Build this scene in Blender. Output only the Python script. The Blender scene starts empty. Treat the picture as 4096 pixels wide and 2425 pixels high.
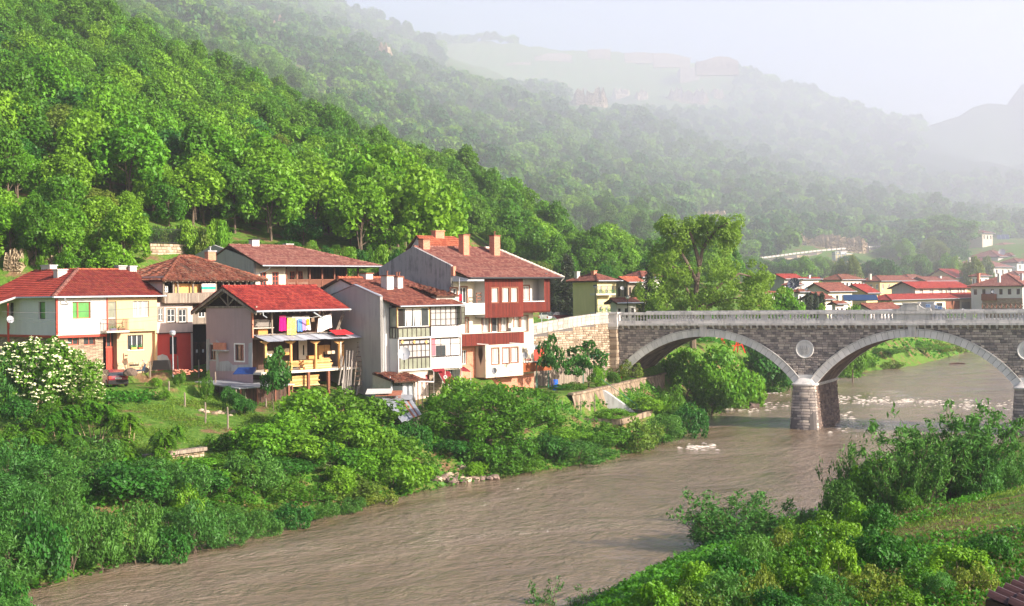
import bpy, math, random
import numpy as np
from mathutils import Vector, Matrix
SC = bpy.context.scene
COL = SC.collection
R = math.radians
F, HX, HY, ROLL, CZ = 5690.0, 2048.0, 1168.0, 0.0125, 14.8
cam = bpy.data.objects.new('camera', bpy.data.cameras.new('camera'))
COL.objects.link(cam)
cam.matrix_world = Matrix.Translation((0, 0, CZ)) @ Matrix.Rotation(R(90), 4, 'X') @ Matrix.Rotation(-ROLL, 4, 'Z')
cam.data.lens = 36 * F / 4096
cam.data.sensor_width = 36
cam.data.shift_y = (HY - 1212.5) / 4096
cam.data.clip_start = 0.5
cam.data.clip_end = 8000
SC.camera = cam
HAZE_D = 0.0002
SUN_EL, SUN_AZ = R(25), R(119)          # azimuth from +Y towards +X
wd = bpy.data.worlds.new('World'); SC.world = wd; wd.use_nodes = True
wn = wd.node_tree.nodes; wl = wd.node_tree.links
sky = wn.new('ShaderNodeTexSky'); sky.sky_type = 'NISHITA'; sky.sun_disc = False
sky.sun_elevation = SUN_EL; sky.sun_rotation = SUN_AZ
sky.air_density = 1.0; sky.dust_density = 2.5; sky.ozone_density = 1.4
bg = wn['Background']; bg.inputs['Strength'].default_value = 0.108
tint = wn.new('ShaderNodeMix'); tint.data_type = 'RGBA'; tint.blend_type = 'MULTIPLY'; tint.inputs[0].default_value = 1; tint.inputs[7].default_value = (1.0, 0.945, 0.975, 1)
wl.new(sky.outputs[0], tint.inputs[6]); wl.new(tint.outputs[2], bg.inputs[0])
sun = bpy.data.objects.new('sun', bpy.data.lights.new('sun', 'SUN')); COL.objects.link(sun)
sun.data.energy = 5.0; sun.data.angle = R(0.6); sun.data.color = (1.0, 0.90, 0.76)
sd = Vector((math.sin(SUN_AZ) * math.cos(SUN_EL), math.cos(SUN_AZ) * math.cos(SUN_EL), math.sin(SUN_EL)))
sun.rotation_euler = sd.to_track_quat('Z', 'Y').to_euler()
SC.view_settings.view_transform = 'Standard'; SC.view_settings.look = 'None'
SC.view_settings.exposure = 1.12; SC.view_settings.gamma = 1
SC.cycles.max_bounces = 8; SC.cycles.diffuse_bounces = 3; SC.cycles.glossy_bounces = 3
SC.cycles.transmission_bounces = 4; SC.cycles.volume_bounces = 2; SC.cycles.transparent_max_bounces = 8
SC.cycles.use_denoising = True
SC.cycles.use_adaptive_sampling = True; SC.cycles.adaptive_threshold = 0.02
def ray(px, py):
 qx = px - ROLL * (py - HY); qy = py + ROLL * (px - HX)
 return (qx - HX) / F, (HY - qy) / F
def at(px, py, Y):
 a, b = ray(px, py); return Vector((a * Y, Y, CZ + b * Y))
def lev(px, py, z):
 a, b = ray(px, py); Y = (z - CZ) / b; return Vector((a * Y, Y, z))
KD = 4096 / 2507
def crop(x0, y0, s): return lambda x, y: (x0 + x / s, y0 + y / s)
cA = crop(0, 1060, 3.533); cB = crop(1800, 1060, 2.968); cC = crop(1300, 1060, 2.968)
cE = crop(3500, 1150, 3.619); cK = crop(0, 1380, 4.638); cL = crop(1000, 1250, 4.24)
cT = crop(3000, 1000, 4.558); cR = crop(3500, 850, 3.451); cM = crop(2080, 1230, 2.8)
c1 = crop(0, 900, 1.8556); c2 = crop(700, 900, 1.8556); c3 = crop(1450, 900, 1.8556)
c4 = crop(2150, 850, 1.7457); c5 = crop(3000, 850, 1.6487); cY = crop(2250, 1000, 2.838)
cD = crop(0, 0, 2507 / 4096); cW = crop(1480, 1440, 1.615); cX = crop(580, 1440, 2.1); cV = crop(3480, 950, 2.3036)
class Frame:
 """a vertical building frame: u runs right along the front, v runs back, from a ground point"""
 def __init__(s, px, Y, ang, z0, py=1400):
  a, _ = ray(px, py)
  s.o = Vector((a * Y, Y)); s.ang = R(ang); s.z0 = z0
  s.u = Vector((math.cos(s.ang), math.sin(s.ang))); s.v = Vector((-math.sin(s.ang), math.cos(s.ang)))
 def _p(s, px, py, n, c):
  a, b = ray(px, py); t = (c + s.o.dot(n)) / (a * n.x + n.y)
  return Vector((a * t, t)) - s.o, CZ + b * t - s.z0
 def front(s, p, d=0.0):
  q, z = s._p(p[0], p[1], s.v, d); return q.dot(s.u), z
 def side(s, p, x=0.0):
  q, z = s._p(p[0], p[1], s.u, x); return q.dot(s.v), z
 def world(s, x, y, z=0):
  q = s.o + s.u * x + s.v * y; return Vector((q.x, q.y, z + s.z0))
def mat(name, rough=0.8, spec=0.3):
 m = bpy.data.materials.new(name); m.use_nodes = True
 nt = m.node_tree; b = nt.nodes['Principled BSDF']
 b.inputs['Roughness'].default_value = rough
 b.inputs['Specular IOR Level'].default_value = spec
 return m, nt, b
def nd(nt, t, **k):
 n = nt.nodes.new(t)
 for a, v in k.items():
  if a.startswith('_'): n.inputs[a[1:].replace('_', ' ')].default_value = v
  else: setattr(n, a, v)
 return n
def ramp(nt, fac, stops):
 r = nt.nodes.new('ShaderNodeValToRGB'); e = r.color_ramp.elements
 while len(e) < len(stops): e.new(0.5)
 for i, (p, c) in enumerate(stops):
  e[i].position = p; e[i].color = (*c, 1) if len(c) == 3 else c
 nt.links.new(fac, r.inputs[0]); return r.outputs[0]
def mixc(nt, f, a, b, mode='MIX'):
 m = nt.nodes.new('ShaderNodeMix'); m.data_type = 'RGBA'; m.blend_type = mode
 for s, v in ((m.inputs[0], f), (m.inputs[6], a), (m.inputs[7], b)):
  if hasattr(v, 'node'): nt.links.new(v, s)
  else: s.default_value = (*v, 1) if isinstance(v, tuple) and len(v) == 3 else v
 return m.outputs[2]
def mth(nt, op, a, b=None, c=None):
 m = nt.nodes.new('ShaderNodeMath'); m.operation = op
 for s, v in zip(m.inputs, (a, b, c)):
  if v is None: continue
  if hasattr(v, 'node'): nt.links.new(v, s)
  else: s.default_value = v
 return m.outputs[0]
def noise(nt, vec, scale, detail=4, rough=0.55, dist=0.0):
 n = nd(nt, 'ShaderNodeTexNoise', _Scale=scale, _Detail=detail, _Roughness=rough, _Distortion=dist)
 if vec is not None: nt.links.new(vec, n.inputs['Vector'])
 return n.outputs['Fac']
def coord(nt, which='Object', scale=None):
 if which == 'World': o = nt.nodes.new('ShaderNodeNewGeometry').outputs['Position']
 else: o = nt.nodes.new('ShaderNodeTexCoord').outputs[which]
 if scale:
  m = nd(nt, 'ShaderNodeMapping'); m.inputs['Scale'].default_value = scale; nt.links.new(o, m.inputs[0]); o = m.outputs[0]
 return o
def bump(nt, b, h, dist=0.03, strength=0.6):
 n = nd(nt, 'ShaderNodeBump', _Strength=strength, _Distance=dist); nt.links.new(h, n.inputs['Height'])
 nt.links.new(n.outputs[0], b.inputs['Normal'])
def cmul(c, k): return tuple(min(1, x * k) for x in c)
def plaster(name, c, dirty=0.35, scale=1.0, stain=(0.09, 0.075, 0.06)):
 m, nt, b = mat(name, 0.9, 0.15); v = coord(nt)
 n1 = noise(nt, v, 0.7 * scale, 6, 0.62); n2 = noise(nt, coord(nt, 'Object', (2.2, 2.2, 0.25)), 1.4, 4)
 base = mixc(nt, mth(nt, 'MULTIPLY', mth(nt, 'SUBTRACT', n1, 0.3), 1.2), cmul(c, 0.82), cmul(c, 1.08))
 s = mth(nt, 'MULTIPLY', mth(nt, 'MAXIMUM', mth(nt, 'SUBTRACT', mth(nt, 'MULTIPLY', n1, n2), 0.225), 0.0), 4.5 * dirty)
 col = mixc(nt, mth(nt, 'MINIMUM', s, 0.75), base, stain)
 nt.links.new(col, b.inputs['Base Color']); bump(nt, b, noise(nt, v, 14, 4), 0.01, 0.5); return m
def plain(name, c, rough=0.6, spec=0.3, metal=0.0, var=0.12, scale=3.0):
 m, nt, b = mat(name, rough, spec); n = noise(nt, coord(nt), scale, 4)
 nt.links.new(mixc(nt, n, cmul(c, 1 - var * 1.6), cmul(c, 1 + var * 1.6)), b.inputs['Base Color'])
 b.inputs['Metallic'].default_value = metal; return m
def planks(name, c1, c2, w=0.14, axis='X', grime=(0.03, 0.012, 0.008)):
 m, nt, b = mat(name, 0.7, 0.2); v = coord(nt, 'UV'); sp = nd(nt, 'ShaderNodeSeparateXYZ'); nt.links.new(v, sp.inputs[0])
 x = mth(nt, 'DIVIDE', sp.outputs[0 if axis == 'X' else 1], w); fl = mth(nt, 'FLOOR', x); fr = mth(nt, 'FRACT', x)
 wn_ = nd(nt, 'ShaderNodeTexWhiteNoise', noise_dimensions='1D'); nt.links.new(fl, wn_.inputs['W'])
 col = mixc(nt, wn_.outputs[0], c1, c2)
 st = noise(nt, coord(nt, 'UV', (9, 0.8, 1) if axis == 'X' else (0.8, 9, 1)), 1.5, 5)
 col = mixc(nt, mth(nt, 'MULTIPLY', mth(nt, 'MAXIMUM', mth(nt, 'SUBTRACT', st, 0.5), 0), 2.6), col, grime)
 gap = mth(nt, 'LESS_THAN', fr, 0.09)
 col = mixc(nt, gap, col, cmul(c1, 0.25))
 nt.links.new(col, b.inputs['Base Color']); bump(nt, b, mth(nt, 'SUBTRACT', st, gap), 0.02, 0.6); return m
def tiles(name, cols, w=0.24, h=0.34, moss=0.0, mosscol=(0.22, 0.13, 0.04)):
 """clay roof tiles: colour differs from tile to tile; UV in metres, u along the eave, v up the slope"""
 m, nt, b = mat(name, 0.82, 0.2); v = coord(nt, 'UV'); sp = nd(nt, 'ShaderNodeSeparateXYZ'); nt.links.new(v, sp.inputs[0])
 ux = mth(nt, 'DIVIDE', sp.outputs[0], w); vy = mth(nt, 'DIVIDE', sp.outputs[1], h)
 cb = nd(nt, 'ShaderNodeCombineXYZ'); nt.links.new(mth(nt, 'FLOOR', ux), cb.inputs[0]); nt.links.new(mth(nt, 'FLOOR', vy), cb.inputs[1])
 wn_ = nd(nt, 'ShaderNodeTexWhiteNoise', noise_dimensions='2D'); nt.links.new(cb.outputs[0], wn_.inputs['Vector'])
 big = noise(nt, v, 0.35, 5, 0.6)
 f = mth(nt, 'ADD', mth(nt, 'MULTIPLY', wn_.outputs[0], 0.55), mth(nt, 'MULTIPLY', big, 0.45))
 n = len(cols); col = ramp(nt, f, [(0.15 + 0.7 * i / (n - 1), c) for i, c in enumerate(cols)])
 if moss: col = mixc(nt, mth(nt, 'MULTIPLY', mth(nt, 'MAXIMUM', mth(nt, 'SUBTRACT', noise(nt, v, 1.1, 6, 0.7), 0.52), 0), moss * 5), col, mosscol)
 edge = mth(nt, 'LESS_THAN', mth(nt, 'FRACT', vy), 0.13)
 col = mixc(nt, mth(nt, 'MULTIPLY', edge, 0.55), col, (0.03, 0.01, 0.008))
 nt.links.new(col, b.inputs['Base Color'])
 wv = mth(nt, 'SINE', mth(nt, 'MULTIPLY', ux, 6.2832))
 bump(nt, b, mth(nt, 'ADD', mth(nt, 'MULTIPLY', wv, 0.35), mth(nt, 'SUBTRACT', 1.0, mth(nt, 'FRACT', vy))), 0.05, 0.7); return m
def attr_mat(name, ca, cb_, rough=0.85, stain=0.0, nscale=2.0, bumps=0.03, attr='v', mid=None, staincol=(0.02, 0.02, 0.02)):
 """colour runs from ca to cb_ with the per-piece attribute v (each stone its own tone)"""
 m, nt, b = mat(name, rough, 0.2); a = nd(nt, 'ShaderNodeAttribute', attribute_name=attr)
 v = coord(nt, 'World')
 col = ramp(nt, a.outputs['Fac'], [(0, ca), (0.5, mid), (1, cb_)] if mid else [(0, ca), (1, cb_)])
 n = noise(nt, v, nscale, 6, 0.6)
 col = mixc(nt, mth(nt, 'MULTIPLY', mth(nt, 'SUBTRACT', n, 0.35), 0.9), col, cmul(cb_, 1.15))
 if stain:
  s2 = noise(nt, coord(nt, 'World', (1.5, 1.5, 0.35)), 1.3, 5, 0.65)
  col = mixc(nt, mth(nt, 'MINIMUM', mth(nt, 'MULTIPLY', mth(nt, 'MAXIMUM', mth(nt, 'SUBTRACT', s2, 0.5), 0), stain * 6), 0.85), col, staincol)
 nt.links.new(col, b.inputs['Base Color']); bump(nt, b, noise(nt, v, nscale * 6, 5), bumps, 0.7); return m
class MB:
 def __init__(s): s.v = []; s.f = []; s.uv = []; s.at = []; s.cur = 0.5
 def face(s, pts, uv=None):
  i = len(s.v); s.v += [tuple(p) for p in pts]; s.f.append(tuple(range(i, i + len(pts))))
  s.uv += uv if uv else [(p[0] + p[1], p[2]) for p in pts]; s.at += [s.cur] * len(pts)
 def hexa(s, c):
  for q in ((0, 1, 5, 4), (1, 2, 6, 5), (2, 3, 7, 6), (3, 0, 4, 7), (4, 5, 6, 7), (3, 2, 1, 0)):
   s.face([c[k] for k in q])
  return s
 def box(s, x0, x1, y0, y1, z0, z1):
  return s.hexa([(x0, y0, z0), (x1, y0, z0), (x1, y1, z0), (x0, y1, z0), (x0, y0, z1), (x1, y0, z1), (x1, y1, z1), (x0, y1, z1)])
 def obox(s, c, ax, ay, az):
  c, ax, ay, az = map(Vector, (c, ax, ay, az))
  return s.hexa([c - ax - ay - az, c + ax - ay - az, c + ax + ay - az, c - ax + ay - az, c - ax - ay + az, c + ax - ay + az, c + ax + ay + az, c - ax + ay + az])
 def beam(s, a, b, w=0.05, h=None, up=(0, 0, 1)):
  a, b = Vector(a), Vector(b); d = b - a; h = h or w
  if d.length < 1e-5: return s
  x = d.cross(Vector(up))
  if x.length < 1e-4: x = d.cross(Vector((1, 0, 0)))
  x.normalize(); y = x.cross(d).normalized()
  return s.obox((a + b) / 2, d / 2, x * w / 2, y * h / 2)
 def tube(s, pts, rad, n=6, cap=True):
  pts = [Vector(p) for p in pts]; rad = [rad] * len(pts) if isinstance(rad, (int, float)) else rad
  rings = []; prev = None
  for i, p in enumerate(pts):
   d = (pts[min(i + 1, len(pts) - 1)] - pts[max(i - 1, 0)]).normalized()
   x = d.orthogonal().normalized() if prev is None else (prev - d * prev.dot(d)).normalized()
   prev = x; y = d.cross(x)
   rings.append([p + (x * math.cos(2 * math.pi * k / n) + y * math.sin(2 * math.pi * k / n)) * rad[i] for k in range(n)])
  for a, b in zip(rings, rings[1:]):
   for k in range(n): s.face([a[k], a[(k + 1) % n], b[(k + 1) % n], b[k]])
  if cap: s.face(rings[0][::-1]); s.face(rings[-1])
  return s
 def cyl(s, c, r, z0, z1, n=12, r2=None): return s.tube([(c[0], c[1], z0), (c[0], c[1], z1)], [r, r if r2 is None else r2], n)
 def lathe(s, c, prof, n=12):
  rg = [[(c[0] + r * math.cos(2 * math.pi * k / n), c[1] + r * math.sin(2 * math.pi * k / n), c[2] + z) for k in range(n)] for r, z in prof]
  for a, b in zip(rg, rg[1:]):
   for k in range(n): s.face([a[k], a[(k + 1) % n], b[(k + 1) % n], b[k]])
  s.face(rg[0][::-1]); s.face(rg[-1]); return s
 def poly(s, pts, ext):
  """flat polygon given thickness by the vector ext"""
  p = [Vector(q) for q in pts]; e = Vector(ext); q = [a + e for a in p]; n = len(p)
  s.face(p[::-1]); s.face(q)
  for k in range(n): s.face([p[k], p[(k + 1) % n], q[(k + 1) % n], q[k]])
  return s
 def build(s, name, m, parent=None, smooth=False, merge=False):
  me = bpy.data.meshes.new(name); me.from_pydata(s.v, [], s.f)
  ul = me.uv_layers.new(name='UVMap'); ul.data.foreach_set('uv', np.array(s.uv, dtype=np.float32).ravel())
  al = me.attributes.new('v', 'FLOAT', 'POINT'); al.data.foreach_set('value', np.array(s.at, dtype=np.float32))
  if merge:
   import bmesh
   bm = bmesh.new(); bm.from_mesh(me); bmesh.ops.remove_doubles(bm, verts=bm.verts, dist=1e-4); bm.to_mesh(me); bm.free()
  if smooth: me.polygons.foreach_set('use_smooth', [True] * len(me.polygons))
  me.materials.append(m); o = bpy.data.objects.new(name, me); COL.objects.link(o)
  if parent: o.parent = parent
  return o
def tag(o, label=None, cat=None, group=None, kind=None):
 if label: o['label'] = label
 if cat: o['category'] = cat
 if group: o['group'] = group
 if kind: o['kind'] = kind
 return o
def thing(name, label, cat, loc=(0, 0, 0), rz=0.0, group=None):
 o = bpy.data.objects.new(name, None); COL.objects.link(o); o.location = loc; o.rotation_euler = (0, 0, rz)
 o.empty_display_size = 0.3
 return tag(o, label, cat, group)
def copy_tree(o, parent=None):
 c = o.copy(); COL.objects.link(c); c.parent = parent
 for ch in list(o.children): copy_tree(ch, c)
 return c
def fthing(fr, name, label, cat, group=None): return thing(name, label, cat, (fr.o.x, fr.o.y, fr.z0), fr.ang, group)
# ================================================================ TERRAIN AND RIVER
def sm(x, a, b):
 t = np.clip((x - a) / (b - a), 0, 1); return t * t * (3 - 2 * t)
LB = [(-52, -40), (-48, 0), (-40, 25), (-34, 45), (-29, 60), (-24, 72.5), (-19.2, 81), (-15.3, 89), (-10.6, 97), (-6.2, 106.5), (1.8, 116), (7.8, 122), (16.8, 141), (23, 165), (27, 182), (38.5, 209), (44, 224), (57, 243), (76, 267), (108, 331), (160, 400), (260, 470)]
RB = [(-20, -40), (-12, 0), (-7, 30), (-2, 55), (2.3, 66), (5.8, 71.5), (9.7, 76), (14.5, 85), (21, 96.5), (30, 113), (42, 131), (54, 149), (66, 165), (88, 190), (140, 240), (230, 330), (320, 400)]
RIV = np.array(LB + RB[::-1], float)
def riv_dist(x, y):
 """signed distance to the river outline, negative in the water"""
 d = np.full(x.shape, 1e9); inside = np.zeros(x.shape, bool); n = len(RIV)
 for i in range(n):
  ax, ay = RIV[i]; bx, by = RIV[(i + 1) % n]
  t = np.clip(((x - ax) * (bx - ax) + (y - ay) * (by - ay)) / ((bx - ax) ** 2 + (by - ay) ** 2), 0, 1)
  d = np.minimum(d, np.hypot(x - ax - t * (bx - ax), y - ay - t * (by - ay)))
  c = ((ay > y) != (by > y)) & (x < (bx - ax) * (y - ay) / (by - ay + 1e-9) + ax); inside ^= c
 return np.where(inside, -d, d)
def inpoly(x, y, P):
 ins = np.zeros(x.shape, bool); n = len(P)
 for i in range(n):
  (ax, ay), (bx, by) = P[i], P[(i + 1) % n]
  ins ^= ((ay > y) != (by > y)) & (x < (bx - ax) * (y - ay) / (by - ay + 1e-9) + ax)
 return ins
CP = [(-38, 117, 7.4), (-60, 110, 7.5), (-80, 100, 8), (-30, 121, 7.5), (-24.5, 119, 5.8), (0, 232, 10.2), (14, 242, 10.3), (22, 264, 10.8), (-44, 129, 8.2), (-30, 136, 9.5), (-17, 122, 5.4), (-12, 122, 4.6),
      (-8, 128, 4.6), (-1, 131, 5.2), (3, 138, 5.0), (-10, 145, 10.2), (-22, 145, 10.5), (-60, 60, 5), (-45, 75, 3.4), (-60, 90, 6), (-50, 20, 5), (-80, 0, 8), (-90, 60, 10), (-42, 88, 3.8),
      (-36, 98, 4.2), (-24, 98, 4.0), (-33, 108, 5.8), (-24, 112, 5.4), (-16, 110, 4.0), (-14, 116, 4.6), (-6, 118, 3.2), (1, 124, 3.0), (-20, 92, 2.6),
      (9, 137, 2.5), (13, 146, 2.4), (17, 156, 2.5), (20, 165, 2.4), (8, 130, 2.7), (22, 178, 5.5), (14, 172, 10.5), (5, 165, 10.9), (-5, 155, 10.6), (0, 185, 10.5), (6, 215, 9.6), (6, 250, 9.4), (30, 190, 7.2), (36, 196, 6.5),
      (40, 225, 7), (60, 262, 5), (30, 250, 8.5), (60, 300, 8), (95, 330, 7.5), (130, 385, 8.3), (90, 400, 9), (60, 380, 9), (30, 300, 10.5), (140, 430, 13), (152, 450, 19), (165, 480, 27),
      (15, 300, 12), (-5, 215, 10.6), (2, 200, 10.0), (10, 180, 10.6), (200, 480, 30), (190, 430, 12),
      (13, 64, 3.0), (17.5, 67, 3.6), (24, 74, 3.5), (29, 80, 3.5), (17, 75, 1.2), (24, 84, 1.2), (30, 94, 1.2), (36, 107, 1.2), (46, 124, 1.3), (33, 87, 2.0), (60, 150, 1.5), (70, 140, 3.4), (28, 66, 4.6), (40, 80, 4.8), (55, 100, 4.8), (16, 52, 4.2), (26, 50, 5.0), (12, 40, 4.6), (20, 20, 6.5), (10, 0, 9), (60, 60, 8), (80, 100, 8), (120, 180, 10), (200, 260, 14), (300, 200, 30), (150, 80, 20), (60, -20, 12)]
for px, py, Y in [(0, 640, 140), (170, 645, 140), (340, 640, 146), (0, 590, 146), (200, 590, 150), (350, 560, 158), (0, 440, 168), (0, 300, 205), (350, 300, 240), (0, 0, 300), (-300, 300, 210), (-400, 0, 330), (200, -150, 400), (500, -150, 560),
                  (400, 0, 400), (830, 35, 640), (600, 450, 240), (600, 575, 172), (700, 250, 350), (900, 470, 250), (900, 590, 180), (1130, 620, 185), (1000, 200, 560), (1040, 140, 720), (1180, 350, 430), (1200, 500, 300),
                  (1300, 640, 330), (1400, 660, 340), (1500, 300, 560), (1600, 560, 350), (1500, 650, 270), (1080, 130, 860), (1100, 118, 1000), (1400, 140, 900), (1400, 140, 1000), (1800, 175, 810), (1800, 175, 900), (1400, 208, 770), (1750, 220, 748),
                  (1400, 255, 752), (1750, 258, 732), (1600, 300, 640), (1800, 400, 540), (1800, 600, 450), (1700, 655, 350), (1990, 255, 800), (2200, 352, 830), (2000, 450, 600), (2000, 600, 470),
                  (1950, 660, 380), (2200, 600, 530), (2350, 560, 560), (2390, 650, 460), (2250, 352, 980), (2300, 325, 1150), (2390, 262, 1180), (2425, 200, 1200), (2507, 168, 1200), (2700, 120, 1200),
                  (2507, 480, 760), (2400, 430, 800), (2507, 590, 560), (2800, 500, 600), (1990, 262, 950), (2700, 118, 1400), (1500, 150, 1300)]:
 if Y > 240 and px > -1000 and not (py >= 590 and px > 1550): Y = 240 + (Y - 240) * (0.85 if px > 2260 and Y > 900 else 1.5)
 p = at(px * KD, py * KD, Y); CP.append((p.x, p.y, p.z))
for px, py, Y in [(1805, 650, 433), (1850, 641, 439), (1900, 635, 447), (1950, 628, 455), (2000, 622, 465), (2060, 617, 478), (2120, 613, 493), (2180, 609, 508), (2230, 604, 523), (1830, 628, 452), (1950, 600, 480), (2060, 585, 500), (2200, 580, 545), (1850, 668, 415), (1950, 660, 425), (2100, 655, 440)]:
 p = at(px * KD, py * KD, Y); CP.append((p.x, p.y, p.z))
CP += [(-700, 1500, 120), (-200, 1700, 100), (200, 1650, 60), (0, 2200, 40), (400, 1500, 40), (450, 2100, 40), (900, 1700, 80), (-800, 2200, 60), (260, 1150, 60), (330, 1250, 50)]
CP = np.array(CP, float)
_d = np.hypot(CP[:, None, 0] - CP[None, :, 0], CP[:, None, 1] - CP[None, :, 1])
_n = len(CP); _A = np.zeros((_n + 3, _n + 3)); _A[:_n, :_n] = _d + np.eye(_n) * -0.4
_A[:_n, _n:] = np.c_[np.ones(_n), CP[:, :2]]; _A[_n:, :_n] = _A[:_n, _n:].T
_w = np.linalg.solve(_A, np.r_[CP[:, 2], 0, 0, 0])
P_GARDEN = [(4.5, 134), (6.9, 138.2), (10, 146), (14.3, 157.5), (17, 163.2), (11.2, 161), (8.4, 158.6), (5.8, 156), (3.1, 153.3), (0.3, 151), (-4, 148.6), (-9, 146.6), (-3, 141), (0, 134.5)]
P_ROAD = [(11.2, 162), (7.8, 159.2), (5.2, 156.6), (2.6, 154), (-0.2, 151.6), (-4.6, 149.4), (-12, 146.5), (-14, 152), (-6, 168), (2, 182), (12, 178), (17, 169)]
P_STREET = [(-52, 108), (-35, 115.2), (-29, 116.8), (-26.8, 119.5), (-24.6, 123.2), (-26, 130), (-38, 122), (-45, 130), (-60, 118)]
P_PLOT = [(5.2, 133), (7.6, 138), (10.6, 145.6), (14.4, 142.5), (10, 132)]
def _wob(x, y): return (np.sin(x * 0.31 + 1.7 * np.sin(y * 0.17)) * np.cos(y * 0.27 + x * 0.11) + 0.5 * np.sin(x * 0.83 + y * 0.61))
def height(x, y):
 x = np.atleast_1d(np.asarray(x, float)); y = np.atleast_1d(np.asarray(y, float))
 out = np.zeros(x.shape)
 for k in range(0, x.size, 20000):
  xs, ys = x.flat[k:k + 20000], y.flat[k:k + 20000]
  d = np.hypot(xs[:, None] - CP[None, :, 0], ys[:, None] - CP[None, :, 1])
  out.flat[k:k + 20000] = d @ _w[:_n] + _w[_n] + _w[_n + 1] * xs + _w[_n + 2] * ys
 far = np.hypot(x, y)
 out += _wob(x, y) * np.clip(far / 900, 0.06, 0.35) * np.where((x > 10) & (y < 560), 0.3, 1) + _wob(x * 0.17, y * 0.17) * np.clip((far - 150) / 120, 0, 3.2) * (1 - sm(x, -10, 30) * (1 - sm(y, 480, 640)))
 rd = riv_dist(x, y)
 out = np.maximum(out, 0.9)
 out = np.where(rd < 0, -0.3 - np.minimum(-rd * 0.35, 1.2), -0.3 + (out + 0.3) * sm(rd, -0.3, 6.5))
 out = np.where(inpoly(x, y, P_STREET), 7.25, out)
 out = np.where(inpoly(x, y, P_GARDEN), 4.85, out)
 out = np.where(inpoly(x, y, P_ROAD), 10.95, out)
 out = np.where(inpoly(x, y, P_PLOT), 2.55, out)
 return out
def hz(x, y): return float(height([x], [y])[0])
def graded(a, b, lo, hi, fine, g):
 v = [lo];
 while v[-1] < hi: v.append(v[-1] + fine)
 s = fine;
 while v[-1] < b: s *= g; v.append(v[-1] + s)
 s = fine; l = []; c = lo
 while c > a: s *= g; c -= s; l.append(c)
 return np.array(l[::-1] + v)
gx = graded(-1000, 1200, -62, 62, 1.0, 1.035); gy = graded(-120, 2300, 40, 190, 1.0, 1.03)
GX, GY = np.meshgrid(gx, gy); GZ = height(GX.ravel(), GY.ravel()).reshape(GX.shape)
def grid_mesh(name, X, Y, Z, m, smooth=True):
 h, w = X.shape; me = bpy.data.meshes.new(name)
 co = np.stack([X.ravel(), Y.ravel(), Z.ravel()], 1)
 i = np.arange(h * w).reshape(h, w); q = np.stack([i[:-1, :-1], i[:-1, 1:], i[1:, 1:], i[1:, :-1]], -1).reshape(-1, 4)
 me.vertices.add(len(co)); me.vertices.foreach_set('co', co.ravel())
 me.loops.add(q.size); me.loops.foreach_set('vertex_index', q.ravel())
 me.polygons.add(len(q)); me.polygons.foreach_set('loop_start', np.arange(0, q.size, 4)); me.polygons.foreach_set('loop_total', np.full(len(q), 4))
 me.update(); me.validate()
 if smooth: me.polygons.foreach_set('use_smooth', np.ones(len(q), bool))
 me.materials.append(m); o = bpy.data.objects.new(name, me); COL.objects.link(o); return o
m_ground, nt, b = mat('ground_soil_and_grass', 0.95, 0.1); v = coord(nt, 'World')
n1 = noise(nt, v, 0.35, 6, 0.65); n2 = noise(nt, v, 2.6, 6, 0.7)
g = ramp(nt, n2, [(0.25, (0.035, 0.075, 0.012)), (0.5, (0.08, 0.17, 0.02)), (0.72, (0.17, 0.24, 0.05))])
e = ramp(nt, n2, [(0.3, (0.10, 0.055, 0.03)), (0.7, (0.26, 0.17, 0.09))])
sp_ = nd(nt, 'ShaderNodeSeparateXYZ'); nt.links.new(v, sp_.inputs[0]); wooded = mth(nt, 'MULTIPLY', mth(nt, 'GREATER_THAN', sp_.outputs[0], 230), mth(nt, 'GREATER_THAN', sp_.outputs[1], 650))
nt.links.new(mixc(nt, wooded, mixc(nt, ramp(nt, n1, [(0.52, (0, 0, 0)), (0.62, (1, 1, 1))]), g, e), (0.018, 0.05, 0.012)), b.inputs['Base Color'])
bump(nt, b, n2, 0.15, 0.8)
tag(grid_mesh('ground', GX, GY, GZ, m_ground), kind='structure')
m_water, nt, b = mat('muddy_river_water', 0.13, 0.9)
P = coord(nt, 'World')
mp = nd(nt, 'ShaderNodeMapping'); mp.inputs['Rotation'].default_value = (0, 0, R(-52)); nt.links.new(P, mp.inputs[0])
mp2 = nd(nt, 'ShaderNodeMapping'); mp2.inputs['Scale'].default_value = (0.7, 1.2, 1); nt.links.new(mp.outputs[0], mp2.inputs[0])
w1 = noise(nt, mp2.outputs[0], 1.3, 5, 0.62, 0.8); w2 = noise(nt, mp2.outputs[0], 4.6, 4, 0.6, 0.4); w0 = noise(nt, mp2.outputs[0], 0.07, 4, 0.6, 1.2)
nt.links.new(ramp(nt, w0, [(0.35, (0.15, 0.10, 0.056)), (0.65, (0.23, 0.172, 0.125))]), b.inputs['Base Color'])
h = mth(nt, 'ADD', mth(nt, 'MULTIPLY', w1, 1.0), mth(nt, 'MULTIPLY', w2, 0.38))
h = mth(nt, 'MULTIPLY', h, mth(nt, 'MAXIMUM', mth(nt, 'ADD', mth(nt, 'MULTIPLY', w0, 3.2), -0.9), 0.12))
bump(nt, b, h, 0.55, 1.0)
wx = graded(-400, 500, -60, 100, 1.3, 1.06); wy = graded(-120, 600, 30, 250, 1.3, 1.06)
WX, WY = np.meshgrid(wx, wy); rng0 = np.random.default_rng(3)
c, s_ = math.cos(R(52)), math.sin(R(52)); WA = WX * c + WY * s_; WB = -WX * s_ + WY * c
WZ = 0.05 * np.sin(WB * 1.1 + 1.3 * np.sin(WA * 0.21)) * np.sin(WA * 0.5 + WB * 0.13) + 0.03 * np.sin(WA * 1.3 + WB * 0.7)
def foam_line(x, y):
 a = lev(2080 , 1600, 0); b_ = lev(3900 , 1640, 0)
 return a, b_
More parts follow.
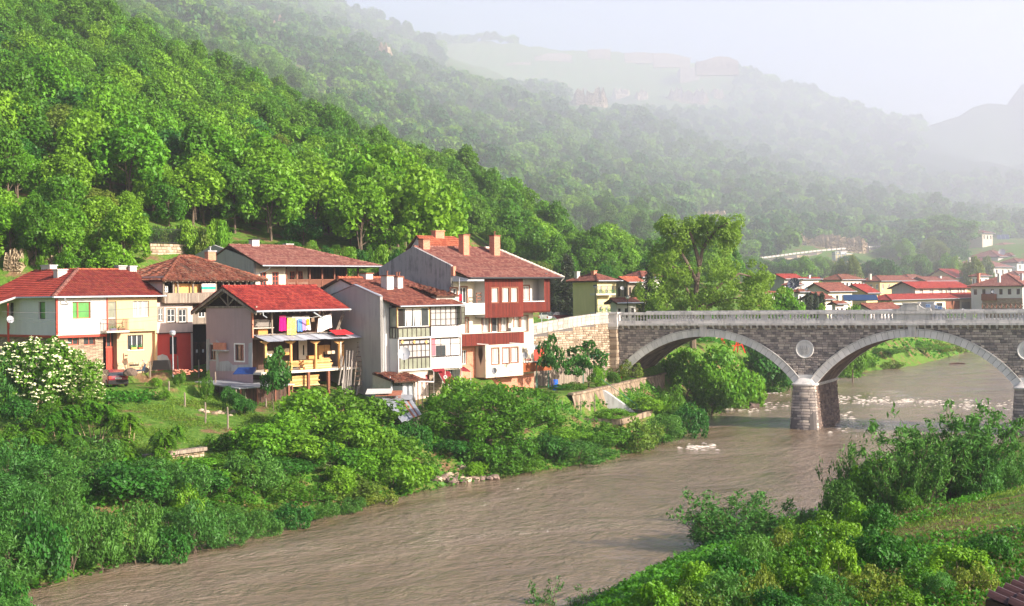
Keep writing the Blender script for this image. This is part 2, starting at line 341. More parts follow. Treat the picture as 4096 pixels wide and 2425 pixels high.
river = tag(grid_mesh('river_water', WX, WY, WZ, m_water), kind='structure')
m_foam, nt, b = mat('white_water_foam', 0.7, 0.3); n = noise(nt, coord(nt, 'World'), 2.2, 6, 0.7)
nt.links.new(ramp(nt, n, [(0.35, (0.30, 0.25, 0.20)), (0.65, (0.62, 0.58, 0.54))]), b.inputs['Base Color'])
rf = random.Random(5); mb = MB()
def foam(px, py, w, h, n):
 """n foam flecks scattered in the ellipse round a pixel on the water"""
 for _ in range(n):
  qx, qy = px + rf.gauss(0, w / 2), py + rf.gauss(0, h / 2); c = lev(qx, qy, 0.0)
  if float(riv_dist(np.array([c.x]), np.array([c.y]))[0]) > -0.3: continue
  L = rf.uniform(0.1, 0.5); W = L * rf.uniform(0.1, 0.3); a = R(rf.gauss(2, 16)); k = rf.randint(6, 9)
  pts = []
  for i in range(k):
   t = 2 * math.pi * i / k; r = rf.uniform(0.6, 1.15)
   x, y = L * r * math.cos(t), W * r * math.sin(t)
   pts.append((c.x + x * math.cos(a) - y * math.sin(a), c.y + x * math.sin(a) + y * math.cos(a)))
  top = 0.07 + rf.uniform(0, 0.04)
  cc = (c.x, c.y, top + 0.02)
  for i in range(k): mb.face([(pts[i][0], pts[i][1], top - 0.06), (pts[(i + 1) % k][0], pts[(i + 1) % k][1], top - 0.06), cc])
for a_ in [(3560, 1607, 300, 10, 200), (3350, 1590, 160, 10, 50), (3900, 1625, 220, 12, 80), (3130, 1620, 100, 12, 24), (2990, 1640, 110, 8, 20), (2800, 1790, 70, 12, 40), (3420, 1710, 130, 30, 20), (3080, 1575, 50, 6, 20), (3390, 1680, 30, 25, 20)]: foam(*a_)
tag(mb.build('white_water', m_foam), 'flecks of white foam where the brown river breaks below the bridge', kind='stuff')
# ================================================================ STONE BRIDGE
m_stone = attr_mat('grey_brown_ashlar', (0.13, 0.12, 0.125), (0.56, 0.48, 0.41), mid=(0.33, 0.28, 0.255), stain=0.2)
m_joint = plain('dark_mortar', (0.13, 0.115, 0.11), 0.95)
m_pale = attr_mat('pale_limestone', (0.48, 0.455, 0.44), (0.66, 0.63, 0.60), stain=0.45, nscale=1.5, staincol=(0.10, 0.10, 0.11))
m_ring = attr_mat('arch_ring_stone', (0.60, 0.58, 0.56), (0.76, 0.73, 0.70), stain=0.16, nscale=1.2)
m_warm = attr_mat('stone_warm_light_tint', (0.07, 0.05, 0.045), (0.25, 0.18, 0.145), mid=(0.15, 0.11, 0.095), stain=0.2)  # warm sunlit tone put into the stone colour, made for the pier side
m_rubble = attr_mat('warm_rubble_stone', (0.20, 0.14, 0.09), (0.50, 0.40, 0.30), mid=(0.36, 0.27, 0.19), stain=0.15)
m_parap = attr_mat('grey_sandstone', (0.30, 0.27, 0.24), (0.50, 0.45, 0.40), stain=0.3, nscale=1.5)
m_asph = plain('asphalt', (0.055, 0.055, 0.055), 0.9)
BF = Frame(2001.0 * KD, 150.0, -25.5, 0.0, py=940 * KD)
rb = random.Random(11)
def stones(mb, path, z0, z1, course, length, batter=0.0, keep=None, bulge=0.05, dark=None, rnd=rb, closed=False):
 """pillowed facing stones along a plan path [(x,y),...] (outward side to the right of travel)"""
 P_ = [Vector(p) for p in path]; zz = z0; row = 0
 while zz < z1 - course * 0.4:
  zt = min(z1, zz + course * rnd.uniform(0.85, 1.15));
  if z1 - zt < course * 0.5: zt = z1
  for a, b in zip(P_, P_[1:]):
   d = (b - a); L = d.length; d.normalize(); nrm = Vector((d.y, -d.x)); x = -rnd.uniform(0, length * 0.8) if L > length * 1.6 else 0.0
   while x < L - 0.02:
    xe = x + length * rnd.uniform(0.65, 1.35)
    if L - xe < length * 0.35: xe = L
    xa, xb = max(x, 0), min(xe, L)
    if xb - xa > 0.08:
     mid = a + d * (xa + xb) / 2
     if keep is None or keep(mid, (zz + zt) / 2, xb - xa, zt - zz):
      j = 0.014; bu = bulge * rnd.uniform(0.5, 1.4);
      def Q(xx, z_, o):
       q = a + d * xx + nrm * (o + batter * (z1 - z_)); return (q.x, q.y, z_)
      mb.cur = rnd.random()
      i1 = min(0.05, (xb - xa) * 0.25)
      o4 = [Q(xa + j, zz + j, 0), Q(xb - j, zz + j, 0), Q(xb - j, zt - j, 0), Q(xa + j, zt - j, 0)]
      n4 = [Q(xa + j + i1, zz + j + 0.04, bu), Q(xb - j - i1, zz + j + 0.04, bu * rnd.uniform(0.7, 1.2)), Q(xb - j - i1, zt - j - 0.04, bu), Q(xa + j + i1, zt - j - 0.04, bu * rnd.uniform(0.7, 1.2))]
      mb.face(n4)
      for k in range(4): mb.face([o4[k], o4[(k + 1) % 4], n4[(k + 1) % 4], n4[k]])
    x = xe
  zz = zt; row += 1
 return mb
bridge = fthing(BF, 'stone_bridge', 'long stone arch bridge with pale balustrade over the brown river', 'bridge')
SP, RI, PW = 19.7, 4.87, 2.55
ZS, ZI = 4.8, 9.67; RA = (SP * SP / 4 + RI * RI) / (2 * RI); ZC = ZI - RA
ARC = [-PW - SP / 2, SP / 2, SP + PW + SP / 2]
X0, X1, WID = -22.35, 44.4, 9.06
ZW = 10.88
def intr(x):
 for c in ARC:
  if abs(x - c) < SP / 2: return ZC + math.sqrt(RA * RA - (x - c) ** 2)
 return ZS
def in_ring(x, z, pad=0.0):
 for c in ARC:
  if abs(x - c) < SP / 2 + 0.9 and math.hypot(x - c, z - ZC) < RA + 0.86 + pad and z > ZC: return True
 return False
for yy, nm in ((0.0, 'spandrel_wall'), (WID, 'spandrel_wall')):
 mb = MB(); xs = np.arange(X0, X1 + 0.01, 0.25)
 for a, b in zip(xs, xs[1:]):
  mb.face([(a, yy, intr(a)), (b, yy, intr(b)), (b, yy, ZW), (a, yy, ZW)])
 o = mb.build(nm, m_joint, bridge)
 mb = MB()
 path = [(X0, 0), (X1, 0)] if yy == 0 else [(X1, WID), (X0, WID)]
 stones(mb, path, ZS + 0.1, ZW, 0.25, 0.55, keep=lambda m_, z, w, h: not in_ring(m_.x, z, 0.02) and z > intr(m_.x))
 mb.build('facing_stones', m_stone, o)
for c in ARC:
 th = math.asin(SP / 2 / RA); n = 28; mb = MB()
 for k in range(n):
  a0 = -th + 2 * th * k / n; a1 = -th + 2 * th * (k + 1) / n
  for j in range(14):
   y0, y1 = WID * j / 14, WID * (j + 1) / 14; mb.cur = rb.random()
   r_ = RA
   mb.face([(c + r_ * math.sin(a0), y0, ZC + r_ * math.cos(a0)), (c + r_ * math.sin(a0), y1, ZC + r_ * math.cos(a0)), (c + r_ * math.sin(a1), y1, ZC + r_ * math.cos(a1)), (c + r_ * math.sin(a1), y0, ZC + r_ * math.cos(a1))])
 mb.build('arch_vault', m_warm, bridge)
 for side_ in (0, 1):
  mb = MB(); n = 38
  def W(r_, a, y): return (c + r_ * math.sin(a), y, ZC + r_ * math.cos(a))
  for k in range(n):
   g = 0.0016; a0 = -th + 2 * th * k / n + g; a1 = -th + 2 * th * (k + 1) / n - g; mb.cur = rb.random()
   ya, yb = (-0.10, 0.25) if side_ == 0 else (WID - 0.25, WID + 0.10)
   mb.hexa([W(RA - 0.01, a0, ya), W(RA - 0.01, a1, ya), W(RA - 0.01, a1, yb), W(RA - 0.01, a0, yb), W(RA + 0.72, a0, ya), W(RA + 0.72, a1, ya), W(RA + 0.72, a1, yb), W(RA + 0.72, a0, yb)])
  r_o = mb.build('arch_ring', m_ring, bridge)
  mb = MB()
  for k in range(n):
   a0 = -th + 2 * th * k / n; a1 = -th + 2 * th * (k + 1) / n
   ya, yb = (-0.17, 0.2) if side_ == 0 else (WID - 0.2, WID + 0.17)
   mb.hexa([W(RA + 0.735, a0, ya), W(RA + 0.735, a1, ya), W(RA + 0.735, a1, yb), W(RA + 0.735, a0, yb), W(RA + 0.85, a0, ya), W(RA + 0.85, a1, ya), W(RA + 0.85, a1, yb), W(RA + 0.85, a0, yb)])
  mb.build('arch_moulding', m_pale, r_o)
 mb = MB(); mb.poly([(c - 0.30, -0.3, ZI - 0.02), (c + 0.30, -0.3, ZI - 0.02), (c + 0.40, -0.3, ZW - 0.12), (c - 0.40, -0.3, ZW - 0.12)], (0, 0.5, 0))
 mb.box(c - 0.5, c + 0.5, -0.38, 0.1, ZW - 0.12, ZW + 0.01); mb.build('keystone', m_pale, bridge)
def nose(cx, hw, ext, y0, y1, n=8):
 p = [(cx + hw, y1)]
 p = [(cx - hw, y1), (cx - hw, y0)] + [(cx - hw * math.cos(math.pi * k / n), y0 - ext * math.sin(math.pi * k / n) ** 0.7) for k in range(1, n)] + [(cx + hw, y0), (cx + hw, y1)]
 return p
for c in (-PW / 2, SP + PW / 2):
 hw = 1.18
 pth = nose(c, hw, 0.55, -0.42, WID + 0.42)
 core = nose(c, hw - 0.02, 0.53, -0.42, WID + 0.42)
 mb = MB()
 bt = 0.075
 cen = Vector((c, WID / 2))
 for a, b in zip(core, core[1:] + core[:1]):
  def ex(p, z): q = Vector(p); k = bt * (ZS - 0.3 - z); d = (q - cen); return (q.x + math.copysign(k, d.x), q.y + math.copysign(k, d.y), z)
  mb.face([ex(a, -1.6), ex(b, -1.6), ex(b, ZS - 0.3), ex(a, ZS - 0.3)])
 shaft = mb.build('pier', m_joint, bridge)
 mb = stones(MB(), pth[0:2], -0.5, ZS - 0.34, 0.29, 0.62, batter=bt, bulge=0.07); mb.build('facing_stones', m_stone, shaft)
 mb = MB(); front = pth[1:-1]
 zz = -0.5
 while zz < ZS - 0.4:
  zt = min(zz + 0.29, ZS - 0.34)
  if ZS - 0.34 - zt < 0.12: zt = ZS - 0.34
  pos = sorted([0, 1] + [min(0.97, max(0.03, (k + rb.uniform(-0.22, 0.22)) / 4.6)) for k in range(1, 5)])
  def on(t, z, o):
   s_ = t * (len(front) - 1); i = min(int(s_), len(front) - 2); q = Vector(front[i]).lerp(Vector(front[i + 1]), s_ - i)
   k = bt * (ZS - 0.3 - z) + o; dx = (q.x - c) / hw; return (q.x + dx * k, q.y - k * (0.6 + 0.4 * (1 - abs(dx))), z)
  for t0, t1 in zip(pos, pos[1:]):
   mb.cur = rb.random(); bu = rb.uniform(0.04, 0.09); g = 0.006
   seg = 3
   for q in range(seg):
    a, b = t0 + g + (t1 - t0 - 2 * g) * q / seg, t0 + g + (t1 - t0 - 2 * g) * (q + 1) / seg
    mb.face([on(a, zz + 0.05, bu), on(b, zz + 0.05, bu), on(b, zt - 0.05, bu), on(a, zt - 0.05, bu)])
    mb.face([on(a, zz + 0.012, 0), on(b, zz + 0.012, 0), on(b, zz + 0.05, bu), on(a, zz + 0.05, bu)])
    mb.face([on(a, zt - 0.05, bu), on(b, zt - 0.05, bu), on(b, zt - 0.012, 0), on(a, zt - 0.012, 0)])
   mb.face([on(t0 + g, zz + 0.012, 0), on(t0 + g, zz + 0.05, bu), on(t0 + g, zt - 0.05, bu), on(t0 + g, zt - 0.012, 0)])
   mb.face([on(t1 - g, zz + 0.012, 0), on(t1 - g, zz + 0.05, bu), on(t1 - g, zt - 0.05, bu), on(t1 - g, zt - 0.012, 0)])
  zz = zt
 mb.build('facing_stones', m_stone, shaft)
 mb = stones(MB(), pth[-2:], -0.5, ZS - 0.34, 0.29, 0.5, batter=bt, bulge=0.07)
 mb.build('facing_stones', m_warm, shaft)  # right face alone gets the warm stone, sunlight painted into its colour
 mb = MB()
 for z0, z1, e0, e1 in ((ZS - 0.35, ZS - 0.22, 0.02, 0.16), (ZS - 0.22, ZS - 0.1, 0.16, 0.16), (ZS - 0.1, ZS, 0.16, 0.04)):
  pa = nose(c, hw + e0, 0.55, -0.42 - e0, WID + 0.42 + e0); pb = nose(c, hw + e1, 0.55, -0.42 - e1, WID + 0.42 + e1)
  for k in range(len(pa)):
   l = (k + 1) % len(pa); mb.face([(*pa[k], z0), (*pa[l], z0), (*pb[l], z1), (*pb[k], z1)])
 mb.face([(*p, ZS) for p in nose(c, hw + 0.04, 0.55, -0.46, WID + 0.46)])
 base = nose(c, hw - 0.05, 0.5, -0.38, WID)[1:-1]
 for a, b in zip(base, base[1:]):
  mb.face([(*a, ZS), (*b, ZS), (c + (b[0] - c) * 0.5, -0.02, ZS + 0.55), (c + (a[0] - c) * 0.5, -0.02, ZS + 0.55)])
 mb.build('pier_cap', m_pale, bridge)
 mb = MB(); e = 0.75
 mb.poly([(c - PW / 2 - 0.02, -0.11, ZS + 0.0), (c + PW / 2 + 0.02, -0.11, ZS), (c + PW / 2 + 0.32, -0.11, ZS + 0.42), (c + 0.72, -0.11, ZS + 0.86), (c - 0.72, -0.11, ZS + 0.86), (c - PW / 2 - 0.32, -0.11, ZS + 0.42)], (0, 0.3, 0))
 mb.build('springing_block', m_ring, bridge)
 zc = 8.35; mb = MB(); n = 36
 for (r0, ya), (r1, yb) in zip([(0.98, 0.05), (0.98, -0.11), (0.90, -0.15), (0.82, -0.11), (0.72, -0.10), (0.68, -0.08)], [(0.98, -0.11), (0.90, -0.15), (0.82, -0.11), (0.72, -0.10), (0.68, -0.08), (0.0, -0.08)]):
  for k in range(n):
   t0, t1 = 2 * math.pi * k / n, 2 * math.pi * (k + 1) / n
   mb.face([(c + r0 * math.cos(t0), ya, zc + r0 * math.sin(t0)), (c + r0 * math.cos(t1), ya, zc + r0 * math.sin(t1)), (c + r1 * math.cos(t1), yb, zc + r1 * math.sin(t1)), (c + r1 * math.cos(t0), yb, zc + r1 * math.sin(t0))])
 md = mb.build('medallion', m_ring, bridge)
 mb = MB()
 for k in range(-2, 3):
  mb.poly([(c + k * 0.17 - 0.06, -0.06, zc - 0.02), (c + k * 0.17 + 0.06, -0.06, zc - 0.02), (c + k * 0.22 + 0.03, -0.06, zc + 0.36 - 0.03 * abs(k)), (c + k * 0.22 - 0.03, -0.06, zc + 0.36 - 0.03 * abs(k))], (0, -0.09, 0))
 mb.box(c - 0.42, c + 0.42, -0.14, -0.06, zc - 0.12, zc - 0.02)
 for s_ in (-1, 1): mb.beam((c - 0.4 * s_, -0.1, zc - 0.42), (c + 0.4 * s_, -0.1, zc - 0.2), 0.07, 0.07)
 mb.box(c - 0.3, c + 0.3, -0.13, -0.06, zc - 0.5, zc - 0.44)
 mb.build('crown_relief', m_pale, md)
nb = 0
for side_ in (0, 1):
 def yy(a): return -a if side_ == 0 else WID + a
 def bx(mb, x0, x1, a, b, z0, z1):
  y0, y1 = sorted((yy(a), yy(b))); mb.box(x0, x1, y0, y1, z0, z1)
 mb = MB(); x = X0
 while x < X1:
  xe = min(X1, x + rb.uniform(0.8, 1.3)); mb.cur = rb.random(); bx(mb, x + 0.006, xe - 0.006, -0.45, 0.45, ZW, ZW + 0.24); x = xe
 mb.build('cornice', m_pale, bridge)
 para = MB(); x = X0
 while x < X1:
  xe = min(X1, x + rb.uniform(0.8, 1.3)); para.cur = rb.random(); bx(para, x + 0.006, xe - 0.006, -0.02, 0.28, ZW + 0.245, ZW + 0.52); x = xe
 pr = para.build('parapet_base', m_pale, bridge)
 mb = MB(); x = X0
 while x < X1:
  xe = min(X1, x + rb.uniform(0.9, 1.3)); mb.cur = rb.random(); bx(mb, x + 0.008, xe - 0.008, -0.08, 0.36, ZW + 1.16, ZW + 1.33)
  bx(mb, x + 0.008, xe - 0.008, -0.03, 0.30, ZW + 1.33, ZW + 1.46); x = xe
 mb.build('coping', m_pale, bridge)
 dies = [-11.9, -5.6, 0.6, 4.6, 15.5, 21.2, 31] ; orn = SP / 2
 k = 0
 proto = None; bal_x = []
 x = X0 + 0.5
 while x < X1 - 0.4:
  if not any(abs(x - d) < 0.42 for d in dies) and abs(x - orn) > 1.95: bal_x.append(x)
  x += 0.37
 for d, hw_ in [(d, 0.36) for d in dies] + [(orn, 1.9)]:
  mb = MB(); bx(mb, d - hw_, d + hw_, -0.01, 0.27, ZW + 0.515, ZW + 1.165); mb.build('parapet_panel', m_pale, bridge)
 prof = [(0.085, 0), (0.085, 0.06), (0.05, 0.1), (0.095, 0.25), (0.10, 0.33), (0.055, 0.48), (0.05, 0.55), (0.085, 0.59), (0.085, 0.65)]
 bm_ = MB().lathe((0, 0, 0), [(r_ * 1.12, z) for r_, z in prof], 8)
 vis = [x for x in bal_x if -22.5 < x < 21.5] if side_ == 0 else []
 rest = [x for x in bal_x if x not in set(vis[:100] if side_ == 0 else [])]
 if side_ == 0:
  proto = bm_.build('baluster', m_pale, pr, smooth=True); proto.location = (vis[0], yy(0.13), ZW + 0.515)
  for x in vis[1:100]:
   c_ = proto.copy(); COL.objects.link(c_); c_.parent = pr; c_.location = (x, yy(0.13), ZW + 0.515)
 mb = MB()
 for x in rest: mb.lathe((x, yy(0.13), ZW + 0.515), [(r_ * 1.12, z) for r_, z in prof], 6)
 o = mb.build('balusters_farther_along', m_pale, pr, smooth=True); o['kind'] = 'stuff'
 def OP(x0, z0): return (orn + x0, yy(0.27), ZW + 1.46 + z0)
 prf = [(-1.95, -0.3), (-1.95, 0.22), (-1.35, 0.22), (-1.15, 0.36), (-0.95, 0.60), (-0.88, 0.72), (0.75, 0.72), (0.8, 0.55), (1.1, 0.32), (1.35, 0.22), (1.9, 0.22), (1.95, -0.3)]
 mb = MB(); mb.poly([OP(*p) for p in prf], (0, 0.30 if side_ == 0 else -0.30, 0))
 orno = mb.build('parapet_ornament', m_pale, bridge)
 mb = MB(); bx(mb, orn - 0.98, orn + 0.86, -0.08, 0.36, ZW + 1.46 + 0.722, ZW + 1.46 + 0.84); bx(mb, orn - 0.75, orn + 0.62, 0.27, 0.315, ZW + 1.5, ZW + 2.1)
 mb.build('ornament_cap', m_pale, orno)
 if side_ == 0:
  cb = MB(); cb.box(-0.09, 0.09, -0.36, 0.0, -0.12, 0); cb.box(-0.085, 0.085, -0.24, 0.0, -0.26, -0.125); cb.box(-0.08, 0.08, -0.12, 0, -0.36, -0.265)
  x = X0 + 0.6; cproto = None
  while x < 22:
   if min(abs(x - c) for c in ARC) > 0.45:
    if cproto is None: cproto = cb.build('corbel', m_pale, bridge); oo = cproto
    else: oo = cproto.copy(); COL.objects.link(oo); oo.parent = bridge
    oo.location = (x, -0.02, ZW)
   x += 0.70
mb = MB(); mb.box(X0, X1, 0.3, WID - 0.3, ZW - 0.2, ZW + 0.28); mb.build('deck', m_asph, bridge)
mb = stones(MB(), [(X0 - 0.95, 0.6), (X0 - 0.95, -0.45), (X0 - 0.02, -0.45), (X0 - 0.02, 0.0)], 3.5, ZW - 0.15, 0.42, 0.9, bulge=0.05, rnd=rb)
mb.build('end_pilaster', m_rubble, bridge)
mb = MB(); mb.box(X0 - 0.94, X0 - 0.03, -0.43, 0.6, 3.4, ZW - 0.15); mb.build('pilaster_core', m_joint, bridge)
mb = MB(); mb.box(X0 - 1.1, X0 + 0.1, -0.62, 0.6, ZW - 0.15, ZW + 0.25); mb.box(X0 - 1.0, X0 + 0.02, -0.5, 0.6, ZW + 0.25, ZW + 1.3); mb.box(X0 - 1.1, X0 + 0.12, -0.6, 0.6, ZW + 1.3, ZW + 1.5)
mb.box(X0 - 1.0, X0 + 0.04, -0.52, 0.0, ZW - 0.4, ZW - 0.15); mb.build('pilaster_block', m_pale, bridge)
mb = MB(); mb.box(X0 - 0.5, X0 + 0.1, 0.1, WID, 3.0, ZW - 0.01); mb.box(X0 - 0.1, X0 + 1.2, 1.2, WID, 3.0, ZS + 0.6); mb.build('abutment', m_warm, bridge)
mb0 = MB(); m_pap = plain('pale_blue_paper', (0.55, 0.68, 0.85), 0.8); m_ink = plain('blue_ink', (0.16, 0.26, 0.5), 0.8)
for i, (cx, cy) in enumerate([(760, 265), (792, 265), (893, 278), (933, 292), (962, 292)]):
 s_, z_ = BF.front(cE(cx, cy), WID - 0.02 + 0.0); y0 = WID - 0.055
 nt_ = tag(MB().box(-0.13, 0.13, -0.01, 0.0, -0.19, 0.19).build('paper_notice', m_pap), ['first', 'second', 'third', 'fourth', 'rightmost'][i] + ' pale blue paper notice from the left on the far bridge ornament', 'notice', 'paper notices on the far bridge ornament')
 w = BF.world(s_, WID - 0.34, z_); nt_.location = w; nt_.rotation_euler = (0, 0, BF.ang)
 MB().box(-0.08, 0.05, -0.014, -0.0105, -0.08, 0.1).box(-0.09, 0.09, -0.014, -0.0105, -0.15, -0.11).build('printed_patch', m_ink, nt_)
wp = BF.world(X0 - 0.95, -0.2, 0)
WING = [(wp.x, wp.y, 12.3), (wp.x - 1.9, wp.y - 2.0, 12.25), (wp.x - 4.4, wp.y - 4.6, 12.0), (wp.x - 7.2, wp.y - 7.3, 11.6), (wp.x - 10.2, wp.y - 9.7, 11.15), (wp.x - 14.5, wp.y - 12.2, 10.7), (wp.x - 20, wp.y - 14.5, 10.4)]
wing = thing('approach_wall', 'curving sandstone retaining wall leading up to the left end of the bridge', 'wall', (0, 0, 0))
mb = MB(); par = MB(); cop = MB(); back = MB()
for (ax, ay, az), (bx_, by, bz) in zip(WING, WING[1:]):
 d = Vector((bx_ - ax, by - ay)); nrm = Vector((-d.y, d.x)).normalized()  # outward (towards viewer / right)
 if nrm.y > 0: nrm = -nrm
 P0, P1_ = Vector((ax, ay)), Vector((bx_, by))
 zt = min(az, bz) - 1.15
 stones(mb, [(bx_, by), (ax, ay)], 3.9, zt, 0.24, 0.5, bulge=0.06, batter=0.02)
 def q(t, o, z): p = P0.lerp(P1_, t) + nrm * o; return (p.x, p.y, z)
 back.face([q(0, 0, 3.0), q(1, 0, 3.0), q(1, 0, bz - 0.3), q(0, 0, az - 0.3)])
 back.face([q(0, -0.5, 3.0), q(1, -0.5, 3.0), q(1, -0.5, bz - 0.3), q(0, -0.5, az - 0.3)])
 n = max(1, int(d.length / 0.7))
 for r_ in range(4):
  for k in range(n):
   t0, t1 = k / n + 0.006, (k + 1) / n - 0.006; za = az + (bz - az) * t0; zb = az + (bz - az) * t1; cop.cur = rb.random(); par.cur = rb.random()
   if r_ == 3: tgt, o0, o1, h0, h1 = cop, 0.12, -0.5, -0.24, 0.0
   elif r_ == 0: tgt, o0, o1, h0, h1 = cop, 0.10, -0.4, -1.15, -1.0
   else: tgt, o0, o1, h0, h1 = par, 0.04 + rb.uniform(0, 0.03), -0.4, -1.0 + 0.38 * (r_ - 1), -0.63 + 0.38 * (r_ - 1)
   tgt.hexa([q(t0, o0, za + h0), q(t1, o0, zb + h0), q(t1, o1, zb + h0), q(t0, o1, za + h0), q(t0, o0, za + h1 - 0.012), q(t1, o0, zb + h1 - 0.012), q(t1, o1, zb + h1 - 0.012), q(t0, o1, za + h1 - 0.012)])
back.build('wall_core', m_joint, wing); mb.build('facing_stones', m_rubble, wing); par.build('parapet', m_parap, wing); cop.build('coping', m_parap, wing)
# ================================================================ HOUSES: helpers
import bmesh
M = {}
M['white'] = plaster('white_plaster', (0.68, 0.66, 0.64), 0.16); M['cream'] = plaster('cream_plaster', (0.70, 0.63, 0.51), 0.14)
M['beige'] = plaster('beige_plaster', (0.70, 0.50, 0.28), 0.12); M['beige2'] = plaster('apricot_plaster', (0.66, 0.42, 0.27), 0.14)
M['red'] = plaster('red_plaster', (0.62, 0.075, 0.06), 0.1, stain=(0.35, 0.2, 0.16)); M['pink'] = plaster('pink_plaster', (0.66, 0.50, 0.45), 0.4, stain=(0.30, 0.24, 0.2))
M['mauve'] = plaster('mauve_plaster', (0.47, 0.33, 0.34), 0.4, stain=(0.24, 0.20, 0.20)); M['grey'] = plaster('grey_render', (0.40, 0.375, 0.37), 0.42, stain=(0.13, 0.12, 0.13))
M['greyst'] = plaster('streaked_grey_render', (0.36, 0.345, 0.35), 1.0, stain=(0.09, 0.09, 0.10)); M['cement'] = plaster('bare_cement', (0.50, 0.50, 0.51), 0.6)
M['yellow'] = plaster('yellow_plaster', (0.80, 0.68, 0.36), 0.12); M['ochre'] = plaster('ochre_plaster', (0.70, 0.50, 0.26), 0.15); M['off'] = plaster('offwhite_plaster', (0.62, 0.58, 0.55), 0.25)
RED = [(0.136, 0.0136, 0.0136), (0.223, 0.0248, 0.0217), (0.298, 0.0403, 0.031), (0.341, 0.062, 0.0372)]
BRN = [(0.093, 0.031, 0.0248), (0.167, 0.0496, 0.0372), (0.236, 0.0806, 0.0558), (0.291, 0.124, 0.0868)]
M['t_dred'] = tiles('dark_red_tiles', [(0.124, 0.0155, 0.0136), (0.18, 0.0248, 0.0211), (0.229, 0.0372, 0.0279), (0.26, 0.0558, 0.031)], moss=0.35, mosscol=(0.248, 0.118, 0.031))
M['t_red'] = tiles('bright_red_tiles', RED, w=0.26, h=0.36, moss=0.15, mosscol=(0.0992, 0.031, 0.0248)); M['t_rib'] = tiles('ribbed_red_tiles', [(0.167, 0.0186, 0.0155), (0.26, 0.0341, 0.0248), (0.341, 0.0558, 0.0341)], w=0.3, h=0.4, moss=0.2, mosscol=(0.279, 0.124, 0.0496))
M['t_old'] = tiles('old_clay_tiles', [(0.0806, 0.031, 0.0217), (0.186, 0.0558, 0.0341), (0.267, 0.093, 0.0558), (0.223, 0.149, 0.0992)], w=0.2, h=0.3, moss=0.7, mosscol=(0.062, 0.0403, 0.031))
M['t_brn'] = tiles('brown_red_tiles', BRN, w=0.24, h=0.3, moss=0.5, mosscol=(0.0744, 0.0372, 0.0279)); M['t_pnk'] = tiles('weathered_pink_tiles', [(0.136, 0.0465, 0.0434), (0.205, 0.0744, 0.062), (0.267, 0.118, 0.093), (0.31, 0.167, 0.13)], w=0.24, h=0.3, moss=0.4, mosscol=(0.0868, 0.0496, 0.0434))
M['t_org'] = tiles('orange_tiles', [(0.248, 0.0558, 0.031), (0.341, 0.093, 0.0496), (0.384, 0.136, 0.0744)])
M['wred'] = planks('red_brown_boards', (0.085, 0.014, 0.01), (0.17, 0.025, 0.015), 0.11); M['worg'] = planks('orange_brown_boards', (0.27, 0.0675, 0.0263), (0.375, 0.112, 0.0375), 0.11)
M['wold'] = planks('old_grey_boards', (0.20, 0.16, 0.13), (0.36, 0.29, 0.23), 0.16, grime=(0.06, 0.045, 0.035)); M['wdk'] = planks('dark_boards', (0.05, 0.03, 0.022), (0.10, 0.05, 0.035), 0.15)
M['wood'] = plain('honey_wood', (0.62, 0.33, 0.12), 0.65, var=0.2); M['brown'] = plain('brown_wood', (0.20, 0.075, 0.045), 0.6, var=0.25); M['frm'] = plain('white_frame', (0.78, 0.76, 0.74), 0.4, var=0.03)
M['frmb'] = plain('dark_frame', (0.05, 0.035, 0.03), 0.5); M['frmr'] = plain('red_brown_frame', (0.42, 0.09, 0.05), 0.5); M['gutter'] = plain('galvanised_gutter', (0.42, 0.45, 0.50), 0.4, 0.5, 0.6, var=0.1)
M['dark'] = plain('dark_interior', (0.018, 0.015, 0.014), 0.9); M['void'] = M['dark']; M['metal'] = plain('dark_iron', (0.05, 0.05, 0.055), 0.5, metal=0.5); M['rust'] = plain('rusty_sheet', (0.32, 0.12, 0.07), 0.7, var=0.3)  # near-black colour stands in for shade inside rooms; black parts share it
M['zinc'] = plain('grey_metal_sheet', (0.36, 0.38, 0.42), 0.45, 0.5, 0.35, var=0.2); M['maroon'] = planks('maroon_sheet', (0.20, 0.015, 0.022), (0.25, 0.022, 0.03), 0.09, grime=(0.08, 0.01, 0.01)); M['beam'] = plain('red_painted_beam', (0.40, 0.05, 0.03), 0.55)
M['panel'] = planks('white_cladding_sheet', (0.58, 0.54, 0.53), (0.72, 0.68, 0.66), 0.22, grime=(0.4, 0.3, 0.27)); M['slat'] = plain('pale_slab', (0.62, 0.56, 0.48), 0.8)
m_brick, nt, b = mat('orange_brickwork', 0.85, 0.2); v = coord(nt, 'UV'); bt = nd(nt, 'ShaderNodeTexBrick'); nt.links.new(v, bt.inputs[0]); bt.inputs['Scale'].default_value = 1
for k_, c_ in (('Color1', (0.50, 0.14, 0.08)), ('Color2', (0.62, 0.21, 0.12)), ('Mortar', (0.5, 0.38, 0.3))): bt.inputs[k_].default_value = (*c_, 1)
bt.inputs['Brick Width'].default_value = 0.25; bt.inputs['Row Height'].default_value = 0.09; bt.inputs['Mortar Size'].default_value = 0.008
nt.links.new(bt.outputs[0], b.inputs['Base Color']); M['brick'] = m_brick
m, nt, b = mat('stacked_slate_stone', 0.9, 0.2); bt = nd(nt, 'ShaderNodeTexBrick'); nt.links.new(coord(nt, 'UV'), bt.inputs[0]); bt.inputs['Scale'].default_value = 1
for k_, c_ in (('Color1', (0.26, 0.18, 0.13)), ('Color2', (0.46, 0.36, 0.26)), ('Mortar', (0.05, 0.04, 0.03))): bt.inputs[k_].default_value = (*c_, 1)
bt.inputs['Brick Width'].default_value = 0.55; bt.inputs['Row Height'].default_value = 0.10; bt.inputs['Mortar Size'].default_value = 0.012
nt.links.new(bt.outputs[0], b.inputs['Base Color']); bump(nt, b, bt.outputs[0], 0.03, 0.8); M['slate'] = m
